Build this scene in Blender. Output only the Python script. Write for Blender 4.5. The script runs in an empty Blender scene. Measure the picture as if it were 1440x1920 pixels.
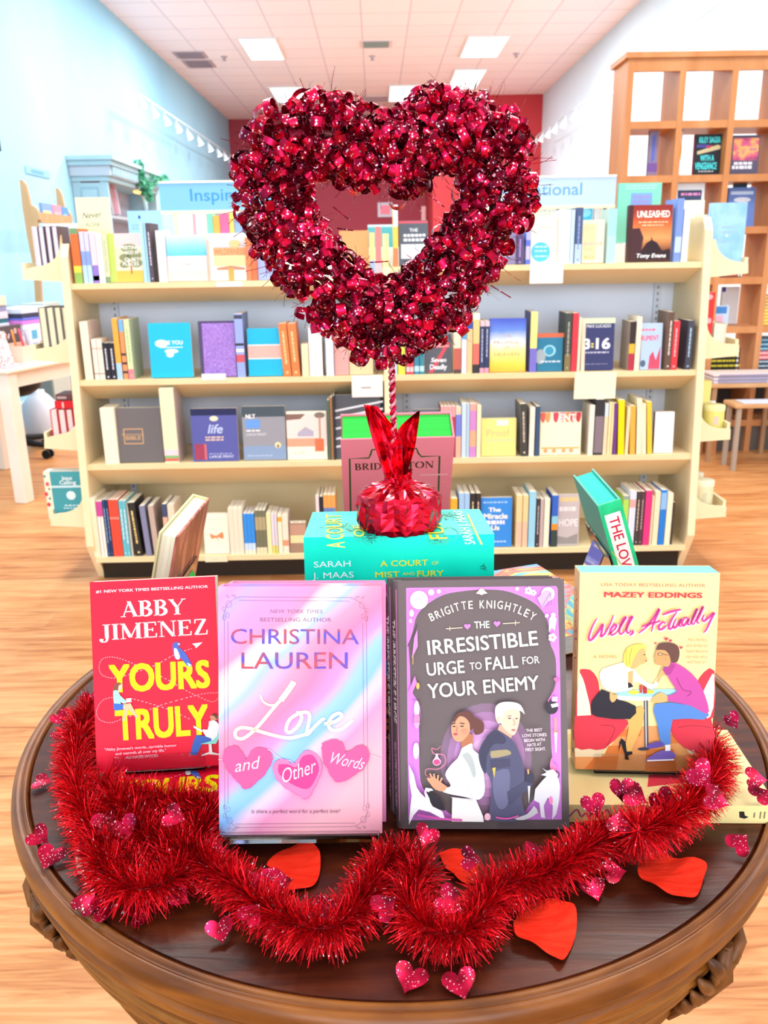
import bpy, math, random
import numpy as np
from mathutils import Matrix, Vector
rnd = random.Random(7)
SC = bpy.context.scene
COL = SC.collection
PI = math.pi
# ------------------------------------------------------------------ camera model (1440 x 1920 frame)
PITCH = math.radians(16.972); YAW = math.radians(.312); ROLL = math.radians(-.95); FPX = 1580.0
CAM = np.array([0, 0, 1.30])
_r0 = np.array([math.cos(YAW), -math.sin(YAW), 0])
_f = np.array([math.sin(YAW)*math.cos(PITCH), math.cos(YAW)*math.cos(PITCH), -math.sin(PITCH)])
_u0 = np.array([math.sin(YAW)*math.sin(PITCH), math.cos(YAW)*math.sin(PITCH), math.cos(PITCH)])
_r = _r0*math.cos(ROLL)+_u0*math.sin(ROLL); _u = _u0*math.cos(ROLL)-_r0*math.sin(ROLL)
def ray(x, y): return _f + _r*(x-720)/FPX + _u*(960-y)/FPX
def uz(x, y, z): d = ray(x, y); return Vector(CAM + d*((z-CAM[2])/d[2]))
def uY(x, y, Y): d = ray(x, y); return Vector(CAM + d*(Y/d[1]))
def ux(x, y, X): d = ray(x, y); return Vector(CAM + d*(X/d[0]))
# ------------------------------------------------------------------ materials
def lin(c):
    if isinstance(c, str):
        c = c.lstrip('#'); c = [int(c[i:i+2], 16)/255 for i in (0, 2, 4)]
    return tuple((v/12.92 if v <= .04045 else ((v+.055)/1.055)**2.4) for v in c)
_mats = {}
def M(c, rough=.5, metal=0, emit=0, spec=.2):
    k = (c if isinstance(c, str) else tuple(c), rough, metal, emit, spec)
    if k in _mats: return _mats[k]
    m = bpy.data.materials.new('paint'); m.use_nodes = True
    b = m.node_tree.nodes['Principled BSDF']; l = lin(c)
    b.inputs['Base Color'].default_value = (*l, 1); b.inputs['Roughness'].default_value = rough
    b.inputs['Metallic'].default_value = metal; b.inputs['Specular IOR Level'].default_value = spec
    if emit:
        b.inputs['Emission Color'].default_value = (*l, 1); b.inputs['Emission Strength'].default_value = emit
    _mats[k] = m; return m
def nodemat(name):
    m = bpy.data.materials.new(name); m.use_nodes = True
    nt = m.node_tree; return m, nt, nt.nodes['Principled BSDF'], nt.nodes.new, nt.links.new
def ramp(nt, stops, fac, interp='LINEAR'):
    r = nt.nodes.new('ShaderNodeValToRGB'); r.color_ramp.interpolation = interp
    e = r.color_ramp.elements
    while len(e) < len(stops): e.new(.5)
    for i, (p, c) in enumerate(stops): e[i].position = p; e[i].color = (*lin(c), 1)
    nt.links.new(fac, r.inputs[0]); return r.outputs[0]
def coords(nt, scale=(1, 1, 1), rot=(0, 0, 0), loc=(0, 0, 0), kind='Object'):
    tc = nt.nodes.new('ShaderNodeTexCoord'); mp = nt.nodes.new('ShaderNodeMapping')
    mp.inputs['Scale'].default_value = scale; mp.inputs['Rotation'].default_value = rot; mp.inputs['Location'].default_value = loc
    nt.links.new(tc.outputs[kind], mp.inputs[0]); return mp.outputs[0]
def noise(nt, vec, scale, detail=3, rough=.5, dist=0):
    n = nt.nodes.new('ShaderNodeTexNoise'); n.inputs['Scale'].default_value = scale
    n.inputs['Detail'].default_value = detail; n.inputs['Roughness'].default_value = rough; n.inputs['Distortion'].default_value = dist
    nt.links.new(vec, n.inputs['Vector']); return n.outputs['Fac']
def bump(nt, b, h, strength, dist=.01):
    n = nt.nodes.new('ShaderNodeBump'); n.inputs['Strength'].default_value = strength; n.inputs['Distance'].default_value = dist
    nt.links.new(h, n.inputs['Height']); nt.links.new(n.outputs[0], b.inputs['Normal'])
def m_noise(name, stops, scale, sc3=(1, 1, 1), rot=(0, 0, 0), rough=.5, detail=4, dist=0, bmp=0, spec=.25, metal=0, kind='Object', coat=0):
    m, nt, b, N, L = nodemat(name)
    f = noise(nt, coords(nt, sc3, rot, kind=kind), scale, detail, .55, dist)
    L(ramp(nt, stops, f), b.inputs['Base Color']); b.inputs['Roughness'].default_value = rough
    b.inputs['Specular IOR Level'].default_value = spec; b.inputs['Metallic'].default_value = metal; b.inputs['Coat Weight'].default_value = coat
    if bmp: bump(nt, b, f, bmp)
    return m
def m_grad(name, stops, axis, size, rough=.4, wob=.0, rot=0):
    # printed artwork: colour bands along one local axis of the cover
    m, nt, b, N, L = nodemat(name)
    v = coords(nt, (1/size,)*3, (0, rot, 0))
    sp = N('ShaderNodeSeparateXYZ'); L(v, sp.inputs[0]); o = sp.outputs['XYZ'.index(axis)]
    if wob:
        n = noise(nt, v, 3.0, 2); a = N('ShaderNodeMath'); a.operation = 'MULTIPLY_ADD'; a.inputs[1].default_value = wob
        L(n, a.inputs[0]); L(o, a.inputs[2]); o = a.outputs[0]
    L(ramp(nt, stops, o), b.inputs['Base Color']); b.inputs['Roughness'].default_value = rough; b.inputs['Specular IOR Level'].default_value = .2
    return m
def m_foil(name, a, c2, rough=.22, bscale=60, bstr=.35, glit=True, sps=620, spt=.935):
    m, nt, b, N, L = nodemat(name)
    v = coords(nt); n = noise(nt, v, bscale, 2)
    L(ramp(nt, [(.35, a), (.65, c2)], n), b.inputs['Base Color'])
    b.inputs['Metallic'].default_value = .85; b.inputs['Roughness'].default_value = rough
    if glit:
        vo = N('ShaderNodeTexVoronoi'); vo.inputs['Scale'].default_value = 900; L(v, vo.inputs['Vector'])
        bump(nt, b, vo.outputs['Color'], bstr, .002)
        v2 = N('ShaderNodeTexVoronoi'); v2.inputs['Scale'].default_value = sps; L(v, v2.inputs['Vector']); sx = N('ShaderNodeSeparateColor'); L(v2.outputs['Color'], sx.inputs[0])
        gt = N('ShaderNodeMath'); gt.operation = 'GREATER_THAN'; gt.inputs[1].default_value = spt; L(sx.outputs[0], gt.inputs[0])
        mx = N('ShaderNodeMix'); mx.data_type = 'RGBA'; L(gt.outputs[0], mx.inputs[0]); L(b.inputs['Base Color'].links[0].from_socket, mx.inputs[6]); mx.inputs[7].default_value = (1, .62, .74, 1); L(mx.outputs[2], b.inputs['Base Color'])  # sparkle glints painted as pale pink cells in the base colour
    else: bump(nt, b, n, bstr, .004)
    return m
FOIL = m_foil('glitter_ribbon', '#94001c', '#f0124e', .27, 60, .8)
FOILD = m_foil('glitter_ribbon_dark', '#4e0418', '#b00c38', .27, 60, .8)
TINSEL = m_foil('tinsel_red', '#e0101c', '#ff2030', .3, 80, .2, True, 500, .985)
TINSEL2 = m_foil('tinsel_deep', '#b0060f', '#f01822', .3, 80, .2, True, 500, .985)
CONF = m_foil('confetti_foil', '#5c0618', '#c41040', .22, 60, .25, True, 1300, .965)
WRAP = m_foil('wrap_foil', '#b00a24', '#f01838', .14, 30, .2, False)
def m_glass():
    m, nt, b, N, L = nodemat('acrylic')
    b.inputs['Base Color'].default_value = (.97, .98, .98, 1); b.inputs['Transmission Weight'].default_value = 1
    b.inputs['Roughness'].default_value = .03; b.inputs['IOR'].default_value = 1.3
    return m
ACR = m_glass()
# ------------------------------------------------------------------ mesh builder
class MB:
    def __init__(s): s.v = []; s.f = []; s.m = []; s.mats = []; s.smooth = []
    def mi(s, m):
        if m not in s.mats: s.mats.append(m)
        return s.mats.index(m)
    def add(s, vs, fs, m, smooth=False):
        o = len(s.v); i = s.mi(m); s.v += [tuple(v) for v in vs]
        for f in fs: s.f.append([o+k for k in f]); s.m.append(i); s.smooth.append(smooth)
    def box(s, a, b, m, T=None):
        x0, y0, z0 = a; x1, y1, z1 = b
        vs = [Vector(p) for p in ((x0,y0,z0),(x1,y0,z0),(x1,y1,z0),(x0,y1,z0),(x0,y0,z1),(x1,y0,z1),(x1,y1,z1),(x0,y1,z1))]
        if T: vs = [T @ p for p in vs]
        s.add(vs, [(0,3,2,1),(4,5,6,7),(0,1,5,4),(1,2,6,5),(2,3,7,6),(3,0,4,7)], m)
    def bbox(s, a, b, m, bv=.003, T=None):
        # box with chamfered vertical and top edges
        x0, y0, z0 = a; x1, y1, z1 = b
        def ring(z, i): return [(x0+i, y0, z), (x1-i, y0, z), (x1, y0+i, z), (x1, y1-i, z), (x1-i, y1, z), (x0+i, y1, z), (x0, y1-i, z), (x0, y0+i, z)]
        def ring2(z, i): return [(x0+2*i, y0+i, z), (x1-2*i, y0+i, z), (x1-i, y0+2*i, z), (x1-i, y1-2*i, z), (x1-2*i, y1-i, z), (x0+2*i, y1-i, z), (x0+i, y1-2*i, z), (x0+i, y0+2*i, z)]
        vs = ring2(z0, bv) + ring(z0+bv, bv) + ring(z1-bv, bv) + ring2(z1, bv)
        vs = [Vector(p) for p in vs]
        if T: vs = [T @ p for p in vs]
        fs = [tuple(range(7, -1, -1)), tuple(range(24, 32))]
        for k in range(3):
            for i in range(8): fs.append((k*8+i, k*8+(i+1) % 8, (k+1)*8+(i+1) % 8, (k+1)*8+i))
        s.add(vs, fs, m)
    def tube(s, pts, r, m, n=10, caps=True, smooth=True):
        pts = [Vector(p) for p in pts]; R = r if isinstance(r, (list, tuple)) else [r]*len(pts)
        vs = []; prev = None
        for i, p in enumerate(pts):
            t = (pts[min(i+1, len(pts)-1)]-pts[max(i-1, 0)]).normalized()
            if prev is None: a = t.orthogonal().normalized()
            else: a = (prev - t*prev.dot(t)).normalized()
            prev = a; b = t.cross(a)
            for k in range(n): vs.append(p + (a*math.cos(2*PI*k/n)+b*math.sin(2*PI*k/n))*R[i])
        fs = [(i*n+k, i*n+(k+1) % n, (i+1)*n+(k+1) % n, (i+1)*n+k) for i in range(len(pts)-1) for k in range(n)]
        s.add(vs, fs, m, smooth)
        if caps:
            o = len(s.v)-len(vs); i = s.mi(m)
            s.f += [[o+k for k in range(n)][::-1], [o+(len(pts)-1)*n+k for k in range(n)]]; s.m += [i, i]; s.smooth += [False, False]
    def lathe(s, prof, m, c=(0, 0, 0), n=48, smooth=True, a0=0, a1=2*PI, mat_fn=None):
        full = abs(a1-a0-2*PI) < 1e-6; k = n if full else n+1
        vs = [(c[0]+r*math.cos(a0+(a1-a0)*j/n), c[1]+r*math.sin(a0+(a1-a0)*j/n), c[2]+z) for r, z in prof for j in range(k)]
        fs = []
        for i in range(len(prof)-1):
            for j in range(n):
                j2 = (j+1) % k
                fs.append((i*k+j, i*k+j2, (i+1)*k+j2, (i+1)*k+j))
        s.add(vs, fs, m, smooth)
    def prism(s, pts, vec, m):
        pts = [Vector(p) for p in pts]; n = len(pts); vec = Vector(vec)
        s.add(pts+[p+vec for p in pts], [tuple(range(n)), tuple(range(2*n-1, n-1, -1))]+[(i, n+i, n+(i+1) % n, (i+1) % n) for i in range(n)], m)
    def build(s, name, parent=None, T=None, world=True):
        me = bpy.data.meshes.new(name); v = s.v
        inv = None
        if parent is not None and world: inv = MW[parent.name].inverted()
        if T: v = [T @ Vector(p) for p in v]
        if inv: v = [inv @ Vector(p) for p in v]
        me.from_pydata([tuple(p) for p in v], [], s.f)
        for m in s.mats: me.materials.append(m)
        me.polygons.foreach_set('material_index', s.m); me.polygons.foreach_set('use_smooth', s.smooth)
        me.update()
        o = bpy.data.objects.new(name, me); COL.objects.link(o)
        if parent is not None: o.parent = parent
        MW[o.name] = MW[parent.name].copy() if parent is not None else Matrix()
        return o
MW = {}
def tag(o, label=None, cat=None, group=None, kind=None):
    if label: o['label'] = label
    if cat: o['category'] = cat
    if group: o['group'] = group
    if kind: o['kind'] = kind
    return o
def thing(name, label, cat, loc=(0, 0, 0), group=None, mat=None):
    o = bpy.data.objects.new(name, None); COL.objects.link(o); o.empty_display_size = .05
    m = mat if mat else Matrix.Translation(Vector(loc)); o.matrix_world = m; MW[o.name] = m.copy()
    return tag(o, label, cat, group)
def one(name, mb, label, cat, base, group=None):
    # a thing that is one mesh: origin at its base
    me_o = mb.build(name, None, T=Matrix.Translation(-Vector(base))); me_o.location = base
    return tag(me_o, label, cat, group)
# ------------------------------------------------------------------ lettering
_tc = {}
def glyphs(s, bold=0, res=3):
    k = (s, bold, res)
    if k in _tc: return _tc[k]
    cu = bpy.data.curves.new('t', 'FONT'); cu.body = s; cu.size = 1; cu.offset = bold; cu.resolution_u = res; cu.fill_mode = 'FRONT'
    if len(s) > 1: cu.space_character = 1.0
    ob = bpy.data.objects.new('t', cu); me = ob.to_mesh()
    vs = [(v.co.x, v.co.y) for v in me.vertices]; fs = [tuple(p.vertices) for p in me.polygons]
    ob.to_mesh_clear(); bpy.data.objects.remove(ob); bpy.data.curves.remove(cu)
    if vs:
        x0 = min(v[0] for v in vs); x1 = max(v[0] for v in vs)
        vs = [(v[0]-x0, v[1]) for v in vs]; w = x1-x0
    else: w = 0
    _tc[k] = (vs, fs, w); return _tc[k]
CAPH = None
def caph():
    global CAPH
    if CAPH is None: CAPH = max(v[1] for v in glyphs('H')[0])
    return CAPH
# serif capitals: strokes in units of cap height (x0,y0,x1,y1,width) and serif bars (x, y, half width)
TK, TN = .19, .065
def _arc(cx, cy, rx, ry, a0, a1, n=14): return [(cx+rx*math.cos(math.radians(a0+(a1-a0)*i/n)), cy+ry*math.sin(math.radians(a0+(a1-a0)*i/n))) for i in range(n+1)]
SERIF = {
 'A': (.86, [(.1,0,.42,1,TN),(.40,1,.74,0,TK),(.2,.34,.62,.34,TN)], [(.1,0,.13),(.74,0,.16)], []),
 'B': (.74, [(.17,0,.17,1,TK)], [(.14,0,.14),(.14,1,.14)], [(_arc(.28,.75,.27,.23,90,-90), .13),(_arc(.28,.26,.33,.25,90,-90), .15),([(.1,.03),(.3,.03)],.06),([(.1,.97),(.3,.97)],.06),([(.1,.5),(.3,.5)],.06)]),
 'Y': (.84, [(.1,1,.42,.45,TK),(.75,1,.42,.45,TN),(.42,.5,.42,0,TK)], [(.12,1,.14),(.75,1,.12),(.42,0,.17)], []),
 'J': (.56, [(.36,1,.36,.12,TK)], [(.36,1,.18)], [(_arc(.2,.08,.17,.2,10,-150), .09),(_arc(.09,.02,.05,.05,0,359),.09)]),
 'I': (.36, [(.18,0,.18,1,TK)], [(.18,0,.17),(.18,1,.17)], []),
 'M': (1.08,[(.15,0,.15,1,TN),(.15,1,.52,.08,TK),(.9,1,.52,.08,TN),(.9,0,.9,1,TK)], [(.15,0,.13),(.9,0,.17),(.12,1,.12),(.92,1,.15)], []),
 'E': (.72, [(.17,0,.17,1,TK),(.14,.035,.64,.035,TN),(.14,.965,.62,.965,TN),(.17,.51,.48,.51,TN),(.64,0,.66,.26,TN),(.62,1,.63,.76,TN),(.48,.4,.48,.62,TN)], [(.14,0,.13),(.14,1,.13)], []),
 'N': (.9, [(.15,0,.15,1,TN),(.16,1,.74,0,TK),(.75,0,.75,1,TN)], [(.15,0,.13),(.12,1,.13),(.75,1,.13)], []),
 'Z': (.76, [(.12,.97,.62,.97,TN),(.58,.97,.14,.03,TK),(.1,.03,.66,.03,TN),(.12,1,.1,.74,TN),(.66,0,.69,.28,TN)], [], []),
 'R': (.8, [(.17,0,.17,1,TK),(.38,.48,.66,0,TK)], [(.16,0,.15),(.14,1,.14),(.7,0,.1)], [(_arc(.28,.74,.29,.24,90,-90), .14),([(.1,.97),(.3,.97)],.06),([(.1,.5),(.3,.5)],.06)]),
 'D': (.86, [(.17,0,.17,1,TK)], [(.14,0,.14),(.14,1,.14)], [(_arc(.3,.5,.44,.465,90,-90), .13),([(.1,.035),(.32,.035)],.06),([(.1,.965),(.32,.965)],.06)]),
 'G': (.88, [(.7,.08,.7,.42,TK)], [(.7,.42,.14)], [(_arc(.46,.5,.37,.46,45,325), .12)]),
 'T': (.76, [(.38,0,.38,1,TK),(.04,.97,.72,.97,TN),(.05,.97,.04,.72,TN),(.71,.97,.72,.72,TN)], [(.38,0,.17)], []),
 'O': (.9, [], [], [(_arc(.45,.5,.36,.46,0,360,24), .13)]),
}
def serif_len(s): return sum(SERIF[c][0]+.04 if c in SERIF else .4 for c in s)
# ------------------------------------------------------------------ 2-D artwork on a flat face
def catmull(pts, n=6):
    if len(pts) < 3: return pts
    P = [pts[0]]+list(pts)+[pts[-1]]; out = []
    for i in range(1, len(P)-2):
        for k in range(n):
            t = k/n; a, b, c, d = P[i-1], P[i], P[i+1], P[i+2]
            out.append(tuple(.5*((2*b[j])+(-a[j]+c[j])*t+(2*a[j]-5*b[j]+4*c[j]-d[j])*t*t+(-a[j]+3*b[j]-3*c[j]+d[j])*t**3) for j in (0, 1)))
    out.append(tuple(pts[-1])); return out
def homog(src, dst):
    A = []; B = []
    for (x, y), (X, Y) in zip(src, dst):
        A.append([x, y, 1, 0, 0, 0, -x*X, -y*X]); B.append(X)
        A.append([0, 0, 0, x, y, 1, -x*Y, -y*Y]); B.append(Y)
    h = np.linalg.solve(np.array(A, float), np.array(B, float))
    def f(p):
        x, y = p; w = h[6]*x+h[7]*y+1
        return ((h[0]*x+h[1]*y+h[2])/w, (h[3]*x+h[4]*y+h[5])/w)
    return f
class Art:
    def __init__(s, w, h, quad=None, eps=.00009):
        # quad: the four corners (top left, top right, bottom right, bottom left) in drawing units
        s.w, s.h, s.eps = w, h, eps; s.items = []; s.L = 0; s.quad = quad
        s.q = homog(quad, [(0, h), (w, h), (w, 0), (0, 0)]) if quad else (lambda p: p)
        s.k = math.sqrt(math.dist(s.q(quad[0]), s.q(quad[1]))/math.dist(quad[0], quad[1])*math.dist(s.q(quad[0]), s.q(quad[3]))/math.dist(quad[0], quad[3])) if quad else 1
    def up(s, n=1): s.L += n
    def raw(s, vs, fs, m): s.items.append((vs, fs, m if not isinstance(m, str) else M(m, .45), s.L))
    def poly(s, pts, m, up=True, smooth=0):
        if smooth: pts = catmull(list(pts)+[pts[0]], smooth)[:-1]
        vs = [s.q(p) for p in pts]; s.raw(vs, [tuple(range(len(vs)))], m)
        if up: s.L += 1
    def rect(s, x0, y0, x1, y1, m, up=True): s.poly([(x0, y0), (x1, y0), (x1, y1), (x0, y1)], m, up)
    def ell(s, cx, cy, rx, ry, m, n=20, up=True, rot=0):
        c, d = math.cos(rot), math.sin(rot)
        s.poly([(cx+rx*math.cos(2*PI*i/n)*c-ry*math.sin(2*PI*i/n)*d, cy+rx*math.cos(2*PI*i/n)*d+ry*math.sin(2*PI*i/n)*c) for i in range(n)], m, up)
    def line(s, pts, w, m, smooth=0, up=True, taper=0):
        # ribbon along pts, width in drawing units
        if smooth: pts = catmull(pts, smooth)
        P = [s.q(p) for p in pts]; w = w*s.k; vs = []; n = len(P)
        for i, p in enumerate(P):
            a = P[max(i-1, 0)]; b = P[min(i+1, n-1)]; dx, dy = b[0]-a[0], b[1]-a[1]; l = math.hypot(dx, dy) or 1
            ww = w*.5*(1-taper*abs(2*i/(n-1)-1)**2)
            vs += [(p[0]-dy/l*ww, p[1]+dx/l*ww), (p[0]+dy/l*ww, p[1]-dx/l*ww)]
        s.raw(vs, [(2*i, 2*i+1, 2*i+3, 2*i+2) for i in range(n-1)], m)
        if up: s.L += 1
    def text(s, t, p0, p1, cap, m, bold=0, shear=0, serif=False, res=3, up=True):
        a, b = s.q(p0), s.q(p1); l_ = math.dist(p0, p1); ex, ey = (p1[0]-p0[0])/l_, (p1[1]-p0[1])/l_
        sg = 1 if s.quad else -1; cap = math.dist(a, s.q((p0[0]+sg*ey*cap, p0[1]-sg*ex*cap))); dx, dy = b[0]-a[0], b[1]-a[1]; W = math.hypot(dx, dy); dx /= W; dy /= W
        if serif:
            tot = serif_len(t); sx = W/tot; x = 0
            def tr(p): px = (p[0]+shear*p[1])*sx; py = p[1]*cap; return (a[0]+dx*px-dy*py, a[1]+dy*px+dx*py)
            for ch in t:
                if ch not in SERIF: x += .4; continue
                adv, ls, bars, cvs = SERIF[ch]
                for (x0, y0, x1, y1, w) in ls:
                    if abs(y1-y0) > .1: q = [(x0-w/2, y0), (x0+w/2, y0), (x1+w/2, y1), (x1-w/2, y1)]
                    else: q = [(x0, y0-w/2), (x1, y1-w/2), (x1, y1+w/2), (x0, y0+w/2)]
                    s.raw([tr((x+u, v)) for u, v in q], [(0, 1, 2, 3)], m)
                for (bx, by, hw) in bars:
                    y0, y1 = (by, by+.05) if by < .5 else (by-.05, by)
                    s.raw([tr((x+u, v)) for u, v in ((bx-hw, y0), (bx+hw, y0), (bx+hw, y1), (bx-hw, y1))], [(0, 1, 2, 3)], m)
                for (pts, w) in cvs:
                    vs = []; n = len(pts)
                    for i, p in enumerate(pts):
                        q0 = pts[max(i-1, 0)]; q1 = pts[min(i+1, n-1)]; ex, ey = q1[0]-q0[0], q1[1]-q0[1]; l = math.hypot(ex, ey) or 1
                        ww = w/2*(.45+.9*abs(ey/l))
                        vs += [tr((x+p[0]-ey/l*ww, p[1]+ex/l*ww)), tr((x+p[0]+ey/l*ww, p[1]-ex/l*ww))]
                    s.raw(vs, [(2*i, 2*i+1, 2*i+3, 2*i+2) for i in range(n-1)], m)
                x += adv+.04
                s.L += .1
        else:
            vs, fs, w = glyphs(t, 0, res)
            if not vs: return
            w += 2*max(bold, 0); sx = W/w; sy = cap/(caph()+2*max(bold, 0)*.7); B = bold
            for ox, oy in (((0, 0),) if bold <= 0 else ((0, 0), (2*B, 0), (B, B*1.4)) if bold < .02 else ((0, 0), (2*B, 0), (B, 0), (0, B*1.4), (2*B, B*1.4), (B, B*1.4))):
                s.raw([(a[0]+dx*((x+ox)*sx+shear*(y+oy)*sy)-dy*(y+oy)*sy, a[1]+dy*((x+ox)*sx+shear*(y+oy)*sy)+dx*(y+oy)*sy) for x, y in vs], fs, m); s.L += .12
        if up: s.L += 1
    def heart(s, cx, cy, r, m, rot=0, up=True, sy=1):
        P = []
        for i in range(28):
            t = 2*PI*i/28; x = 16*math.sin(t)**3/16*r; y = -(13*math.cos(t)-5*math.cos(2*t)-2*math.cos(3*t)-math.cos(4*t))/16*r*sy
            P.append((cx+x*math.cos(rot)-y*math.sin(rot), cy+x*math.sin(rot)+y*math.cos(rot)))
        s.poly(P, m, up)
    def put(s, mb, fn):
        for vs, fs, m, L in s.items: mb.add([fn(x, y, s.eps*(L+1)) for x, y in vs], fs, m)
# ------------------------------------------------------------------ books
def pages_mat(c='#f4ead2'):
    k = 'pg'+c
    if k in _mats: return _mats[k]
    m, nt, b, N, L = nodemat('page_edges')
    w = noise(nt, coords(nt, (2, 900, 2)), 1.0, 1)
    a = lin(c); d = '#%02x%02x%02x' % tuple(int(int(c[i:i+2], 16)*.86) for i in (1, 3, 5))
    L(ramp(nt, [(.3, d), (.6, c)], w), b.inputs['Base Color']); b.inputs['Roughness'].default_value = .8
    _mats[k] = m; return m
def frame_of(base, yaw=0, lean=0, roll=0):
    R = Matrix.Rotation(yaw, 4, 'Z') @ Matrix.Rotation(-lean, 4, 'X') @ Matrix.Rotation(roll, 4, 'Y')
    return Matrix.Translation(Vector(base)) @ R
def book(label, w, T, h, mat, cover, front=None, spine=None, back=None, pages='#f4ead2', hard=False, group=None, cat='book', name='book', spine_mat=None, back_mat=None, wedge=0, bulge=0):
    """local frame: front cover on y=0 facing -y, spine on x=0, back cover on y=T, foot on z=0"""
    cm = M(cover, .42) if isinstance(cover, str) else cover
    sm = (M(spine_mat, .42) if isinstance(spine_mat, str) else spine_mat) or cm
    bm = (M(back_mat, .42) if isinstance(back_mat, str) else back_mat) or cm
    t = .0028 if hard else .0007; sq = .003 if hard else .0003
    t = min(t, T*.2)
    root = thing(name, label, cat, group=group, mat=mat)
    yt = lambda x, y: y if y < T/2 else y-wedge*x/w      # thinner towards the fore edge
    mb = MB()
    def hexa(x0, x1, y0, y1, z0, z1, m):
        vs = [(x, yt(x, y), z) for z in (z0, z1) for x, y in ((x0, y0), (x1, y0), (x1, y1), (x0, y1))]
        mb.add(vs, [(0, 3, 2, 1), (4, 5, 6, 7), (0, 1, 5, 4), (1, 2, 6, 5), (2, 3, 7, 6), (3, 0, 4, 7)], m)
    hexa(0, w, 0, t, 0, h, cm); hexa(0, w, T-t, T, 0, h, bm); hexa(0, t, t, T-t, 0, h, sm)
    if spine_mat:   # spine skin over board ends
        mb.add([(-.00005, 0, 0), (-.00005, T, 0), (-.00005, T, h), (-.00005, 0, h)], [(0, 3, 2, 1)], sm)
    if front: front.put(mb, lambda x, y, e: (x, -e, y))
    if bulge:   # rounded spine of a hardcover
        n = 14; vs = [(-bulge*math.sin(PI*i/n), T/2+T/2*math.cos(PI*i/n), z) for z in (0, h) for i in range(n+1)]
        mb.add(vs, [(i, i+1, n+2+i, n+1+i) for i in range(n)], sm, True); mb.add(vs, [tuple(range(n+1)), tuple(range(2*n+1, n, -1))], sm)
        if spine:
            def rs(x, y, e): a = PI*min(max(x/T, 0), 1); return (-(bulge+e+.0001)*math.sin(a), T/2+(T/2+e+.0001)*math.cos(a), y)
            spine.put(mb, rs)
    elif spine: spine.put(mb, lambda x, y, e: (-e-.00006, T-x, y))
    if back: back.put(mb, lambda x, y, e: (w-x, T+e-wedge*(w-x)/w, y))
    mb.build('cover', root, world=False)
    mb = MB(); pm = pages_mat(pages)
    hexa(t+.0004, w-sq, t+.0002, T-t-.0002, sq, h-sq, pm)
    mb.build('page_block', root, world=False)
    return root
def flat_mat(loc, yaw=0):
    # lying, front cover up, spine toward the viewer, head of the book to the left; loc = right end of the spine, top face
    R = Matrix(((0, 0, -1, 0), (1, 0, 0, 0), (0, -1, 0, 0), (0, 0, 0, 1)))
    return Matrix.Translation(Vector(loc)) @ Matrix.Rotation(yaw, 4, 'Z') @ R
# ================================================================== the room
def m_floor():
    m, nt, b, N, L = nodemat('wood_laminate')
    v = coords(nt); br = N('ShaderNodeTexBrick'); L(v, br.inputs['Vector'])
    br.inputs['Scale'].default_value = 1; br.inputs['Brick Width'].default_value = 1.25; br.inputs['Row Height'].default_value = .125
    br.inputs['Mortar Size'].default_value = .0012; br.offset = .37; br.inputs['Bias'].default_value = 0
    br.inputs['Color1'].default_value = (.2, .2, .2, 1); br.inputs['Color2'].default_value = (.8, .8, .8, 1); br.inputs['Mortar'].default_value = (0, 0, 0, 1)
    n1 = noise(nt, coords(nt, (1.2, 16, 1)), 2.2, 6, .6, 1.2); n2 = noise(nt, coords(nt, (.7, 5, 1)), 1.6, 3)
    mx = N('ShaderNodeMath'); mx.operation = 'MULTIPLY_ADD'; mx.inputs[1].default_value = .16
    L(br.outputs['Color'], mx.inputs[0]); L(n1, mx.inputs[2])
    m2 = N('ShaderNodeMath'); m2.operation = 'MULTIPLY_ADD'; m2.inputs[1].default_value = .5; L(n2, m2.inputs[0]); L(mx.outputs[0], m2.inputs[2])
    c = ramp(nt, [(.42, '#7c3f1c'), (.62, '#aa6230'), (.78, '#c9854c'), (.98, '#dba068')], m2.outputs[0])
    L(c, b.inputs['Base Color']); b.inputs['Roughness'].default_value = .42; b.inputs['Specular IOR Level'].default_value = .35
    bump(nt, b, n1, .04); return m
def m_ceiling():
    m, nt, b, N, L = nodemat('ceiling_tiles')
    br = N('ShaderNodeTexBrick'); L(coords(nt, loc=(.12, .3, 0)), br.inputs['Vector']); br.offset = 0
    br.inputs['Scale'].default_value = 1; br.inputs['Brick Width'].default_value = .61; br.inputs['Row Height'].default_value = .61
    br.inputs['Mortar Size'].default_value = .011; br.inputs['Mortar Smooth'].default_value = .1
    br.inputs['Color1'].default_value = (*lin('#fbf7fd'), 1); br.inputs['Color2'].default_value = (*lin('#f7f3fa'), 1); br.inputs['Mortar'].default_value = (*lin('#dcd6e2'), 1)
    L(br.outputs['Color'], b.inputs['Base Color']); b.inputs['Roughness'].default_value = .9; return m
XL, XR, CZ, YB, YA = -3.16, 3.27, 4.19, 20.2, 17.7
def struct(name, a, b, m):
    mb = MB(); mb.box(a, b, m); o = mb.build(name); o['kind'] = 'structure'; return o
struct('floor', (XL-.1, -6, -.1), (XR+.1, YB+.1, 0), m_floor())
struct('ceiling', (XL-.1, -6, CZ), (XR+.1, YB+.1, CZ+.1), m_ceiling())
struct('wall_left', (XL-.1, -6, 0), (XL, YB, CZ), m_noise('daylight_tinted_wall', [(.3, '#9bdaf8'), (.7, '#aae2fb')], .6, rough=.8))  # white wall, with the blue daylight on it put into the colour
struct('wall_right', (XR, -6, 0), (XR+.1, YB, CZ), m_noise('daylight_tinted_wall_pale', [(.3, '#d4ebf9'), (.7, '#dff2fd')], .6, rough=.8))  # same daylight tint in the wall colour, paler
struct('wall_back', (XL-.1, YB, 0), (XR+.1, YB+.1, CZ), M('#a84a5a', .8))
p = uY(812, 200, YA)
struct('wall_alcove', (p.x, YA, 0), (XR, YB, CZ-.0), M('#c8434a', .8))
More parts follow.
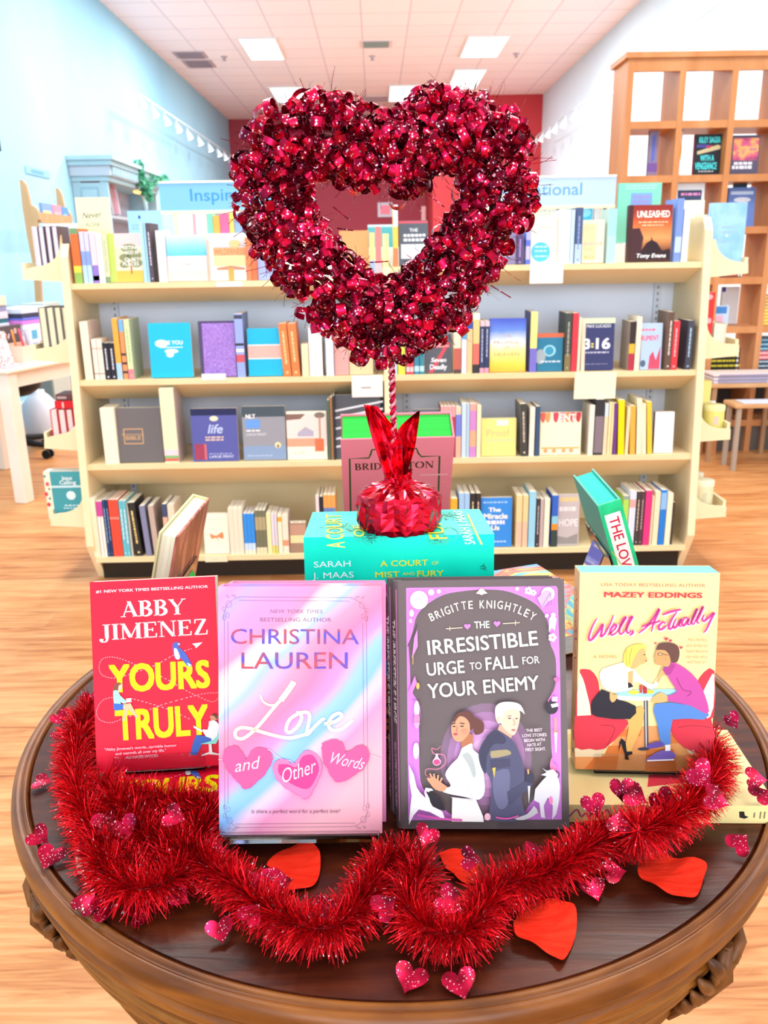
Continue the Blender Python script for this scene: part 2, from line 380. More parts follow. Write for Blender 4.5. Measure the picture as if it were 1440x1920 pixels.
struct('baseboard_left', (XL, -6, 0), (XL+.015, YB, .1), M('#dfe9ee', .6))
struct('baseboard_right', (XR-.015, -6, 0), (XR, YA, .1), M('#e6ecef', .6))
# ceiling lights
for i, (x0, x1, y0, y1, lab) in enumerate(((448, 515, 74, 112, 'square glowing ceiling light above the left lobe of the heart, nearest one'),
        (505, 565, 165, 192, 'small glowing ceiling light just above the left lobe of the heart, farther one'),
        (880, 954, 70, 107, 'glowing ceiling light above the right lobe of the heart, nearer one'),
        (855, 912, 132, 167, 'dimmer glowing ceiling light behind the one above the right lobe'),
        (732, 786, 162, 190, 'small glowing ceiling light above the notch of the heart'))):
    a = uz(x0, y0, CZ-.02); b = uz((x0+x1)/2+10*(1 if x0 < 700 else -1), y1, CZ-.02); w = (uz(x1, y0, CZ-.02)-a).x
    t = thing('ceiling_light', lab, 'light', (a.x+w/2, (a.y+b.y)/2, CZ), 'panel lights in the tiled ceiling')
    X0, X1, Y0, Y1 = a.x, a.x+w, a.y, b.y
    mb = MB()
    for q in (((X0-.03, Y0-.03), (X1+.03, Y0)), ((X0-.03, Y1), (X1+.03, Y1+.03)), ((X0-.03, Y0), (X0, Y1)), ((X1, Y0), (X1+.03, Y1))):
        mb.box((*q[0], CZ-.025), (*q[1], CZ-.001), M('#f4f4f6'))
    mb.build('frame', t)
    mb = MB(); mb.box((X0, Y0, CZ-.016), (X1, Y1, CZ-.004), M('#d8f6ff', emit=2.6 if i != 3 else 1.8)); mb.build('diffuser', t)
def vent(x0, x1, y0, y1, slot, lab, col):
    a = uz(x0, y0, CZ); b = uz(x1, y0, CZ); c = uz(x0, y1, CZ)
    t = thing('ceiling_vent', lab, 'vent', ((a.x+b.x)/2, (a.y+c.y)/2, CZ))
    mb = MB(); mb.box((a.x, a.y, CZ-.012), (b.x, c.y, CZ-.001), M(col)); gr_ = mb.build('grille', t)
    mb = MB(); n = 6
    for k in range(n):
        y = a.y+(c.y-a.y)*(k+.5)/n; mb.box((a.x+.05, y-.02, CZ-.02), (b.x-.05, y+.02, CZ-.012), M(slot))
    mb.build('louvre', gr_)
vent(322, 382, 97, 109, '#9c8f9a', 'grey slotted air vent near the left wall, nearer of the pair', '#b7abb4')
vent(340, 396, 113, 126, '#9c8f9a', 'grey slotted air vent near the left wall, farther of the pair', '#b7abb4')
vent(674, 736, 76, 88, '#8fa6a6', 'square white ceiling diffuser above the notch of the heart', '#e6dde4')
vent(678, 735, 180, 190, '#b6a9b4', 'small white ceiling diffuser low over the far wall', '#ead9de')
for (x, y, lab) in ((420, 106, 'tiny sprinkler head beside the left air vents'), (698, 105, 'tiny sprinkler head behind the square diffuser'), (968, 100, 'tiny sprinkler head right of the right ceiling light')):
    q = uz(x, y, CZ); mb = MB(); mb.lathe([(.0, -.001), (.05, -.001), (.045, -.012), (.02, -.02), (.018, -.05), (.035, -.055), (.0, -.058)], M('#b9b2bb'), n=16)
    o = mb.build('sprinkler_head'); o.location = (q.x, q.y, CZ); tag(o, lab, 'sprinkler')
# rows of small wall-washing lamps
def track(X, pts, lab, sgn):
    P = [ux(x, y, X) for x, y in pts]
    t = thing('track_light', lab, 'light', P[0])
    mb = MB(); mb.tube([p+Vector((0, 0, .06)) for p in (P[0], P[-1])], .012, M('#cfe4ee'), 6); mb.build('rail', t)
    for p in P:
        mb = MB(); d = Vector((-sgn*.4, 0, -1)).normalized()
        mb.tube([p+Vector((0, 0, .06)), p, p+d*-.0], .008, M('#e8f2f6'), 6)
        mb.tube([p-d*.02, p+d*.05, p+d*.1], [.02, .04, .05], M('#eef7fa'), 12)
        lh = mb.build('lamp_head', t)
        mb = MB(); mb.tube([p+d*.1, p+d*.103], [.04, .04], M('#ffffff', emit=6), 12); mb.build('lamp_lens', lh)
    return P
PL = track(XL+.35, [(262, 187), (286, 204), (309, 220), (331, 234), (352, 248), (372, 260), (391, 272), (408, 282), (420, 289), (432, 296)], 'row of small white spotlights along the left wall', -1)
PR = track(XR-.35, [(1006, 262), (1018, 253), (1031, 245), (1044, 236), (1060, 226), (1080, 212), (1104, 197), (1130, 180), (1160, 158), (1264, 84), (1309, 51), (1362, 12)], 'row of small white spotlights along the right wall', 1)
# things on the far red wall
def wallbox(x0, y0, x1, y1, Y, T, col, name, lab, cat, inner=None):
    a = uY(x0, y0, Y); b = uY(x1, y1, Y); mb = MB(); mb.box((a.x, Y-T, b.z), (b.x, Y-.001, a.z), M(col))
    if inner: mb.box((a.x+.06, Y-T-.004, b.z+.06), (b.x-.06, Y-T, a.z-.06), M(inner))
    o = mb.build(name); tag(o, lab, cat); return o
wallbox(708, 380, 736, 407, YB, .04, '#d7dff0', 'framed_picture', 'small white framed picture with a pink centre on the far red wall', 'picture', '#ff9ab0')
wallbox(790, 387, 812, 414, YB, .04, '#ffd9dc', 'poster', 'pale poster on the far red wall seen through the heart', 'poster', '#ffc4cc')
wallbox(819, 376, 836, 420, YB, .05, '#ffe34a', 'banner', 'bright yellow banner on the far wall at the edge of the heart', 'banner')
wallbox(424, 306, 470, 400, YB, .05, '#ff7a50', 'banner', 'orange panel at the left end of the far red wall', 'banner')
# far displays between the left sign and the far wall
def farcase(lab, x0, x1, y0, y1, Y, col, books_, name='display_case', depth=.4, nm='books in the far display'):
    a = uY(x0, y0, Y); b = uY(x1, y1, Y); z0 = 0; t = thing(name, lab, 'shelf', ((a.x+b.x)/2, Y+depth/2, 0))
    mb = MB(); mb.box((a.x, Y, 0), (b.x, Y+depth, b.z), M(col)); mb.build('base', t)
    mb = MB(); mb.box((a.x, Y+depth-.03, b.z), (b.x, Y+depth, a.z), M(col)); mb.build('back_panel', t)
    x = a.x+.02
    for c, w, hgt, d in books_:
        mb = MB(); mb.box((x, Y+.05, b.z), (x+w, Y+.25, b.z+hgt), M(c)); one('book', mb, d, 'book', (x+w/2, Y+.15, b.z), nm); x += w+.006
farcase('pale display case with bright book spines behind the left sign', 384, 462, 408, 440, 9.5, '#e3e9ef',
  [('#7fe0c0', .05, .22, 'mint spine in the far case behind the left sign'), ('#ffb45c', .07, .2, 'light orange spine in the far case beside the mint one'), ('#ff6fa0', .09, .23, 'pink spine in the far case behind the left sign'), ('#e8d070', .05, .22, 'mustard spine in the far case right of the pink one'), ('#8fb0f0', .08, .23, 'blue spine in the far case behind the left sign'), ('#584a50', .04, .21, 'dark spine at the right end of the far case')])
# ================================================================== the long double bookcase
CREAM = m_noise('cream_laminate', [(.3, '#f6dfb0'), (.7, '#fae7bc')], 3, rough=.55)
CREAM2 = m_noise('cream_laminate_shelf', [(.3, '#f3d7a2'), (.7, '#f8e0b0')], 3, rough=.5)
WHITEP = M('#f0f3ff', .6)  # cooler light on the upper rows, put into the panel colour
def Yf(z): return 3.285+.09*z
GXL, GXR, GXM = -1.18, 1.27, .05
GB = 3.70; GC = GB+.02
rows = {'TL': 1.212, 'TR': 1.255, '2L': .842, '2R': .842, '3L': .505, '3R': .506, '4L': .118, '4R': .125}
g = thing('double_bookcase', 'long low cream double-sided bookcase full of books behind the display table', 'bookcase', (0, GC, 0))
def endp(x0, x1, nm='side_panel', top=1.36):
    prof = [(3.39, 0), (3.29, .17), (Yf(top-.05)-.01, top-.05), (Yf(top)+.02, top), (2*GC-Yf(top)-.02, top), (2*GC-3.29, .17), (2*GC-3.39, 0)]
    mb = MB(); mb.prism([(x0, y, z) for y, z in prof], (x1-x0, 0, 0), CREAM); mb.build(nm, g)
endp(GXL-.03, GXL); endp(GXR, GXR+.03, top=1.42)
mb = MB(); mb.prism([(GXM-.022, y, z) for y, z in ((3.39, .0), (3.295, .17), (Yf(1.25), 1.25), (GB, 1.33), (GB, 0))], (.03, 0, 0), CREAM); mb.build('divider', g)
for s, (a, b) in (('L', (GXL, GXM-.022)), ('R', (GXM+.008, GXR))):
    for r in 'T234':
        z = rows[r+s]; y = Yf(z); dz = {'T': .06, '2': .075, '3': .1, '4': .03}[r]
        mb = MB(); mb.box((a, y, z-.022), (b, GB, z), CREAM2)
        if r != '4': mb.prism([(a, y+.006, z-.022), (a, GB, z-.022), (a, GB, z-.022-dz), (a, y+.15, z-.022-dz)], (b-a, 0, 0), CREAM2)
        mb.build('shelf', g)
    mb = MB(); mb.box((a, 3.37, 0), (b, 3.39, rows['4'+s]-.03), M('#33291f', .6)); mb.build('kick_board', g)
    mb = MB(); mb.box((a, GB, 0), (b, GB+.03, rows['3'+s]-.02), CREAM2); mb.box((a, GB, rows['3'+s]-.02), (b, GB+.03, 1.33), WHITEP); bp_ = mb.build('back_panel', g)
    mb = MB(); mb.box((a, GB+.03, 1.2), (b, 4.06, 1.222), CREAM2); mb.build('rear_shelf', g)
    for xx in ((a+.055, a+.085), (b-.085, b-.055)):
        mb = MB(); mb.box((xx[0], GB-.012, .1), (xx[1], GB-.001, 1.3), M('#e2e6ee', .4))
        for k in range(44): mb.box((xx[0]+.011, GB-.0135, .13+k*.026), (xx[1]-.011, GB-.012, .142+k*.026), M('#9aa2b4'))
        mb.build('slotted_upright', bp_)
# end pockets: curved boards front and back with a shelf between
def pocket(pts, sgn):
    Y0 = Yf(uY(*pts[0], 3.35).z)+.02
    P = [uY(x, y, Y0) for x, y in pts]; xs = [q.x for q in P]; zs = [q.z for q in P]
    xin = (GXL-.031) if sgn < 0 else (GXR+.031)
    P = [Vector((min(q.x, xin) if sgn < 0 else max(q.x, xin), Y0, q.z)) for q in P]
    for yy in (Y0, Y0+.3):
        mb = MB(); mb.prism([Vector((q.x, yy, q.z)) for q in P], (0, .014, 0), CREAM); mb.build('pocket_board', g)
    zb = min(q.z for q in P); xo = min(xs) if sgn < 0 else max(xs)
    x0, x1 = sorted((xin, xo)); mb = MB(); mb.box((x0, Y0+.014, zb+.012), (x1, Y0+.3, zb+.03), CREAM)
    lip = (x0, x0+.012) if sgn < 0 else (x1-.012, x1)
    mb.box((lip[0], Y0+.014, zb+.03), (lip[1], Y0+.3, zb+.075), CREAM); mb.build('pocket_floor', g)
    return Y0, zb+.03, x0, x1
def cv(x0, y0, x1, y1, n=7):   # concave quarter curve from panel to tip
    return [(x0+(x1-x0)*(1-math.cos(PI/2*i/n)), y0+(y1-y0)*math.sin(PI/2*i/n)) for i in range(n+1)]
PK = {}
PK['L1'] = pocket([(138, 440)]+cv(112, 462, 64, 500)+[(42, 507), (42, 524), (138, 529)], -1)
PK['L2'] = pocket([(150, 600)]+cv(135, 604, 84, 652)+[(62, 656), (62, 676), (150, 681)], -1)
PK['L3'] = pocket([(162, 760)]+cv(151, 765, 110, 815)+[(83, 822), (83, 841), (162, 845)], -1)
PK['L4'] = pocket([(172, 926)]+cv(155, 928, 112, 963)+[(94, 966), (95, 986), (172, 989)], -1)
PK['R1'] = pocket([(1318, 448)]+[(1342, 449)]+cv(1343, 452, 1390, 491)+[(1403, 492), (1403, 512), (1318, 521)], 1)
PK['R2'] = pocket([(1306, 605)]+[(1324, 606)]+cv(1326, 608, 1366, 645)+[(1386, 646), (1385, 667), (1306, 674)], 1)
PK['R3'] = pocket([(1298, 766)]+[(1312, 769)]+cv(1314, 772, 1355, 804)+[(1370, 805), (1369, 824), (1298, 829)], 1)
PK['R4'] = pocket([(1292, 912)]+[(1301, 914)]+cv(1303, 918, 1340, 949)+[(1362, 950), (1361, 969), (1292, 974)], 1)
# header signs
for (x0, x1, y0, y1, tx0, tx1, lab) in ((297, 590, 344, 391, 355, 528, 'pale blue header sign above the left half of the bookcase'), (863, 1153, 336, 384, 925, 1090, 'pale blue header sign above the right half of the bookcase')):
    Y = GC-.005; a = uY(x0, y0, Y); b = uY(x1, y1, Y)
    t = thing('header_sign', lab, 'sign', ((a.x+b.x)/2, Y, 1.33), 'blue header signs on the bookcase')
    mb = MB(); mb.box((a.x, Y, b.z), (b.x, Y+.012, a.z), M('#80bdf6' if x0 < 500 else '#bcd2fa'))
    ar = Art(b.x-a.x, a.z-b.z, [(x0, y0), (x1, y0), (x1, y1), (x0, y1)])
    ar.text('Inspirational', (tx0, 375 if x0 < 500 else 366), (tx1, 375 if x0 < 500 else 366), 21, '#4092cc' if x0 < 500 else '#6aa2d4', bold=.01)
    ar.put(mb, lambda x, y, e: (a.x+x, Y-e, b.z+y)); mb.build('sign_board', t)
    mb = MB(); mb.box((a.x, Y-.004, b.z-.012), (b.x, Y+.016, b.z), M('#fbecc4')); mb.box((a.x, Y-.004, a.z), (b.x, Y+.016, a.z+.008), M('#fbf3dc')); mb.build('sign_trim', t)
    for xx in (a.x+.05, b.x-.06): mb = MB(); mb.box((xx, Y, 1.333), (xx+.012, Y+.012, b.z-.012), M('#e8dcc0')); mb.build('post', t)
# ================================================================== books on its shelves
RN = {'TL': 'top left shelf', 'TR': 'top right shelf', '2L': 'second left shelf', '2R': 'second right shelf', '3L': 'third left shelf', '3R': 'third right shelf', '4L': 'bottom left shelf', '4R': 'bottom right shelf'}
def shelf_row(r, yb, items):
    z = rows[r]; used = {}
    for it in items:
        k, x0, x1, yt, col, desc = it[:6]; o = it[6] if len(it) > 6 else {}
        Y = Yf(z)+(.012 if k == 'S' else .02)+o.get('dy', 0)
        a = uY(x0, yb, Y); b = uY(x1, yb, Y); h = uY((x0+x1)/2, yt, Y).z-z-.0005
        lab = desc+' on the '+RN[r] if not o.get('full') else desc
        if k == 'S':
            T = b.x-a.x-.0007; d = o.get('d', min(.15, .62*h)); ln = o.get('lean', 0)
            base = Matrix.Translation((b.x-.0003, Y, z+.0005+ (abs(math.sin(ln))*T if ln > 0 else 0)))
            # a leaning book turns about its lower outer corner
            m = base @ Matrix.Rotation(ln, 4, 'Y') @ Matrix.Rotation(PI/2, 4, 'Z')
            if ln < 0: m = Matrix.Translation((b.x-.0003, Y, z+.0008)) @ Matrix.Translation((-T, 0, 0)) @ Matrix.Rotation(ln, 4, 'Y') @ Matrix.Translation((T, 0, 0)) @ Matrix.Rotation(PI/2, 4, 'Z')
            hh = h/math.cos(ln)-abs(math.sin(ln))*T; sp = Art(T, hh)
            for v0, v1, c in o.get('bands', ()): sp.rect(0, v0*hh, T, v1*hh, c, up=False)
            sp.up()
            mk = o.get('mark')
            if mk:
                if o.get('text'): sp.text(o['text'], (T*.3, hh*.86), (T*.3, hh*.3), T*.45, mk, bold=.01)
                else:
                    yy = hh*.85
                    while yy > hh*.3:
                        l = rnd.uniform(.03, .1)*hh; sp.rect(T*.35, yy-l, T*.62, yy, mk, up=False); yy -= l+.012*hh
                sp.rect(T*.35, hh*.05, T*.65, hh*.05+T*.3, mk)
            book(lab, d, T, hh, m, o.get('side', col), spine=sp, spine_mat=col, group=o.get('g'), pages=o.get('pg', '#f4ead2'))
        else:
            w = b.x-a.x-.001; T = o.get('T', .022); ln = o.get('lean', .07); hh = h/math.cos(ln)
            m = frame_of((a.x+.0005, Y, z+.0006+T*math.sin(ln)), 0, ln, 0)
            ar = Art(w, hh, [(x0, yt), (x1, yt), (x1, yb), (x0, yb)])
            if o.get('art'): o['art'](ar)
            book(lab, w, T, hh, m, col, front=ar, spine_mat=o.get('spine'), pages=o.get('pg', '#f4ead2'), group=o.get('g'))
def seq(x0, x1, n, yt, col, descs, **o):
    w = (x1-x0)/n; return [('S', x0+i*w, x0+(i+1)*w, yt, col, d, o) for i, d in enumerate(descs)]
def bars(ar, x0, x1, ys, h, c):
    for y in ys:
        x = x0
        while x < x1-2:
            l = rnd.uniform(3, 9); l = min(l, x1-x); ar.rect(x, y, x+l, y+h, c, up=False); x += l+1.6
    ar.up()
# --- artwork of the face-out covers
def a_quiet(a):
    a.rect(208, 438, 220, 527, '#c4dc6c'); a.rect(220, 438, 270, 462, '#f6d0cc', up=False); a.rect(220, 462, 270, 500, '#eed9b8', up=False); a.rect(220, 506, 270, 527, '#f3c35a')
    for cx, cy, rx, ry in ((247, 465, 16, 8), (238, 482, 11, 7), (255, 478, 14, 9), (236, 495, 9, 6), (258, 492, 12, 8)): a.ell(cx, cy, rx, ry, '#8f9468', up=False)
    a.up(); a.rect(247, 490, 250, 512, '#b07a4a')
    for t, x0, x1, y in (('MEETING', 230, 266, 467), ('GOD IN', 239, 264, 476), ('QUIET', 237, 265, 489), ('PLACES', 233, 263, 497)): a.text(t, (x0, y), (x1, y), 6.5, '#fffaf0', bold=.02)
def a_beach(a):
    a.rect(316, 441, 391, 480, M_SKYSEA); bars(a, 345, 360, (494,), 3, '#f0c0b8'); a.rect(316, 508, 391, 527, '#fbe6cf')
def a_wild(a):
    a.rect(405, 442, 461, 464, '#d6d8f2'); a.ell(444, 458, 12, 8, '#fbc98e'); a.rect(403, 464, 463, 480, '#fbb083'); a.text('WILDERNESS', (404, 478), (462, 478), 11, '#f08a4e', bold=.02)
    a.rect(403, 480, 463, 500, '#fde0a0'); a.poly([(408, 503), (434, 499), (461, 503), (461, 507), (408, 507)], '#c98f70'); a.rect(412, 508, 429, 520, '#fff3d6', up=False); a.rect(440, 508, 459, 520, '#fff3d6'); a.rect(429, 504, 440, 527, '#f0a85a')
M_SKYSEA = m_grad('sea_print', [(.0, '#2fb4ea'), (.45, '#4cc6f0'), (.7, '#8fdcf2'), (1, '#dff2f0')], 'Z', .2, wob=.15)
def a_heartbook(a):
    bars(a, 655, 685, (480, 487), 2.5, '#d88a4a')
def a_dark(a):
    a.rect(748, 415, 802, 419, '#d85a6a'); 
    a.text('THE', (768, 434), (784, 434), 6, '#eef0f4', bold=.02); bars(a, 757, 798, (438, 446), 5, '#eef0f4')
    a.rect(752, 456, 800, 482, '#dfe2ea')
def a_circle(a):
    a.ell(1013, 473, 18, 19, '#5cc8ea'); bars(a, 1002, 1025, (462, 470, 480), 2, '#e8f8ff'); bars(a, 1004, 1034, (425,), 2, '#e6dcb0')
def a_peach(a):
    a.rect(1092, 420, 1116, 490, '#fbdcA8'.lower())
    for t, x0, x1, y in (('THE', 1094, 1112, 433), ('THE', 1094, 1111, 473)): a.text(t, (x0, y), (x1, y), 7, '#f0c8a0', bold=.01)
    bars(a, 1092, 1128, (455,), 6, '#e2c8b0'); bars(a, 1094, 1114, (481,), 6, '#f4c890')
M_SUNSET = m_grad('sunset_print', [(0, '#3a2420'), (.22, '#6a3a2a'), (.42, '#f0a060'), (.6, '#e8743c'), (.8, '#a8382c'), (1, '#8a2a26')], 'Z', .235, wob=.08)
def a_unl(a):
    a.rect(1175, 385, 1183, 490, '#4a2a28'); a.poly([(1183, 490), (1183, 430), (1196, 429), (1204, 448), (1198, 490)], '#4a2c30')
    a.poly([(1198, 478), (1210, 458), (1218, 453), (1219, 444), (1221, 453), (1230, 458), (1240, 474), (1254, 470), (1256, 490), (1190, 490)], '#332024')
    a.text('UNLEASHED', (1190, 409), (1251, 409), 13, '#fff6ea', bold=.03); bars(a, 1193, 1248, (417,), 2, '#ffd9a8'); bars(a, 1200, 1240, (423,), 2, '#ffd9a8')
    a.text('Tony Evans', (1191, 487), (1247, 487), 8, '#ffffff', bold=.02, shear=.2)
def a_cyan(a):
    a.ell(307, 644, 12, 7, '#f2f6d8'); a.text('BE YOU', (314, 646), (347, 646), 7, '#ffffff', bold=.02); bars(a, 305, 346, (650,), 2, '#f4fbff')
    a.ell(325, 658, 13, 4, '#eaf4d8'); a.ell(322, 664, 7, 5, '#ffffff')
M_PURP = m_noise('purple_swirls', [(.4, '#b48adf'), (.47, '#7d52ab'), (.53, '#c49cea'), (.62, '#8d62bb')], 75, rough=.4, dist=1.5)
def a_purple(a):
    a.rect(377, 603, 445, 607, '#53406e'); a.rect(377, 603, 383, 705, '#54496a'); a.rect(384, 607, 444, 705, M_PURP)
def a_band(a): a.rect(467, 648, 532, 672, '#f2b8ac'); a.rect(467, 647, 532, 649, '#fff0e4', up=False); a.rect(467, 672, 532, 674, '#fff0e4')
def a_seven(a):
    a.rect(800, 643, 843, 652, '#d85058'); a.poly([(836, 645), (843, 645), (812, 697), (803, 697)], '#d8505a')
    a.text('Freedom', (801, 651), (842, 651), 6, '#f8d8d8'); a.text('Seven', (808, 678), (836, 678), 8, '#ffffff', bold=.02, shear=.2); a.text('Deadly', (806, 691), (838, 691), 9, '#ffffff', bold=.02)
M_HEAV = m_grad('heaven_print', [(0, '#f2a83c'), (.2, '#fbd64a'), (.45, '#fff0a0'), (.6, '#e8f0ff'), (.8, '#6c92e8'), (1, '#4c5fc8')], 'Z', .22, wob=.12)
def a_heaven(a):
    for t, x0, x1, y in (('THE', 942, 958, 634), ('PROMISE', 925, 972, 646), ('of', 944, 954, 655), ('HEAVEN', 926, 973, 668)): a.text(t, (x0, y), (x1, y), 6.5, '#b8a860')
def a_teal(a):
    a.rect(1006, 626, 1056, 634, '#e0704c'); a.ell(1029, 659, 12, 11, '#9fd8e4'); a.ell(1029, 659, 8, 8, '#3f9cbc'); a.ell(1012, 670, 10, 14, '#a8b4b8'); bars(a, 1012, 1050, (678,), 3, '#d8e8ec')
def a_316(a):
    a.rect(1093, 598, 1150, 608, '#dcf0c0'); a.rect(1088, 598, 1095, 700, '#f6dcc0'); a.text('MAX LUCADO', (1097, 616), (1142, 616), 6, '#f4f4fa', bold=.01)
    a.text('3', (1093, 657), (1104, 657), 20, '#f4f6fa', bold=.04); a.text(':', (1106, 654), (1111, 654), 12, '#f0dc70', bold=.08); a.text('16', (1115, 657), (1142, 657), 21, '#f4f6fa', bold=.03)
    bars(a, 1096, 1140, (662,), 3, '#c8c8dc'); bars(a, 1096, 1140, (685,), 1.6, '#8888a8')
def a_argu(a):
    bars(a, 1200, 1224, (618,), 4, '#f06a78'); a.text('RUMENT', (1199, 641), (1232, 641), 10, '#ee4a5c', bold=.02); a.poly([(1214, 697), (1216, 672), (1222, 662), (1228, 680), (1236, 652), (1236, 697)], '#d0506a'); a.ell(1204, 686, 5, 7, '#5a6a80')
def a_bible(a):
    for q in ((236, 805, 273, 807), (236, 832, 273, 834), (236, 805, 238, 834), (271, 805, 273, 834)): a.rect(*q, '#d2a676', up=False)
    a.up(); a.text('illuminating', (233, 818), (274, 818), 5, '#d2a676'); a.text('BIBLE', (240, 826), (268, 826), 7, '#d2a676', bold=.02)
def a_life(a):
    a.rect(363, 768, 449, 781, '#282b55'); a.ell(406, 787, 8, 5, '#f0e6c0'); a.text('life', (393, 815), (420, 815), 17, '#c4cff4', bold=.02, shear=.25); bars(a, 388, 423, (821, 826), 3, '#e8c8b8')
    a.rect(367, 835, 389, 865, '#a8425c'); a.rect(385, 835, 389, 865, '#d87070'); bars(a, 394, 436, (853,), 2, '#aab0e0'); a.text('LARGE PRINT', (394, 862), (440, 862), 5, '#dfe2f8', bold=.01)
def a_nlt(a):
    a.rect(458, 764, 538, 784, '#4c575f'); a.rect(458, 840, 538, 866, '#8ea4c4'); a.text('NLT', (465, 787), (483, 787), 8, '#ffffff', bold=.03); a.rect(464, 789, 491, 806, '#6ea2e8')
    bars(a, 465, 492, (809,), 3, '#eceef0'); a.text('LARGE PRINT', (465, 820), (502, 820), 4.5, '#eceef0'); a.ell(523, 839, 6, 6, '#f4e2b0'); a.ell(523, 841, 2, 3, '#6a5a48'); bars(a, 465, 515, (858,), 2, '#c4d0e4')
def a_land(a):
    a.rect(540, 778, 615, 842, '#fbe0d4'); a.poly([(540, 778), (576, 778), (566, 788), (540, 790)], '#8c6a60'); a.ell(602, 781, 10, 6, '#8a7a6a'); a.rect(600, 785, 604, 830, '#c8a088'); a.poly([(560, 815), (575, 803), (590, 812), (590, 822), (560, 822)], '#b8b0c0')
    a.rect(540, 826, 600, 842, '#f0a888'); a.rect(592, 827, 609, 852, '#e87850'); bars(a, 552, 575, (853,), 3, '#e8d8c0')
def a_strip(a):
    for y in (771, 785, 806, 826, 842): a.poly([(631, y), (720, y-17), (720, y-13), (631, y+4)], '#e6e6ea')
def a_proof(a):
    a.text('Proof', (912, 820), (955, 820), 13, '#d8c488'); bars(a, 912, 965, (826,), 4, '#ecdca8'); a.rect(930, 789, 952, 800, '#fffbe0'); a.rect(904, 845, 925, 856, '#fff08a')
def a_floral(a):
    for i, (x, c) in enumerate(((1016, '#e06a5a'), (1025, '#f0a060'), (1040, '#d84a5a'), (1052, '#e88a9a'), (1062, '#f09050'), (1071, '#e0485a'), (1082, '#c8404a'))): a.poly([(x-5, 776), (x+5, 776), (x+2, 794), (x-4, 790)], c, smooth=3)
    a.text('ENT', (1046, 792), (1078, 792), 14, '#fdeede', bold=.04); a.rect(1014, 843, 1085, 846, '#f0b860'); 
    for x in (1022, 1038, 1056, 1070): a.ell(x, 850, 4, 4, '#f0a878', up=False)
def a_bow(a):
    a.poly([(396, 1003), (408, 1008), (420, 1001), (421, 1014), (410, 1011), (413, 1020), (407, 1012), (399, 1014)], '#e0905a', smooth=3); bars(a, 395, 422, (976,), 2, '#eadcc4')
def a_box(a):
    a.rect(546, 986, 575, 1007, '#c89a80'); a.rect(546, 1008, 575, 1024, '#f0e0a4'); bars(a, 547, 575, (980,), 3, '#f0e6c8')
def a_mir(a):
    bars(a, 905, 950, (943,), 3, '#a8d0f6'); a.text('The', (915, 962), (938, 962), 8, '#ffffff', bold=.03); a.text('Miracle', (906, 975), (951, 975), 10, '#f8f8e8', bold=.04); bars(a, 911, 949, (978,), 7, '#ffffff'); a.text('Us', (920, 996), (936, 996), 9, '#fff8d8', bold=.04)
    bars(a, 922, 950, (1016,), 2.5, '#cfe6fc')
def a_hope(a):
    bars(a, 1046, 1080, (935,), 8, '#ecd080'); bars(a, 1046, 1078, (953,), 8, '#efe6e2'); a.text('HOPE', (1046, 990), (1082, 990), 14, '#f0ece8', bold=.02); a.poly([(1044, 1024), (1044, 1008), (1062, 1012), (1082, 1004), (1082, 1024)], '#9a9490')
def a_bow_(a): pass
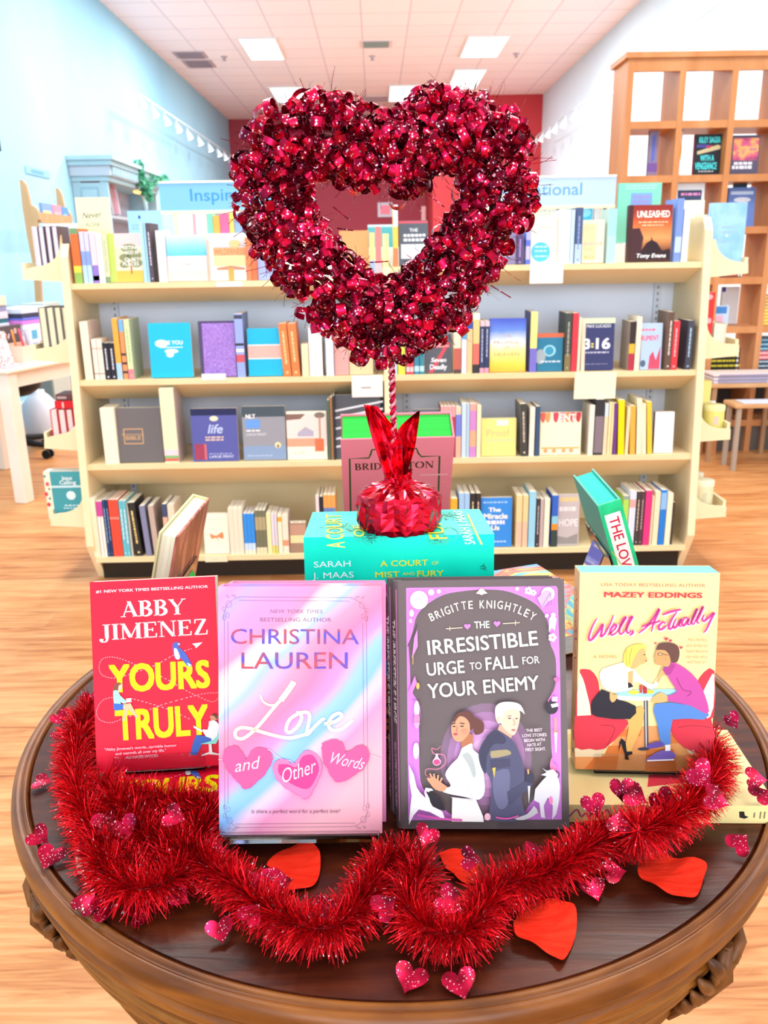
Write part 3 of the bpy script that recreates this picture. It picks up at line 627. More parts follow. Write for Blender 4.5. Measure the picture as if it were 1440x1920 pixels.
shelf_row('TL', 527, [
 ('S', 141, 156, 428, '#e8743a', 'orange and red spine with green tip, leftmost book', dict(bands=[(0, .2, '#9ac05c'), (.2, .32, '#f8dc50'), (.9, 1, '#7aa070')])),
 ('S', 157.5, 166, 434, '#d5d2f4', 'lilac-topped blue spine, left of a matching pair', dict(bands=[(0, .35, '#bfe0fa'), (.35, .62, '#8fa8ee')], g='lilac and blue pair on the top left shelf')),
 ('S', 166.5, 175, 434, '#d5d2f4', 'lilac-topped blue spine, right of a matching pair', dict(bands=[(0, .35, '#bfe0fa'), (.35, .62, '#8fa8ee')], g='lilac and blue pair on the top left shelf')),
 ('S', 176, 187, 437, '#f4d6dc', 'pale pink spine with purple foot', dict(bands=[(0, .36, '#9a7fd0'), (.05, .15, '#d878b8')])),
 ('S', 187.5, 198.5, 437, '#f8f4f8', 'white spine with faint grey lettering', dict(mark='#c8d0e8')),
 ('S', 199, 207.5, 437, '#dfe0b4', 'cream spine with green leaf pattern', dict(bands=[(.0, .12, '#7f9a70'), (.5, .55, '#e8e8b0')], mark='#b8c090')),
 ('F', 208, 270, 438, '#f2dcc4', 'lime-edged book with dark trees and white capitals on its cover', dict(art=a_quiet)),
 ('S', 270.5, 277, 416, '#b8e4f4', 'tall light blue spine, left of two', {}), ('S', 277.5, 282, 416, '#a4d2ea', 'tall narrow light blue spine, right of two', {}),
 ('S', 282.5, 290, 418, '#5c505c', 'dark charcoal spine with white label', dict(mark='#e8e0ec', side='#50444e')),
 ('S', 299, 314.5, 432, '#fdf6fa', 'tall plain white spine', {}),
 ('F', 316, 391, 441, '#f9dfdc', 'book with turquoise sea and pink sand cover', dict(art=a_beach)),
 ('S', 391.5, 394.5, 450, '#e8c8b0', 'slim tan spine between two outward-facing covers', {}),
 ('F', 395, 463, 438, '#fdf4ec', 'orange and cream desert book facing out', dict(art=a_wild)),
 ('S', 463.5, 473, 445, '#f58a5c', 'orange-red spine, left of two', dict(g='orange pair beside the heart')), ('S', 473.5, 483, 448, '#f07a50', 'orange-red spine, right of two', dict(g='orange pair beside the heart')),
 ('F', 485, 530, 470, '#a8b8f0', 'periwinkle book half hidden by the heart', {}),
 ('F', 638, 693, 433, '#e9a468', 'tan-orange book seen through the heart', dict(art=a_heartbook)),
 ('S', 694, 704, 436, '#f2d890', 'cream-yellow spine seen through the heart beside a tan book', dict(bands=[(0, .4, '#a8c0e0')])), ('S', 705, 716, 425, '#ee8a84', 'salmon pink spine seen through the heart', dict(bands=[(0, .3, '#d8c0c8')])),
 ('S', 718, 726, 438, '#fbf3a8', 'pale yellow spine, left of two seen through the heart', {}), ('S', 726.5, 729.8, 438, '#f8f0a0', 'pale yellow spine, right of two seen through the heart', {})])
shelf_row('TR', 495, [
 ('S', 738, 747, 384, '#fbd25a', 'very tall yellow and white spine seen through the heart', dict(bands=[(.65, 1, '#f2ecf4'), (0, .3, '#e88a5c')])),
 ('F', 748, 803, 414, '#5b626c', 'charcoal book with white lettering seen through the heart', dict(art=a_dark)),
 ('F', 922, 967, 432, '#8f84a8', 'greyish purple book half hidden behind the heart', dict(art=lambda a: bars(a, 936, 964, (476,), 5, '#b0a8c8'))),
 ('S', 969, 980, 440, '#5f4a78', 'dark purple spine', dict(mark='#a898d0')),
 ('S', 985, 993.5, 380, '#5f78e0', 'tall violet-blue spine with pale middle', dict(bands=[(.08, .3, '#c8c0e0'), (.4, .7, '#b8b8f0')])),
 ('F', 994, 1044, 408, '#fbf4d6', 'cream book with a round turquoise seal', dict(art=a_circle)),
 ('S', 1045, 1066.5, 393, '#faf4ee', 'thick white spine next to turquoise-seal book', {}), ('S', 1067, 1074.5, 393, '#c4dcf6', 'pale blue spine beside thick white one', {}),
 ('S', 1076, 1089, 389, '#4a5e88', 'navy spine with pale blue foot', dict(bands=[(0, .35, '#bcd4f0')], mark='#8fa0c8')),
 ('F', 1090, 1131, 413, '#fbf2cc', 'cream book with peach lettering', dict(art=a_peach)),
 ('S', 1136, 1152, 391, '#a8dcea', 'pale turquoise curved spine', dict(side='#cde6da', bands=[(0, .5, '#b8e0f4')])),
 ('F', 1175, 1256, 385, M_SUNSET, 'reddish-brown sunset book with white title facing out', dict(art=a_unl, spine='#4a2420', T=.03)),
 ('S', 1262, 1274, 372, '#7f9ce8', 'tall periwinkle spine', dict(bands=[(.15, .4, '#c4d8f8')])), ('S', 1275.5, 1287, 392, '#eef2fb', 'white spine right of tall periwinkle one', {}),
 ('F', 1277, 1314, 376, '#f8ecd0', 'tall cream book at the back', dict(dy=.17))])
shelf_row('2L', 706, [
 ('S', 160, 175, 603, '#fdf3cf', 'tall cream spine, leftmost book', dict(side='#e8cfc0')),
 ('S', 178, 187, 636, '#fbe6d4', 'short cream spine with gold lines, left of two', dict(bands=[(.76, .78, '#c8a070'), (.14, .16, '#8a7a70')])), ('S', 187.5, 197.5, 636, '#fbe6d4', 'short cream spine with gold lines, right of two', dict(bands=[(.76, .78, '#c8a070'), (.14, .16, '#8a7a70')])),
 ('S', 198, 208.5, 643, '#2f2c33', 'short black spine with white lettering, left of two', dict(mark='#d8d8e0')), ('S', 209, 219.5, 643, '#2f2c33', 'short black spine with white lettering, right of two', dict(mark='#d8d8e0')),
 ('S', 220, 230.5, 597, '#fbb04a', 'tall orange spine with pale blue foot', dict(bands=[(0, .27, '#b4d4ec')])),
 ('S', 232, 240.5, 599, '#f29a66', 'blue-topped orange spine with black dots', dict(bands=[(.8, 1, '#7fb8e8'), (.1, .14, '#4a3a3a'), (.25, .29, '#4a3a3a'), (.4, .44, '#4a3a3a')])),
 ('S', 241.5, 252, 599, '#dcecb0', 'lime spine with pink foot and sage cover', dict(bands=[(0, .17, '#f08a98')], side='#b8c8a4', mark='#c0d090')),
 ('F', 284, 363, 607, '#25bfe2', 'bright cyan book with white floral emblem', dict(art=a_cyan, T=.035)),
 ('F', 377, 444.5, 603, '#6a4a90', 'purple swirl-patterned book with dark edge', dict(art=a_purple)),
 ('S', 445.5, 461, 588, '#9fb0ea', 'tall periwinkle boxed spine with red mark', dict(bands=[(.92, .98, '#4a4a60'), (.5, .54, '#3a3a40'), (.4, .45, '#f0f0fa'), (.24, .36, '#d8606a')], side='#7a88b8')),
 ('F', 467, 531, 617, '#22bbe4', 'cyan book with broad pink band', dict(art=a_band, T=.03)),
 ('S', 532, 547, 606, '#f4874c', 'leaning orange spine, left of two', dict(lean=-.06, mark='#ffcf90', g='orange leaning pair on the second left shelf')), ('S', 548.5, 563.5, 606, '#f4874c', 'leaning orange spine, right of two', dict(lean=-.06, mark='#ffcf90', g='orange leaning pair on the second left shelf')),
 ('S', 567, 580, 645, '#fbe6bc', 'short cream spine beside leaning orange ones', {}), ('S', 581, 606, 612, '#fdf8ec', 'very thick white spine', {}),
 ('S', 612, 627, 628, '#dfe6f8', 'pale lavender spine beside very thick white one', dict(side='#6a7888')),
 ('F', 628, 655, 600, '#f4a8a0', 'salmon pink book below the tip of the heart', {}), ('F', 656, 700, 615, '#f6cfa0', 'light tan book below the tip of the heart', {})])
shelf_row('2R', 698, [
 ('S', 738, 745, 650, '#c8dcf0', 'slim pale blue spine beside the twisted stick', {}), ('S', 746, 760, 650, '#d8dc50', 'yellow-green spine', {}),
 ('S', 762, 768.5, 655, '#ec4a5c', 'slim red spine, left of two', dict(bands=[(.1, .3, '#f8d0d0')])), ('S', 769, 775.5, 655, '#ec4a5c', 'slim red spine, right of two', dict(bands=[(.1, .3, '#f8d0d0')])),
 ('S', 777, 786, 650, '#3f8fa8', 'slim teal spine, left of two', dict(bands=[(.1, .3, '#c0e8f0')])), ('S', 787, 795.5, 650, '#3f8fa0', 'slim teal spine, right of two', dict(bands=[(.1, .3, '#c0e8f0')])),
 ('F', 797, 846, 628, '#5a5d66', 'charcoal book with red numeral', dict(art=a_seven)),
 ('S', 850, 864, 605, '#f6e0c4', 'cream spine with red lower half', dict(bands=[(.08, .5, '#c86a5a'), (0, .08, '#5a4a4a')])), ('S', 865, 874.5, 601, '#f2e6ee', 'white spine with bright blue top', dict(bands=[(.65, 1, '#5ab4ea')])),
 ('S', 875, 885, 602, '#f6cc94', 'peach spine with dark blue top', dict(bands=[(.85, 1, '#3a5ab8')])), ('S', 886, 898, 588, '#f8d08a', 'tall golden spine with black foot', dict(bands=[(0, .15, '#3a3a40'), (.15, .5, '#f07868'), (.9, 1, '#fdf6ea')])),
 ('S', 899, 907.5, 602, '#3a4468', 'dark navy ribbed spine, left of two', dict(mark='#b8c0dc', bands=[(.9, 1, '#f0c8d0'), (0, .1, '#f0a0b0')], g='navy ribbed pair')), ('S', 908, 916.5, 602, '#3a4468', 'dark navy ribbed spine, right of two', dict(mark='#b8c0dc', bands=[(.9, 1, '#f0c8d0'), (0, .1, '#f0a0b0')], g='navy ribbed pair')),
 ('F', 917.5, 985, 598, M_HEAV, 'book with blue sky over golden glow', dict(art=a_heaven)),
 ('S', 992, 1005, 585, '#f6ee90', 'tall yellow spine with violet foot', dict(bands=[(0, .4, '#7f78d0')], side='#4a4a80')),
 ('F', 1006, 1054, 626, '#2f7fa0', 'teal book with orange top band and circle', dict(art=a_teal)),
 ('S', 1057, 1068.5, 587, '#4a4f48', 'dark grey-green tall spine', dict(bands=[(0, .3, '#8a7a50')], mark='#a8a898')), ('S', 1069.5, 1080.5, 587, '#d8404e', 'tall crimson spine', dict(side='#b03040')), ('S', 1081, 1086.5, 595, '#f6e4c4', 'slim cream spine right of crimson one', {}),
 ('F', 1088, 1149, 598, '#3c3f6c', 'navy book with large white numerals', dict(art=a_316, T=.03)),
 ('S', 1176, 1187, 603, '#3c3030', 'black spine with yellow and crimson foot', dict(bands=[(.35, .55, '#e0b840'), (0, .35, '#b83a4c')], side='#a89888')), ('S', 1188, 1197.5, 594, '#fbecd0', 'cream spine next to black, yellow and crimson one', {}),
 ('F', 1199, 1238, 607, '#b8d0f2', 'light blue book with red capitals', dict(art=a_argu)),
 ('S', 1246, 1256, 585, '#6a5248', 'tall brown spine with white marks', dict(mark='#e8dcd0', side='#8a7060')), ('S', 1256.5, 1268, 602, '#ea4048', 'bright red spine near the right end', dict(mark='#f8b0b0')),
 ('S', 1283, 1294, 601, '#4a4c58', 'black spine with blue title, rightmost book', dict(mark='#a8c8dc', side='#4a4858'))])
shelf_row('3L', 868, [
 ('S', 198, 224, 765, '#fdf2d4', 'thick cream book edge beside the grey book', dict(d=.1)),
 ('F', 225, 308, 767, '#736c6b', 'grey book with copper square emblem', dict(art=a_bible, T=.04)),
 ('S', 310, 336.5, 728, '#fdf3c4', 'very tall thick cream boxed spine with flowers', dict(bands=[(.02, .06, '#e86a60'), (.06, .1, '#8fc080'), (.1, .18, '#f8dce0')], side='#d8c4bc')),
 ('F', 363, 449, 768, '#5d5fa6', 'indigo book with large pale script title', dict(art=a_life, T=.03)),
 ('F', 458, 538, 764, '#9d9ca2', 'grey book with slate top and blue square', dict(art=a_nlt, T=.03)),
 ('F', 540, 615, 773, '#fdf3dc', 'cream book with peach landscape cover', dict(art=a_land)),
 ('S', 616.5, 621.5, 750, '#5a6a54', 'slim dark green spine', {}), ('S', 622, 626.5, 745, '#a87850', 'slim brown spine', {}), ('S', 627, 630.5, 742, '#3c3c40', 'slim black spine beside striped book', {}),
 ('F', 631, 715, 742, '#57595f', 'charcoal book with white diagonal stripes', dict(art=a_strip))])
shelf_row('3R', 858, [
 ('F', 775, 825, 769, '#6a7078', 'dark grey book behind the upright pink book', {})]
 + seq(826, 853.5, 4, 762, '#b84858', ['dark red slim spine, first of four from the left,', 'dark red slim spine, second of four from the left,', 'dark red slim spine, third of four from the left,', 'dark red slim spine, last of four from the left,'], bands=[(.8, 1, '#f0a8a8')], g='four dark red spines') + [
 ('S', 854, 864, 763, '#7f88dc', 'violet-blue spine with peach ends', dict(bands=[(0, .42, '#f2b8a0'), (.85, 1, '#f8d8b8')])), ('S', 865, 873.5, 756, '#cfe4ee', 'tall pale blue spine, left of two', {}), ('S', 874, 879.5, 757, '#bcd6ea', 'narrower pale blue spine, right of two', {}),
 ('S', 880, 892, 757, '#d890d4', 'pinkish purple spine with peach middle', dict(bands=[(.2, .5, '#f4b48c'), (.87, 1, '#f0b0a0')])), ('S', 893, 901, 760, '#fcecc0', 'cream spine left of the yellow book', {}),
 ('F', 902, 967, 786, '#fbe88a', 'pale yellow book with faint gold title', dict(art=a_proof)),
 ('S', 977, 989, 757, '#4a4844', 'black leaning spine with oblique dark side', dict(lean=-.05, mark='#d8c8b8', side='#7a786c')), ('S', 991, 1000.5, 764, '#faf0dc', 'cream spine right of black leaning one', {}), ('S', 1002, 1010, 762, '#3f5878', 'navy spine', {}),
 ('F', 1011, 1088, 775, '#fdf3d0', 'cream book with row of red flowers', dict(art=a_floral)),
 ('S', 1101, 1110.5, 760, '#f8f0de', 'cream spine left of thick black one', dict(side='#f0e0c4')), ('S', 1112, 1128, 749, '#3a383c', 'thick black spine with pale panel', dict(bands=[(.04, .7, '#8a7c84')])),
 ('S', 1129, 1136, 757, '#f8dcb4', 'peach spine with pale blue top', dict(bands=[(.75, 1, '#d4e4f0')])), ('S', 1137, 1141.5, 755, '#fbe8b0', 'slim light yellow spine, left of two', {}), ('S', 1142, 1146.5, 756, '#f8e0a4', 'slim light yellow spine, right of two', {}),
 ('S', 1148, 1154.5, 756, '#74408e', 'slim purple spine', dict(lean=-.03)), ('S', 1158, 1169.5, 750, '#ffe314', 'leaning vivid yellow spine', dict(lean=-.05)), ('S', 1170.5, 1176.5, 763, '#f8e0b0', 'slim cream spine between yellow and orange ones', {}),
 ('S', 1180, 1190, 761, '#fbb54a', 'leaning orange spine', dict(lean=-.05)), ('S', 1192.5, 1201.5, 748, '#fdf4cc', 'leaning pale cream spine, left of two', dict(lean=-.05)), ('S', 1202.5, 1210.5, 757, '#fdf0cc', 'leaning pale cream spine, right of two', dict(lean=-.07)),
 ('S', 1213, 1222, 753, '#fbcf40', 'leaning golden yellow spine', dict(lean=-.08)),
 ('F', 1224, 1260, 774, '#fbf4f0', 'white glossy book at the right end', dict(spine='#5a5a80'))])
shelf_row('4L', 1043, [
 ('S', 177, 190, 934, '#fbeac8', 'thick cream spine, leftmost book', {}),
 ('S', 191, 196.5, 940, '#fdf2e4', 'white spine with magenta top, left of two', dict(bands=[(.73, 1, '#d8489c')])), ('S', 197, 202, 940, '#fdf2e4', 'white spine with magenta top, right of two', dict(bands=[(.73, 1, '#d8489c')])),
 ('S', 203, 208, 937, '#2f4a74', 'slim navy spine, left of two', dict(mark='#a0b8d8')), ('S', 208.5, 213, 937, '#2a3f68', 'slim navy spine, right of two', dict(mark='#a0b8d8'))]
 + seq(214, 232, 3, 937, '#ee5440', ['orange-red spine, first of three from the left,', 'orange-red spine, middle of three,', 'orange-red spine, last of three from the left,'], bands=[(.66, .7, '#f89080')], g='three orange-red spines')
 + seq(233, 246, 2, 939, '#6cc0cc', ['teal-and-white patterned spine, left of two', 'teal-and-white patterned spine, right of two'], mark='#f0fafa', g='teal patterned pair') + [
 ('S', 247, 251, 943, '#c8c0b0', 'slim speckled floral spine', {}), ('S', 255, 268, 942, '#35322f', 'thick black leaning spine with gold title', dict(lean=-.06, mark='#e8cc80', side='#2f2c2c')),
 ('S', 275, 285, 948, '#8a8ba8', 'grey-lavender leaning spine', dict(lean=-.05, side='#8a8ca8')), ('S', 290, 300, 948, '#c8b0a0', 'taupe leaning spine', dict(lean=-.04)),
 ('S', 312, 321, 945, '#4a5474', 'navy spine with peach foot', dict(bands=[(0, .75, '#e8b898')])), ('S', 322, 334, 946, '#f4dcc0', 'light peach spine beside the navy one', {}),
 ('F', 385, 432, 965, '#fdf3da', 'cream book with an orange bow', dict(art=a_bow)) ]
 + seq(433, 459, 3, 953, '#fbe6cc', ['cream spine, first of three right of the bow book,', 'cream spine, middle of three right of the bow book,', 'cream spine, third of three right of the bow book,'], g='cream spines near the bow book')
 + seq(460, 481, 3, 963, '#3a94ea', ['bright blue spine with white foot, first of three,', 'bright blue spine with white foot, middle of three,', 'bright blue spine with white foot, third of three,'], bands=[(0, .1, '#f8ecd0'), (.1, .27, '#cfe6f8')], g='three bright blue spines')
 + seq(482, 502, 3, 957, '#7c7a60', ['olive ribbed spine, first of three,', 'olive ribbed spine, middle of three,', 'olive ribbed spine, third of three,'], bands=[(0, .15, '#f2e0b8'), (.55, .85, '#b8a880')], g='three olive spines') + [
 ('S', 503, 511.5, 962, '#fbeeb0', 'light yellow spine right of the olive ones', {}), ('S', 512, 517.5, 963, '#ece0e8', 'slim pinkish white spine with yellow foot, left of two', dict(bands=[(0, .2, '#e8dc70')])), ('S', 518, 522.5, 963, '#ece0e8', 'slim pinkish white spine with yellow foot, right of two', dict(bands=[(0, .2, '#e8dc70')])),
 ('S', 523.5, 531.5, 965, '#fdf0d0', 'cream spine with an orange spot', dict(bands=[(.82, .94, '#f2b040')])), ('S', 532, 543, 966, '#fbe8d0', 'cream spine with orange flowers', dict(bands=[(.2, .35, '#f0a078')], side='#e0d0c4')),
 ('F', 544, 576, 980, '#a8846c', 'brown landscape book beside the aqua book', dict(art=a_box)),
 ('S', 596, 602, 930, '#f4e0e0', 'slim spine with white top and blue foot', dict(bands=[(0, .7, '#5a7ab0')])), ('S', 603, 609, 931, '#30303a', 'slim black spine', {})]
 + seq(610, 632, 3, 928, '#f4a85a', ['orange spine with blue foot, first of three beside the pink book', 'orange spine with blue foot, middle of three beside the pink book', 'orange spine with blue foot, third of three beside the pink book'], bands=[(0, .78, '#6888c0')], full=1, g='orange-topped spines beside the pink book'))
shelf_row('4R', 1027, [
 ('S', 845, 857, 935, '#f8b43c', 'orange spine beside the pink book', {}), ('S', 860, 869.5, 925, '#a8ccf0', 'light blue spine, left of two', {}), ('S', 870, 879.5, 925, '#a8ccf0', 'light blue spine, right of two', {}),
 ('S', 881, 890, 925, '#3a3434', 'black spine with cream stripe, left of two', dict(mark='#e0cc90')), ('S', 891, 900, 925, '#3a3434', 'black spine with cream stripe, right of two', dict(mark='#e0b8a0')),
 ('F', 901, 959, 936, '#3a90e4', 'bright blue book with thick white title', dict(art=a_mir, T=.03)),
 ('S', 966, 977, 929, '#f6d89c', 'tan spine, left of two beside the bright blue book', dict(full=0, bands=[(0, .5, '#f6c8a8')])), ('S', 978, 988, 929, '#f6d89c', 'tan spine, right of two beside the bright blue book', dict(bands=[(0, .5, '#f6c8a8')])),
 ('S', 989.5, 1002, 922, '#9fd8ee', 'tall light turquoise spine', {}), ('S', 1003.5, 1010, 935, '#4a4244', 'slim dark spine right of turquoise one', dict(mark='#c8c0c0')), ('S', 1010.5, 1017, 936, '#c8b4b0', 'slim grey-pink spine', {}), ('S', 1018, 1028, 935, '#fdf2d8', 'cream spine left of colourful blue and orange one', {}),
 ('S', 1032, 1043.5, 929, '#3a6ac8', 'spine with blue top, orange middle and dark foot', dict(bands=[(0, .33, '#3c4a44'), (.33, .45, '#f09830'), (.45, .6, '#8fd0e0')])),
 ('F', 1044, 1084, 930, '#c8bcba', 'grey book with gold and white capitals', dict(art=a_hope)),
 ('S', 1163, 1173.5, 930, '#b4e060', 'lime green spine', dict(bands=[(.93, 1, '#9aa8a0')])), ('S', 1174.5, 1186.5, 921, '#dfe6f6', 'tall white and pale blue spine', dict(bands=[(.7, .85, '#e8b0a8')])),
 ('S', 1188, 1195, 922, '#4a4240', 'dark brown spine, left of two', dict(mark='#e0ccb0')), ('S', 1195.5, 1202.5, 922, '#5a4048', 'dark brown spine, right of two', dict(mark='#c0a8a0')), ('S', 1203.5, 1215.5, 920, '#e03c80', 'magenta pink spine', {}),
 ('S', 1216, 1220, 930, '#f4d8b0', 'slim tan spine right of magenta one', {}), ('S', 1221, 1231, 922, '#fbe6c0', 'light tan spine with small mark', {}),
 ('S', 1232, 1243, 919, '#2c82d8', 'bright blue spine with pale panel', dict(bands=[(.65, .95, '#8fc0f0')])), ('S', 1244, 1254.5, 925, '#fbeccc', 'cream spine right of bright blue one', {}), ('S', 1255.5, 1259, 942, '#4a443c', 'slim dark spine at the right end', {})])
# ================================================================== in and behind the end pockets
def fore_book(lab, xa, xb, Y, z, ztop, d, col, pages, grp=None):
    # closed book whose page edges face the viewer, covers on both sides
    m = Matrix.Translation((xa, Y+d, z)) @ Matrix.Rotation(-PI/2, 4, 'Z')
    return book(lab, d, xb-xa-.001, ztop-z, m, col, pages=pages, hard=True, group=grp)
Y0, zf, xa, xb = PK['L1']
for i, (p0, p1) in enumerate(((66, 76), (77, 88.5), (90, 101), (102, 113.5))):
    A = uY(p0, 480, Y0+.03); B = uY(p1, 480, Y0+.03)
    fore_book(['white journal with pale page edges, outermost in the upper left end pocket', 'white journal second from outside in the upper left end pocket', 'white journal third from outside in the upper left end pocket', 'white journal nearest the shelf in the upper left end pocket'][i], A.x, B.x, Y0+.03, zf, uY(90, 424, Y0+.03).z, .13, '#6a5660' if i else '#e8dce4', '#f3e6f4', 'white journals in the upper left end pocket')  # plum covers paint in the dark gaps between the white journals
A = uY(88, 480, Y0+.19); B = uY(152, 480, Y0+.19)
book('wide white book standing behind the row of white journals', B.x-A.x, .03, uY(120, 419, Y0+.19).z-zf, frame_of((A.x, Y0+.19, zf), 0), '#fefcfa')
Y0, zf, xa, xb = PK['L2']
for i, (p0, p1) in enumerate(((79, 93), (94, 107.5), (108.5, 121), (122, 132))):
    A = uY(p0, 640, Y0+.03); B = uY(p1, 640, Y0+.03)
    fore_book('taupe-edged book with cream pages in the middle left end pocket, '+['outermost', 'second', 'third', 'innermost'][i], A.x, B.x, Y0+.03, zf, uY(100, 576, Y0+.03).z, .13, '#8c8078', '#fbeec8', 'cream-paged books in the left end pocket')
Y0, zf, xa, xb = PK['L3']
for i, (p0, p1) in enumerate(((97, 111), (112, 125.5), (126.5, 139), (140, 151))):
    A = uY(p0, 800, Y0+.03); B = uY(p1, 800, Y0+.03)
    fore_book('red-covered book with blush pages in the lower left end pocket, '+['outermost', 'second', 'third', 'innermost'][i], A.x, B.x, Y0+.03, zf, uY(110, 768, Y0+.03).z, .14, '#d8454c', '#fbdfd8', 'red-covered books in the left end pocket')
z1 = uY(110, 768, Y0+.03).z
A = uY(111, 760, Y0+.09); B = uY(152, 760, Y0+.09); ht = (uY(130, 740, Y0+.09).z-uY(130, 755, Y0+.09).z)
t = thing('gift_box', 'flat bright red box lying on the red-covered books', 'box', ((A.x+B.x)/2, Y0+.12, z1))
mb = MB(); mb.bbox((A.x, Y0+.04, z1+.001), (B.x, Y0+.16, z1+ht), M('#e0242c'), .002); mb.build('box_body', t)
q = Vector(((A.x+B.x)/2-.01, Y0+.038, z1+ht*.5)); mb = MB(); mb.box(q+Vector((-.004, -.001, -.012)), q+Vector((.004, 0, .012)), M('#f0b8b4')); mb.build('ribbon', t)
mb = MB(); mb.bbox((A.x+.006, Y0+.045, z1+ht+.001), (B.x, Y0+.15, z1+ht+.026), M('#6a4444'), .002); mb.box((A.x+.012, Y0+.0445, z1+ht+.008), (A.x+.05, Y0+.0455, z1+ht+.018), M('#b8a09a'))
one('book', mb, 'dark brownish book lying on top of the flat red box', 'book', ((A.x+B.x)/2, Y0+.1, z1+ht+.001))
Y0, zf, xa, xb = PK['L4']
A = uY(92, 970, Y0+.03); B = uY(166, 970, Y0+.03); h = uY(130, 884, Y0+.03).z-zf; w = min(B.x, GXL-.035)-A.x
ar = Art(w, h, [(92, 884), (160, 884), (160, 970), (92, 970)])
ar.rect(92, 884, 103, 970, '#f8ecd0'); 
for (x, y, r, c) in ((94, 892, 2.5, '#4a8a94'), (97, 906, 4, '#e0606a'), (93, 924, 4, '#d85060'), (98, 932, 2.5, '#4a8a94'), (95, 943, 4, '#e0404a'), (99, 915, 2, '#4a5a60'), (99, 960, 3, '#4a8a94')): ar.ell(x, y, r*.8, r, c, 10)
ar.text('Jesus', (122, 899), (140, 899), 7, '#eef8f8', bold=.02); ar.text('Calling', (118, 907), (146, 907), 7, '#eef8f8', bold=.02); ar.rect(103, 909, 160, 913, '#cfe8ea'); ar.ell(135, 927, 8, 8, '#dff0ee')
bars(ar, 122, 146, (944,), 2.4, '#cfe8ea'); bars(ar, 120, 142, (949,), 2.4, '#cfe8ea')
book('teal book with round medallion and floral spine in the lowest left end pocket', w, .06, h, frame_of((A.x, Y0+.03, zf), 0, -.0), '#4a9fa6', front=ar, spine_mat='#f8ecd0', pages='#fbf0dc')
Y0, zf, xa, xb = PK['R1']
A = uY(1326, 480, Y0+.05); B = uY(1392, 480, Y0+.05); h = uY(1360, 380, Y0+.05).z-zf
ar = Art(B.x-A.x, h, [(1320, 380), (1394, 380), (1392, 492), (1326, 492)]); bars(ar, 1346, 1372, (423, 431, 447), 2, '#a0b8f0'); ar.ell(1358, 438, 3, 2, '#d8ecfc')
M_BLUEM = m_noise('mottled_blue_print', [(.35, '#8cc2f4'), (.6, '#a8d6fa')], 14, rough=.4)
book('light blue mottled book standing in the upper right end pocket', B.x-A.x, .03, h, frame_of((A.x, Y0+.05, zf), 0), M_BLUEM, front=ar, pages='#f6eaf0')
A = uY(1313, 480, Y0+.12); book('narrow cream book behind the mottled blue book', .04, .03, uY(1318, 402, Y0+.12).z-zf, frame_of((GXR+.034, Y0+.13, zf), 0), '#f6ecd4')
Y0, zf, xa, xb = PK['R2']
A = uY(1312, 600, Y0+.02); B = uY(1337, 600, Y0+.02)
book('bright red book with pink corners in the middle right end pocket', B.x-A.x, .045, uY(1325, 548, Y0+.02).z-zf, frame_of((A.x, Y0+.02, zf), 0), '#ee3a3a', front=(lambda a: (a.ell(1325, 556, 8, 5, '#f8b0b8'), a.ell(1330, 597, 4, 5, '#f8b0b8'), a)[2])(Art(B.x-A.x, uY(1325, 548, Y0+.02).z-zf, [(1312, 548), (1337, 548), (1337, 650), (1312, 650)])))
A = uY(1338, 630, Y0+.04); B = uY(1361, 630, Y0+.04)
fore_book('cream book with page edges out in the middle right end pocket', A.x, B.x, Y0+.04, zf, uY(1350, 606, Y0+.04).z, .11, '#f6e8cc', '#fbf0da')
Y0, zf, xa, xb = PK['R3']
A = uY(1303, 780, Y0+.13); B = uY(1329, 780, Y0+.13)
t = thing('candle_box', 'tall pale yellow candle carton in the lower right end pocket', 'box', ((A.x+B.x)/2, Y0+.16, zf))
mb = MB(); mb.bbox((max(A.x, GXR+.034), Y0+.13, zf), (B.x, Y0+.2, uY(1315, 714, Y0+.13).z), M('#f6e88e'), .003); mb.build('carton', t)
q = uY(1311, 728, Y0+.13); mb = MB(); mb.lathe([(0, 0), (.012, 0)], M('#f0c0c8'), n=12); mb.build('round_label', t, T=Matrix.Translation((q.x, Y0+.1285, q.z)) @ Matrix.Rotation(PI/2, 4, 'X'))
def tin(lab, x0, x1, yt, yb, Y, z, col, lid, spot=None):
    A = uY(x0, yb, Y); B = uY(x1, yb, Y); r = (B.x-A.x)/2; c = ((A.x+B.x)/2, Y+r, z); H = uY((x0+x1)/2, yt, Y).z-z
    t = thing('candle_tin', lab, 'candle', c)
    mb = MB(); mb.lathe([(0, 0), (r*.95, 0), (r, .004), (r, H*.8)], M(col), c, 28); jr = mb.build('jar', t)
    mb = MB(); mb.lathe([(r*1.03, H*.8), (r*1.03, H*.97), (r*.98, H), (0, H)], M(lid), c, 28); mb.build('lid', t)
    if spot:
        mb = MB(); a = -PI/2; mb.lathe([(r*1.006, H*.3), (r*1.006, H*.62)], M(spot), c, 6, a0=a-.35, a1=a+.1); mb.build('jar_label', jr)
tin('round pale yellow candle tin beside the tall candle carton', 1324, 1362, 762, 806, Y0+.03, zf, '#f4e884', '#f8f0a8', '#ecc8c0')
tin('small white-capped jar behind the round yellow candle tin', 1327, 1339, 753, 800, Y0+.14, zf, '#f2ecd8', '#fdfaf0')
Y0, zf, xa, xb = PK['R4']
tin('cream candle tin with pale lid, front one in the lowest right end pocket', 1303, 1341, 904, 952, Y0+.03, zf, '#f4ebc0', '#fbf4ce', '#d8d4b0')
tin('cream candle tin partly hidden behind the front one in the lowest pocket', 1300, 1317, 888, 940, Y0+.18, zf, '#efe6c4', '#f8f0d4')
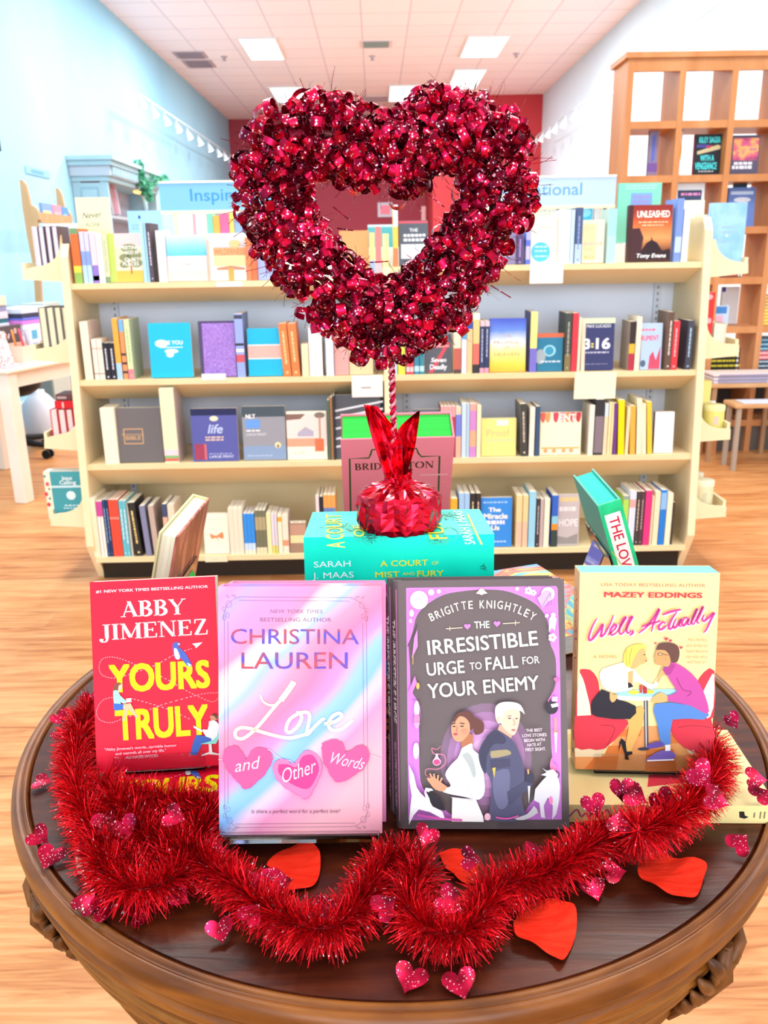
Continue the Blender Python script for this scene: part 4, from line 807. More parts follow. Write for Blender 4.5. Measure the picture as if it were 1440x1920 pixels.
# shelf labels
def card(name, lab, x0, x1, y0, y1, Y, col, txt=None, tilt=0):
    A = uY(x0, y0, Y); B = uY(x1, y1, Y); mb = MB(); mb.box((A.x, Y-.0015, B.z), (B.x, Y, A.z), M(col, .6))
    if txt: mb.box((A.x+(B.x-A.x)*.3, Y-.0019, B.z+(A.z-B.z)*.4), (A.x+(B.x-A.x)*.62, Y-.0015, B.z+(A.z-B.z)*.47), M(txt))
    one(name, mb, lab, 'label', ((A.x+B.x)/2, Y, B.z))
card('shelf_label', 'small white label taped below the orange desert book', 405, 455, 529, 537, Yf(1.2)-.002, '#f2f0f6', '#c8cad8')
card('shelf_label', 'white card hanging from the shelf under the turquoise-seal book', 994, 1055, 494, 531, Yf(1.25)-.002, '#f4f4fb')
card('shelf_label', 'small white slip on the shelf under the purple swirl-patterned book', 378, 424, 701, 712, Yf(.85)-.002, '#fdfaf2')
card('shelf_label', 'white card with small print hanging beside the twisted stick', 659, 718, 704, 744, Yf(.85)-.002, '#fbf3ea', '#b0a8a8')
card('shelf_label', 'cream card hanging from the shelf under the large white numerals', 1078, 1153, 698, 747, Yf(.85)-.002, '#fdf3d0')
card('shelf_label', 'narrow cream label on the lowest shelf under the bow book', 384, 427, 1043, 1053, 3.288, '#fbe9c4', '#c8b490')
# standing at the back of the top shelf
Y = 3.58; A = uY(155, 500, Y); B = uY(214, 500, Y); H = uY(185, 370, Y).z-1.213
ar = Art(B.x-A.x, H, [(155, 370), (211, 370), (214, 500), (158, 500)])
ar.rect(155, 427, 214, 500, '#f2e67a'); ar.rect(160, 431, 206, 437, '#d8d89a'); ar.text('Never', (165, 402), (198, 400), 9, '#4a4a5c', shear=.4); ar.text('ALONE', (170, 414), (195, 414), 6, '#8a8678')
ar.line([(160, 424), (175, 428), (200, 425), (208, 428)], 2, '#8f8a5a')
book('cream boxed card set with script lettering, standing behind the upper left spines', B.x-A.x, .03, H, frame_of((A.x, Y, 1.2135), 0), '#f4ebbc', front=ar, name='card_set', cat='box')
# seen past the top shelf: things standing on the far side
def back_item(lab, x0, x1, y0, Y, col, art=None, T=.025, z=1.223, name='book', cat='book', yb=500, spine=None):
    A = uY(x0, (y0+yb)/2, Y); B = uY(x1, (y0+yb)/2, Y); H = uY((x0+x1)/2, y0, Y).z-z
    ar = Art(B.x-A.x, H, [(x0, y0), (x1, y0), (x1, yb), (x0, yb)])
    if art: art(ar)
    return book(lab, B.x-A.x, T, H, frame_of((A.x, Y, z), 0), col, front=ar, name=name, cat=cat, spine_mat=spine)
def a_mint(a): a.rect(1178, 361, 1217, 389, '#7fa8e0'); bars(a, 1182, 1214, (366, 374, 381), 5, '#9a8fd0'); bars(a, 1168, 1224, (347, 352), 1.6, '#c8f0e4')
A = uY(1155, 445, GC-.005); 
Hm = uY(1195, 343, GC-.005).z-1.3315
ar = Art(uY(1236, 445, GC-.005).x-A.x, Hm, [(1155, 343), (1236, 343), (1232, 446), (1157, 446)]); a_mint(ar)
book('large mint green book with a blue square standing above the sunset book', uY(1234, 445, GC-.005).x-A.x, .022, Hm, frame_of((A.x, GC-.005, 1.3315), 0), '#84d8bc', front=ar, pages='#eef8f0')
back_item('bright turquoise book behind the turquoise-seal and peach-lettered books', 1060, 1109, 384, 3.8, '#4ec0e2', lambda a: a.ell(1092, 398, 14, 8, '#8fdcf0'))
def a_plaid(a):
    for x in range(996, 1044, 8): a.rect(x, 386, x+1.2, 500, '#c8d8b8', up=False)
    a.up()
    for y in range(388, 412, 6): a.rect(994, y, 1046, y+1, '#c0d4e4', up=False)
    a.up(); a.ell(997, 393, 4, 4, '#4a5a60', 4); a.ell(1044, 393, 4, 5, '#5a5a66', 4)
back_item('plaid cream gift book with dark corner ties behind the round seal book', 994, 1048, 384, 3.8, '#f4f2dc', a_plaid)
back_item('pale plaid gift book right of the bright turquoise one', 1112, 1140, 384, 3.8, '#e8e4ea', lambda a: a.ell(1131, 391, 4, 5, '#4a4a50', 4))
back_item('open teal book standing behind the pale yellow spines', 690, 742, 421, 3.85, '#5ab0b4', lambda a: a.rect(690, 421, 742, 425, '#c8dce8'))
back_item('pale blue notice card with small round emblem behind the dark trees book', 243, 307, 395, 3.95, '#9fd0fa', lambda a: (a.ell(265, 405, 2.4, 3, '#3a5a90'), bars(a, 250, 300, (416, 421), 3, '#8ab8ea')), T=.006, name='notice_card', cat='sign')
back_item('white tilted book behind the sea and sand book', 330, 362, 394, 4.0, '#e6eefa', None)
back_item('pink-edged white book behind the sea and sand book', 365, 388, 392, 3.97, '#f4e4f0', lambda a: a.rect(365, 392, 369, 500, '#f0a0b4'))
# ================================================================== the tall brown cube bookcase
BROWN = m_noise('warm_brown_wood', [(.25, '#b57446'), (.5, '#ca8854'), (.8, '#dba070')], 5, (1, 1, .18), rough=.45, dist=.6)
BY = 5.5; BD = .32
bx0 = uY(1172, 226, BY).x; pit = (uY(1366, 226, BY).x-bx0)/2; bzt = uY(1300, 97, BY).z; bz1 = uY(1275, 226, BY).z; bp = (bz1-uY(1285, 614, BY).z)/4
bk = thing('cube_bookcase', 'tall warm brown open cube bookcase at the right', 'bookcase', (bx0+pit*2, BY+BD/2, 0))
NC = 4; zl = [bz1-i*bp for i in range(7) if bz1-i*bp > .06]
for i in range(NC+1):
    mb = MB(); mb.box((bx0+i*pit-.0, BY, 0), (bx0+i*pit+.036, BY+BD, bzt-.03), BROWN); mb.build('upright', bk)
for z in zl:
    for i in range(NC):
        mb = MB(); mb.box((bx0+i*pit+.036, BY+.004, z-.042), (bx0+(i+1)*pit, BY+BD, z), BROWN); mb.build('shelf', bk)
mb = MB(); mb.box((bx0-.02, BY-.02, bzt-.03), (bx0+NC*pit+.056, BY+BD+.02, bzt), BROWN); mb.build('top_board', bk)
mb = MB(); mb.box((bx0+.036, BY+.002, bzt-.1), (bx0+NC*pit, BY+.03, bzt-.03), BROWN); mb.build('top_rail', bk)
def cube_book(lab, x0, x1, y0, row, col, art=None, dy=.06, T=.025, yaw=0, spine=None, lean=.1):
    z = zl[row]+.001; Y = BY+dy; ym = (y0+960*0+uYz(z, x0, Y))/2
    A = uY(x0, ym, Y); B = uY(x1, ym, Y); H = uY((x0+x1)/2, y0, Y).z-z; yb = uYz(z, (x0+x1)/2, Y)
    w = (B.x-A.x)/math.cos(yaw); ar = Art(w, H, [(x0, y0), (x1, y0), (x1, yb), (x0, yb)])
    if art: art(ar)
    return book(lab, w, T, H/math.cos(lean), frame_of((A.x, Y, z), yaw, lean), col, front=ar, spine_mat=spine)
def pj(P):
    d = np.array(P)-CAM; z = d @ _f; return 720+FPX*(d @ _r)/z, 960-FPX*(d @ _u)/z
def uYz(z, x, Y):
    # image row at which height z appears at distance Y near column x
    X = uY(x, 600, Y).x; return pj((X, Y, z))[1]
def a_ven(a):
    a.text('RILEY SAGER', (1310, 267), (1350, 267), 11, '#4fe0e4', bold=.03); a.poly([(1307, 283), (1345, 271), (1351, 273), (1350, 279), (1308, 289)], '#c8b890'); a.rect(1306, 270, 1330, 276, '#4a4a90'); a.poly([(1322, 274), (1336, 271), (1330, 278)], '#c03a4a')
    a.text('WITH A', (1314, 301), (1340, 301), 11, '#4fe0e4', bold=.03); a.text('VENGEANCE', (1305, 317), (1346, 317), 13, '#4fe0e4', bold=.03); bars(a, 1312, 1340, (320,), 1.6, '#e0e0e0')
cube_book('black crime novel with cyan capitals and red spine in the brown bookcase', 1302, 1352, 251, 1, '#2a2a30', a_ven, spine='#b82a38', lean=.05)
M_PINKSKY = m_noise('pink_sunset_print', [(.3, '#4a3f66'), (.48, '#d85a80'), (.56, '#ffb060'), (.7, '#8a5a90')], 9, (1, 1, 2), rough=.4)
cube_book('dark book with fiery pink sky and white title in the brown bookcase', 1372, 1424, 253, 1, '#5a5468', lambda a: (a.rect(1375, 258, 1422, 300, M_PINKSKY), bars(a, 1378, 1412, (303,), 5, '#ece8f4'), bars(a, 1375, 1414, (310,), 6, '#ece8f4')), lean=.05)
cube_book('purple-blue illustrated book turned sideways in the brown bookcase', 1216, 1234, 243, 1, '#8f7f98', lambda a: (a.poly([(1222, 255), (1228, 250), (1228, 300), (1221, 305)], '#5f6fc0'), a.rect(1216, 305, 1234, 322, '#7a5aa0')), dy=.1, lean=.02)
cube_book('yellow-edged pale book beside the black crime novel', 1266, 1278, 242, 1, '#f6f4f8', lambda a: a.ell(1272, 284, 6, 22, '#f0b840'), dy=.14, lean=0)
cube_book('white-framed dark book with pink title above the tall periwinkle spine', 1266, 1320, 342, 2, '#eef4fb', lambda a: (a.rect(1270, 356, 1315, 385, '#3f4a68'), bars(a, 1276, 1312, (361,), 5, '#f0a0d8')), lean=.05)
cube_book('blue-grey book standing in the third row of the brown bookcase', 1366, 1416, 351, 2, '#6a86c8', lambda a: (a.rect(1370, 358, 1412, 364, '#c8dcf4'), a.ell(1392, 374, 16, 5, '#e0e4f0')), dy=.1, lean=.08)
cube_book('dark teal book behind the blue-grey one in the third row', 1374, 1398, 343, 2, '#47606a', dy=.2, lean=.02)
def cube_stack(x0, x1, row, n, th, cols, labs, grp, dy=.05, yoff=0):
    z = zl[row]+.001+yoff; Y = BY+dy
    A = uY(x0, uYz(z, x0, Y), Y); B = uY(x1, uYz(z, x1, Y), Y)
    for k in range(n):
        h = B.x-A.x; sp = Art(th-.001, h); c, mk = cols(k); 
        y = h*.9
        while y > h*.15: l = rnd.uniform(.06, .2)*h; sp.rect(th*.3, y-l, th*.7, y, mk, up=False); y -= l+.02*h
        sp.up(); sp.rect(th*.2, h*.04, th*.8, h*.1, '#e8e8e8')
        book(labs(k), .15, th-.001, h, flat_mat((B.x, Y, z+(k+1)*th-.0005)), c, spine=sp, group=grp)
def od(n, k): return ['lowest', 'second lowest', 'third from bottom', 'fourth from bottom', 'fifth from bottom', 'sixth from bottom', 'seventh from bottom', 'eighth from bottom', 'ninth from bottom', 'tenth from bottom'][k] if k < n-1 else 'topmost'
cube_stack(1326, 1384, 5, 5, .032, lambda k: ('#2a2820', '#d8c838'), lambda k: 'black book with yellow lettering, %s of its stack in the brown bookcase' % od(5, k), 'black and yellow stack in the brown bookcase')
cube_stack(1409, 1450, 5, 8, .028, lambda k: (('#2f4a60', '#c0d4dc'), ('#e0707c', '#f8d0d0'), ('#2f6a8c', '#a8d0e0'))[0 if k < 3 else 1 if k < 5 else 2], lambda k: '%s book lying %s of the mixed stack at the right edge' % ('dark slate' if k < 3 else 'pink-red' if k < 5 else 'teal blue', od(8, k)), 'mixed stack at the right edge')
cube_stack(1418, 1455, 4, 9, .021, lambda k: ('#f2c43a' if k < 5 else '#c8a458', '#f8e8a0'), lambda k: '%s book lying %s of the yellow stack at the right edge' % ('bright yellow' if k < 5 else 'dull gold', od(9, k)), 'yellow stack at the right edge')
cube_book('pale blue and pink boxed book between the red and cream pocket books', 1338, 1366, 573, 4, '#c8dcf2', lambda a: (a.rect(1340, 592, 1356, 608, '#f0b8d0'), a.rect(1338, 575, 1362, 588, '#4a8ad0')), lean=0)
cube_book('white box with blue and green end in the fourth row', 1352, 1384, 538, 4, '#eef2f6', lambda a: a.rect(1352, 538, 1358, 547, '#2a3aa0'), dy=.2, lean=0)
cube_stack(1340, 1388, 3, 1, .02, lambda k: ('#4a3a3a', '#d85a4a'), lambda k: 'thin dark book lying under the upper right end pocket', 'single thin dark book')
# ================================================================== right side: low tables with magazines, shade sheet in the brown bookcase
TAN = m_noise('tan_wood', [(.3, '#c89868'), (.7, '#dcb080')], 5, (1, 6, 1), rough=.5)
mb = MB(); mb.box((bx0+.02, BY+.04, 0), (bx0+NC*pit, BY+.06, zl[-1]-.045), M('#6e6660', .7)); mb.build('kick_board', bk)
mb = MB(); mb.box((bx0+.036, BY+BD-.02, zl[-1]), (bx0+NC*pit, BY+BD-.005, zl[-2]-.045), M('#4a4240', .7)); mb.build('shade_sheet', bk)  # added dark sheet for the shade inside the open bottom cubbies
def low_table(lab, X0, X1, Ya, Yb, z, legs):
    t = thing('low_table', lab, 'table', ((X0+X1)/2, (Ya+Yb)/2, 0))
    mb = MB(); mb.bbox((X0, Ya, z-.025), (X1, Yb, z), TAN, .004); mb.build('tabletop', t)
    for x in (X0+.02, X1-.05):
        for y in (Ya+.01, Yb-.04): mb = MB(); mb.box((x, y, 0), (x+.025, y+.025, z-.025), legs); mb.build('leg', t)
    return X0, X1, Ya, Yb
lx = uY(1322, 720, 5.3).x
LA = low_table('low tan table holding a pile of magazines beside the brown bookcase', lx, lx+.5, 5.2, 5.46, .5, M('#b08a68'))
lx = uY(1372, 745, 5.05).x
LB = low_table('lower tan table with loose papers in front of the magazine table', lx, lx+.45, 4.98, 5.17, .41, M('#b0a090'))
for k in range(5):
    w = rnd.uniform(-.01, .01); mb = MB(); c = ['#e8e4f2', '#d8d4e6', '#f2eef6', '#c8c2d8', '#f0e0da'][k]
    mb.bbox((LA[0]+.02+w, LA[2]+.02+w, .501+k*.012), (LA[1]-.04+w, LA[2]+.22+w, .512+k*.012), M(c), .001)
    mb.box((LA[0]+.05, LA[2]+.019+w, .503+k*.012), (LA[1]-.14, LA[2]+.02+w, .510+k*.012), M('#9a94b8'))
    one('magazine', mb, 'pale magazine lying %s of the pile on the low tan table' % od(5, k), 'magazine', ((LA[0]+LA[1])/2, LA[2]+.16, .501+k*.012), 'magazines on the low table')
mb = MB(); mb.bbox((LB[0]+.06, LB[2]+.02, .4105), (LB[1]-.1, LB[2]+.16, .414), M('#d8e0f2'), .0008); one('paper_sheet', mb, 'loose bluish papers on the lower tan table', 'paper', (LB[0]+.2, LB[2]+.09, .4105))
q = uz(1333, 853, 0)
mb = MB(); mb.box((q.x-.02, q.y, .0005), (q.x+.03, q.y+.03, .16), BROWN); mb.box((q.x-.02, q.y, .16), (q.x+.03, q.y+.09, .2), BROWN); mb.box((q.x-.02, q.y+.06, .0005), (q.x+.03, q.y+.09, .16), BROWN)
one('wooden_trestle', mb, 'small brown wooden trestle foot behind the lower right end pocket', 'stand', (q.x, q.y+.04, .0005))
# ================================================================== left side
# grey-blue hutch against the left wall
HB = m_noise('grey_blue_paint', [(.3, '#9cc0cf'), (.7, '#a9cddb')], 3, rough=.6); HB2 = M('#8fb4c6', .6)
hy0 = ux(128, 300, XL).y; hx = uY(199, 295, hy0).x; hy1 = ux(294, 333, hx).y; hz = uY(160, 293, hy0).z
hu = thing('hutch', 'grey-blue painted hutch with dentil cornice against the left wall', 'cabinet', ((XL+hx)/2, (hy0+hy1)/2, 0))
mb = MB(); mb.box((XL+.005, hy0+.02, 0), (hx-.02, hy0+.06, hz-.12), HB)
for (a, b, c, d) in ((.06, .1, .35, .02), (.06, .1, 1.25, hz-1.6),): pass
sp_ = mb.build('side_panel', hu)
mb = MB(); mb.box((XL+.09, hy0+.012, 1.0), (hx-.12, hy0+.02, hz-.3), HB2); mb.box((XL+.105, hy0+.008, 1.02), (hx-.135, hy0+.012, hz-.32), HB); mb.build('raised_panel', sp_)
mb = MB(); mb.box((XL+.005, hy1-.06, 0), (hx-.02, hy1-.02, hz-.12), HB); mb.build('side_panel', hu)
mb = MB(); mb.box((XL+.005, hy0+.06, .1), (XL+.03, hy1-.06, hz-.12), M('#b8b4c0')); mb.build('back_panel', hu)
for z in (.1, .9, 1.32, 1.75): mb = MB(); mb.box((XL+.03, hy0+.06, z-.03), (hx-.03, hy1-.06, z), M('#a8b4c0')); mb.build('shelf', hu)
mb = MB(); zc = hz-.24
for k, (o, z0, z1) in enumerate(((.0, zc, zc+.05), (.03, zc+.05, zc+.15), (.06, zc+.15, zc+.2), (.09, zc+.2, hz))): mb.box((XL+.005, hy0-o, z0), (hx+o, hy1+o, z1), HB if k != 1 else M('#b4c4d4'))
mb.build('cornice', hu)
y = hy0+.03
while y < hy1: mb = MB(); mb.box((hx+.03, y, zc+.06), (hx+.055, y+.045, zc+.14), HB); y += .09; mb.build('dentil', hu)
mb = MB(); yc = hy0+(hy1-hy0)*.62; mb.box((hx-.1, yc, zc-.03), (hx-.06, yc+.5, zc-.01), M('#ffb060', emit=5)); mb.build('lamp_strip', hu)
mb = MB(); mb.tube([(hx-.03, hy0+(hy1-hy0)*.72, 1.75), (hx-.03, hy0+(hy1-hy0)*.72, zc)], .03, HB, 10); mb.build('column', hu)
y = hy0+.12
for k, (c, tw, lab) in enumerate((('#6a5660', .05, 'brownish leaning book at the near end of the hutch shelf'), ('#c8ccd8', .04, 'pale grey leaning book second in the hutch'), ('#23264a', .09, 'dark navy leaning book in the hutch'), ('#c4bcc8', .04, 'light mauve leaning book right of the navy one in the hutch'), ('#a89094', .05, 'dusty brown leaning book in the hutch'), ('#c88898', .06, 'dusty pink leaning book in the hutch'), ('#b8b4c4', .06, 'grey leaning book at the far end of the row in the hutch'))):
    mb = MB(); T = Matrix.Translation((hx-.3, y, 1.7515+tw*math.sin(.32))) @ Matrix.Rotation(.32, 4, 'X'); mb.box((0, 0, 0), (.2, tw, .34), M(c), T); y += tw/math.cos(.32)+.028
    one('book', mb, lab, 'book', (hx-.2, y-tw, 1.7515), 'books leaning in the grey-blue hutch')
# trailing plant on top
GR = m_noise('leaf_green', [(.3, '#2f8a6a'), (.7, '#58b08a')], 9, rough=.6)
pl = thing('trailing_plant', 'green trailing vine hanging over the cornice of the hutch', 'plant', (hx, hy0+(hy1-hy0)*.6, hz))
def vine(P, n, r, sz):
    mb = MB(); mb.tube(P, .006, M('#3a6a50'), 5); vs_ = mb.build('vine_stem', pl)
    mb = MB()
    for i in range(n):
        u = rnd.random()*(len(P)-1); k = int(u); p = Vector(P[k]).lerp(Vector(P[k+1]), u-k)+Vector([rnd.uniform(-r, r) for _ in range(3)])
        a = Vector([rnd.uniform(-1, 1) for _ in range(3)]).normalized(); b = a.orthogonal().normalized(); s = sz*rnd.uniform(.6, 1.2)
        mb.add([p-a*s, p-b*s*.45, p+a*s, p+b*s*.45], [(0, 1, 2, 3)], GR)
    o = mb.build('foliage', vs_); o['kind'] = 'stuff'
yb_ = hy0+(hy1-hy0)*.5
vine([uY(256, 308, yb_), uY(258, 322, yb_), uY(265, 338, yb_), uY(275, 352, yb_+.1), uY(280, 368, yb_+.1)], 260, .05, .05)
vine([uY(262, 330, yb_+.3), uY(285, 338, yb_+.6), uY(302, 336, yb_+.9), uY(315, 343, yb_+1.0)], 160, .06, .045)
mb = MB(); A = uY(243, 450, 0+hy0-.6)
# wooden display rack by the left wall
RK = m_noise('oak_rack', [(.3, '#b8946c'), (.7, '#c8a67c')], 4, (3, 3, .6), rough=.55)
ry0 = 7.4; ry1 = ux(106, 353, uY(40, 338, ry0).x).y
rk = thing('display_rack', 'light oak magazine rack with pointed curved ends by the left wall', 'rack', (uY(66, 500, ry0).x, (ry0+ry1)/2, 0))
def rk_side(pts, Y, foot):
    P = [uY(x, y, Y) for x, y in pts]; P += [Vector((P[-1].x+.06+foot, Y, 0)), Vector((P[0].x+.16+foot, Y, 0))][:0]
    mb = MB(); mb.prism(P, (0, .035, 0), RK); mb.build('side_board', rk)
P1 = [(36, 336), (42, 338), (48, 346), (52, 362), (57, 384), (62, 386), (68, 391), (73, 400), (75, 412), (70, 413), (70, 440), (74, 500), (92, 800), (80, 800), (62, 500), (50, 440), (42, 390)]
rk_side(P1, ry0, 0)
rk_side([(104, 352), (110, 354), (115, 364), (120, 388), (126, 393), (132, 403), (134, 412), (122, 412), (124, 440), (150, 800), (138, 800), (112, 440), (107, 390)], ry1, 0)
q0 = uY(62, 410, ry0); q1 = uY(74, 412, ry0)
mb = MB(); mb.box((q0.x, ry0+.035, q0.z-.03), (q1.x, ry1, q0.z), RK); lg_ = mb.build('ledge', rk)
mb = MB(); mb.box((q1.x-.02, ry0+.035, q0.z), (q1.x, ry1, q0.z+.05), RK); mb.build('ledge_lip', lg_)
w_ = ry1-ry0-.035
for k, (c, lab, a, b, hgt) in enumerate((('#7fa4d8', 'blue-topped picture book on the oak rack', .1, .4, .13), ('#f49ab0', 'pink and blue picture book on the oak rack', .45, .7, .13), ('#5a9ae8', 'bright blue picture book at the far end of the oak rack', .73, .92, .12))):
    mb = MB(); mb.box((q0.x+.02, ry0+.035+w_*a, q0.z+.001), (q0.x+.045, ry0+.035+w_*b, q0.z+hgt), M(c)); mb.box((q0.x+.045, ry0+.035+w_*(a+.02), q0.z+.03), (q0.x+.047, ry0+.035+w_*(b-.05), q0.z+hgt*.55), M(['#d8dca0', '#f8b8c8', '#88c0f8'][k]))
    one('book', mb, lab, 'book', (q0.x+.03, ry0+w_*(a+b)/2, q0.z+.001), 'picture books on the oak rack')
# sign on the left wall, picture at the edge
A = ux(46, 315, XL); B = ux(92, 335, XL)
mb = MB(); mb.box((XL, A.y, B.z), (XL+.012, B.y, A.z+.02), M('#8fc4ec')); 
ar = Art(B.y-A.y, .12); [ar.rect((.2+.06*i)*(B.y-A.y), .04, (.245+.06*i)*(B.y-A.y), .075, '#5f9cc8', up=False) for i in range(9)]; ar.put(mb, lambda x, y, e: (XL+.012+e, A.y+x, (A.z+B.z)/2-.05+y))
one('wall_sign', mb, 'small pale blue lettered sign on the left wall above the oak rack', 'sign', (XL, (A.y+B.y)/2, B.z))
A = ux(-40, 232, XL+.03); B = ux(3, 284, XL+.03)
mb = MB(); mb.box((XL+.002, A.y, B.z), (XL+.03, B.y, A.z), M('#23323c')); mb.box((XL+.03, A.y+.05, B.z+.05), (XL+.033, B.y-.05, A.z-.05), M('#e8eef0')); one('framed_picture', mb, 'dark framed picture on the left wall cut by the photo edge', 'picture', (XL, (A.y+B.y)/2, B.z))
# white desk
DW = m_noise('whitewashed_wood', [(.3, '#f4e4d2'), (.7, '#faefe2')], 4, (1, 1, 1), rough=.5)
PA = uz(12, 692, .75); PB = uz(120, 672, .75); d = (PB-PA).normalized(); n = Vector((-d.y, d.x, 0)); L_ = .72; W_ = .75
dk = thing('desk', 'white washed desk with square legs at the left edge', 'desk', PA+(d*L_+n*W_)/2+Vector((0, 0, -.75)))
TD = Matrix((( d.x, n.x, 0, PA.x), (d.y, n.y, 0, PA.y), (0, 0, 1, 0), (0, 0, 0, 1)))
mb = MB(); mb.bbox((-.02, -.02, .722), (L_+.02, W_+.02, .75), DW, .008, TD); mb.build('desktop', dk)
mb = MB(); mb.box((.02, .02, .64), (L_-.02, .04, .722), DW, TD); mb.box((.02, .04, .64), (.04, W_-.02, .722), DW, TD); mb.box((.04, W_-.04, .64), (L_-.02, W_-.02, .722), DW, TD); mb.build('apron', dk)
for x in (.0, L_-.075):
    for y in (.0, W_-.075): mb = MB(); mb.bbox((x, y, 0), (x+.075, y+.075, .64 if 0 else .722), DW, .004, TD); mb.build('leg', dk)
def D(x, y, z): return TD @ Vector((x, y, z))
def dbox(name, lab, cat, a, b, c, grp=None, bv=.002, rot=0, extra=None):
    T = TD @ Matrix.Translation(((a[0]+b[0])/2, (a[1]+b[1])/2, 0)) @ Matrix.Rotation(rot, 4, 'Z'); hx_, hy_ = (b[0]-a[0])/2, (b[1]-a[1])/2
    mb = MB(); mb.bbox((-hx_, -hy_, a[2]), (hx_, hy_, b[2]), M(c), bv, T)
    if extra: extra(mb, T, hx_, hy_)
    return one(name, mb, lab, cat, T @ Vector((0, 0, a[2])), grp)
# a pink tray of pens at the near edge, stacks of books behind
tr = thing('pen_tray', 'open pink cardboard tray of pens and cards on the white desk', 'tray', D(.42, .2, .751))
mb = MB(); 
for q in (((.26, .1), (.6, .106)), ((.26, .3), (.6, .306)), ((.26, .106), (.266, .3)), ((.594, .106), (.6, .3))): mb.box((*q[0], .751), (*q[1], .84), M('#f8cdb8'), TD)
mb.box((.266, .106, .751), (.594, .3, .756), M('#f4c4b0'), TD); mb.build('tray_box', tr)
for k, (x, c, lab) in enumerate(((.3, '#f0a860', 'orange pen leaning in the pink tray'), (.36, '#f06a8a', 'hot pink pen leaning in the pink tray'), (.4, '#b8c8e8', 'pale blue pen leaning in the pink tray'))):
    mb = MB(); a = D(x+.05, .2, .762); b = D(x-.03, .16, .93); mb.tube([a, a.lerp(b, .9), b], [.007, .007, .004], M(c), 8); one('pen', mb, lab, 'pen', a)
dbox('card_packet', 'upright white card packet with two blue squares in the pink tray', 'card', (.45, .2, .758), (.56, .215, .93), '#e8f0fb', rot=.2, extra=lambda mb, T, a, b: (mb.box((-a*.6, -b-.001, .86), (a*.6, -b, .91), M('#5ab4dc'), T), mb.box((-a*.6, -b-.001, .79), (a*.6, -b, .835), M('#6a74c0'), T)))
dbox('notebook', 'dark charcoal notebook with pink scribble leaning behind the pink tray', 'notebook', (.3, .315, .752), (.56, .33, .94), '#5a5054', rot=.15, extra=lambda mb, T, a, b: (mb.tube([T @ Vector((-a*.7+i*.012, -b-.002, .88+.02*math.sin(i*1.9))) for i in range(8)], .004, M('#f0b8b8'), 5), mb.box((a*.4, -b-.001, .89), (a*.6, -b, .92), M('#e8b0a8'), T)))
t = thing('floral_bag', 'small white floral gift bag at the left photo edge on the desk', 'bag', D(.12, .1, .751))
mb = MB(); T = TD @ Matrix.Translation((.1, .12, .751)) @ Matrix.Rotation(.3, 4, 'Z')
mb.add([T @ Vector(p) for p in ((-.09, -.04, 0), (.09, -.04, 0), (.09, .04, 0), (-.09, .04, 0), (-.075, -.005, .17), (.075, -.012, .18), (.075, .01, .18), (-.075, .008, .17))], [(0, 1, 5, 4), (1, 2, 6, 5), (2, 3, 7, 6), (3, 0, 4, 7), (0, 3, 2, 1), (4, 5, 6, 7)], m_noise('floral_print', [(.4, '#fdf8f6'), (.5, '#f0c8d0'), (.56, '#8a7a80'), (.62, '#f6f2ee')], 22, rough=.6)); mb.build('bag_body', t)
mb = MB(); mb.tube([T @ Vector((.04*math.cos(a), 0, .17+.07*math.sin(a))) for a in [i*PI/8 for i in range(9)]], .004, M('#d8a8b0'), 6); mb.build('handle', t)
dbox('notepad', 'rosy pink notepad lying at the near corner of the desk', 'notepad', (-.0, .02, .751), (.2, .07, .757), '#f4b0b8', rot=.1)
stk = [('#b4b0d4', .045, 'lilac'), ('#e8a898', .04, 'salmon'), ('#d8d0ea', .045, 'pale lavender'), ('#6a7488', .03, 'slate blue'), ('#e0e0f0', .04, 'white'), ('#3f808a', .025, 'teal green'), ('#ecd6e2', .04, 'blush'), ('#9898bc', .035, 'grey-blue'), ('#f4dcc0', .055, 'thick cream')]
z = .751; TS = None
for k, (c, th, nm) in enumerate(stk):
    dbox('book', '%s book lying flat %s of the tall left desk stack' % (nm, od(9, k)), 'book', (.12, .38, z), (.52, .66, z+th-.001), c, 'tall left stack on the desk', rot=rnd.uniform(-.05, .05)); z += th
zt1 = z
stk2 = [('#f0c0c8', .03, 'pink-grey'), ('#d8d4ea', .03, 'pale violet'), ('#f0ecf6', .03, 'off-white'), ('#e6e0ee', .03, 'soft grey'), ('#ede8f2', .03, 'pearl'), ('#f4eef6', .03, 'milky white'), ('#e88ae0', .025, 'magenta-violet'), ('#6a7ae0', .015, 'cobalt'), ('#3c3f58', .025, 'dark navy'), ('#d0dcec', .03, 'ice blue')]
z = .751
for k, (c, th, nm) in enumerate(stk2):
    dbox('book', '%s book lying flat %s of the right desk stack' % (nm, od(10, k)), 'book', (.58, .34, z), (.92, .6, z+th-.001), c, 'right stack on the desk', rot=rnd.uniform(-.05, .05)); z += th
t = thing('plush_toy', 'small black and white plush sitting on the tall left desk stack', 'toy', D(.3, .5, zt1))
c = D(.3, .5, zt1)
mb = MB()
def ball(mb, c, r, m, n=14, sc=(1, 1, 1)):
    vs = []; 
    for i in range(n+1):
        th = PI*i/n
        for j in range(n): vs.append((c[0]+r*sc[0]*math.sin(th)*math.cos(2*PI*j/n), c[1]+r*sc[1]*math.sin(th)*math.sin(2*PI*j/n), c[2]+r*sc[2]*math.cos(th)))
    mb.add(vs, [(i*n+j, (i+1)*n+j, (i+1)*n+(j+1) % n, i*n+(j+1) % n) for i in range(n) for j in range(n)], m, True)
ball(mb, c+Vector((0, 0, .032)), .05, M('#2c343c', .8), sc=(1.3, 1, .62)); mb.build('body', t)
mb = MB(); ball(mb, c+Vector((0, -.01, .095)), .045, M('#c4e4f4', .8)); mb.build('head', t)
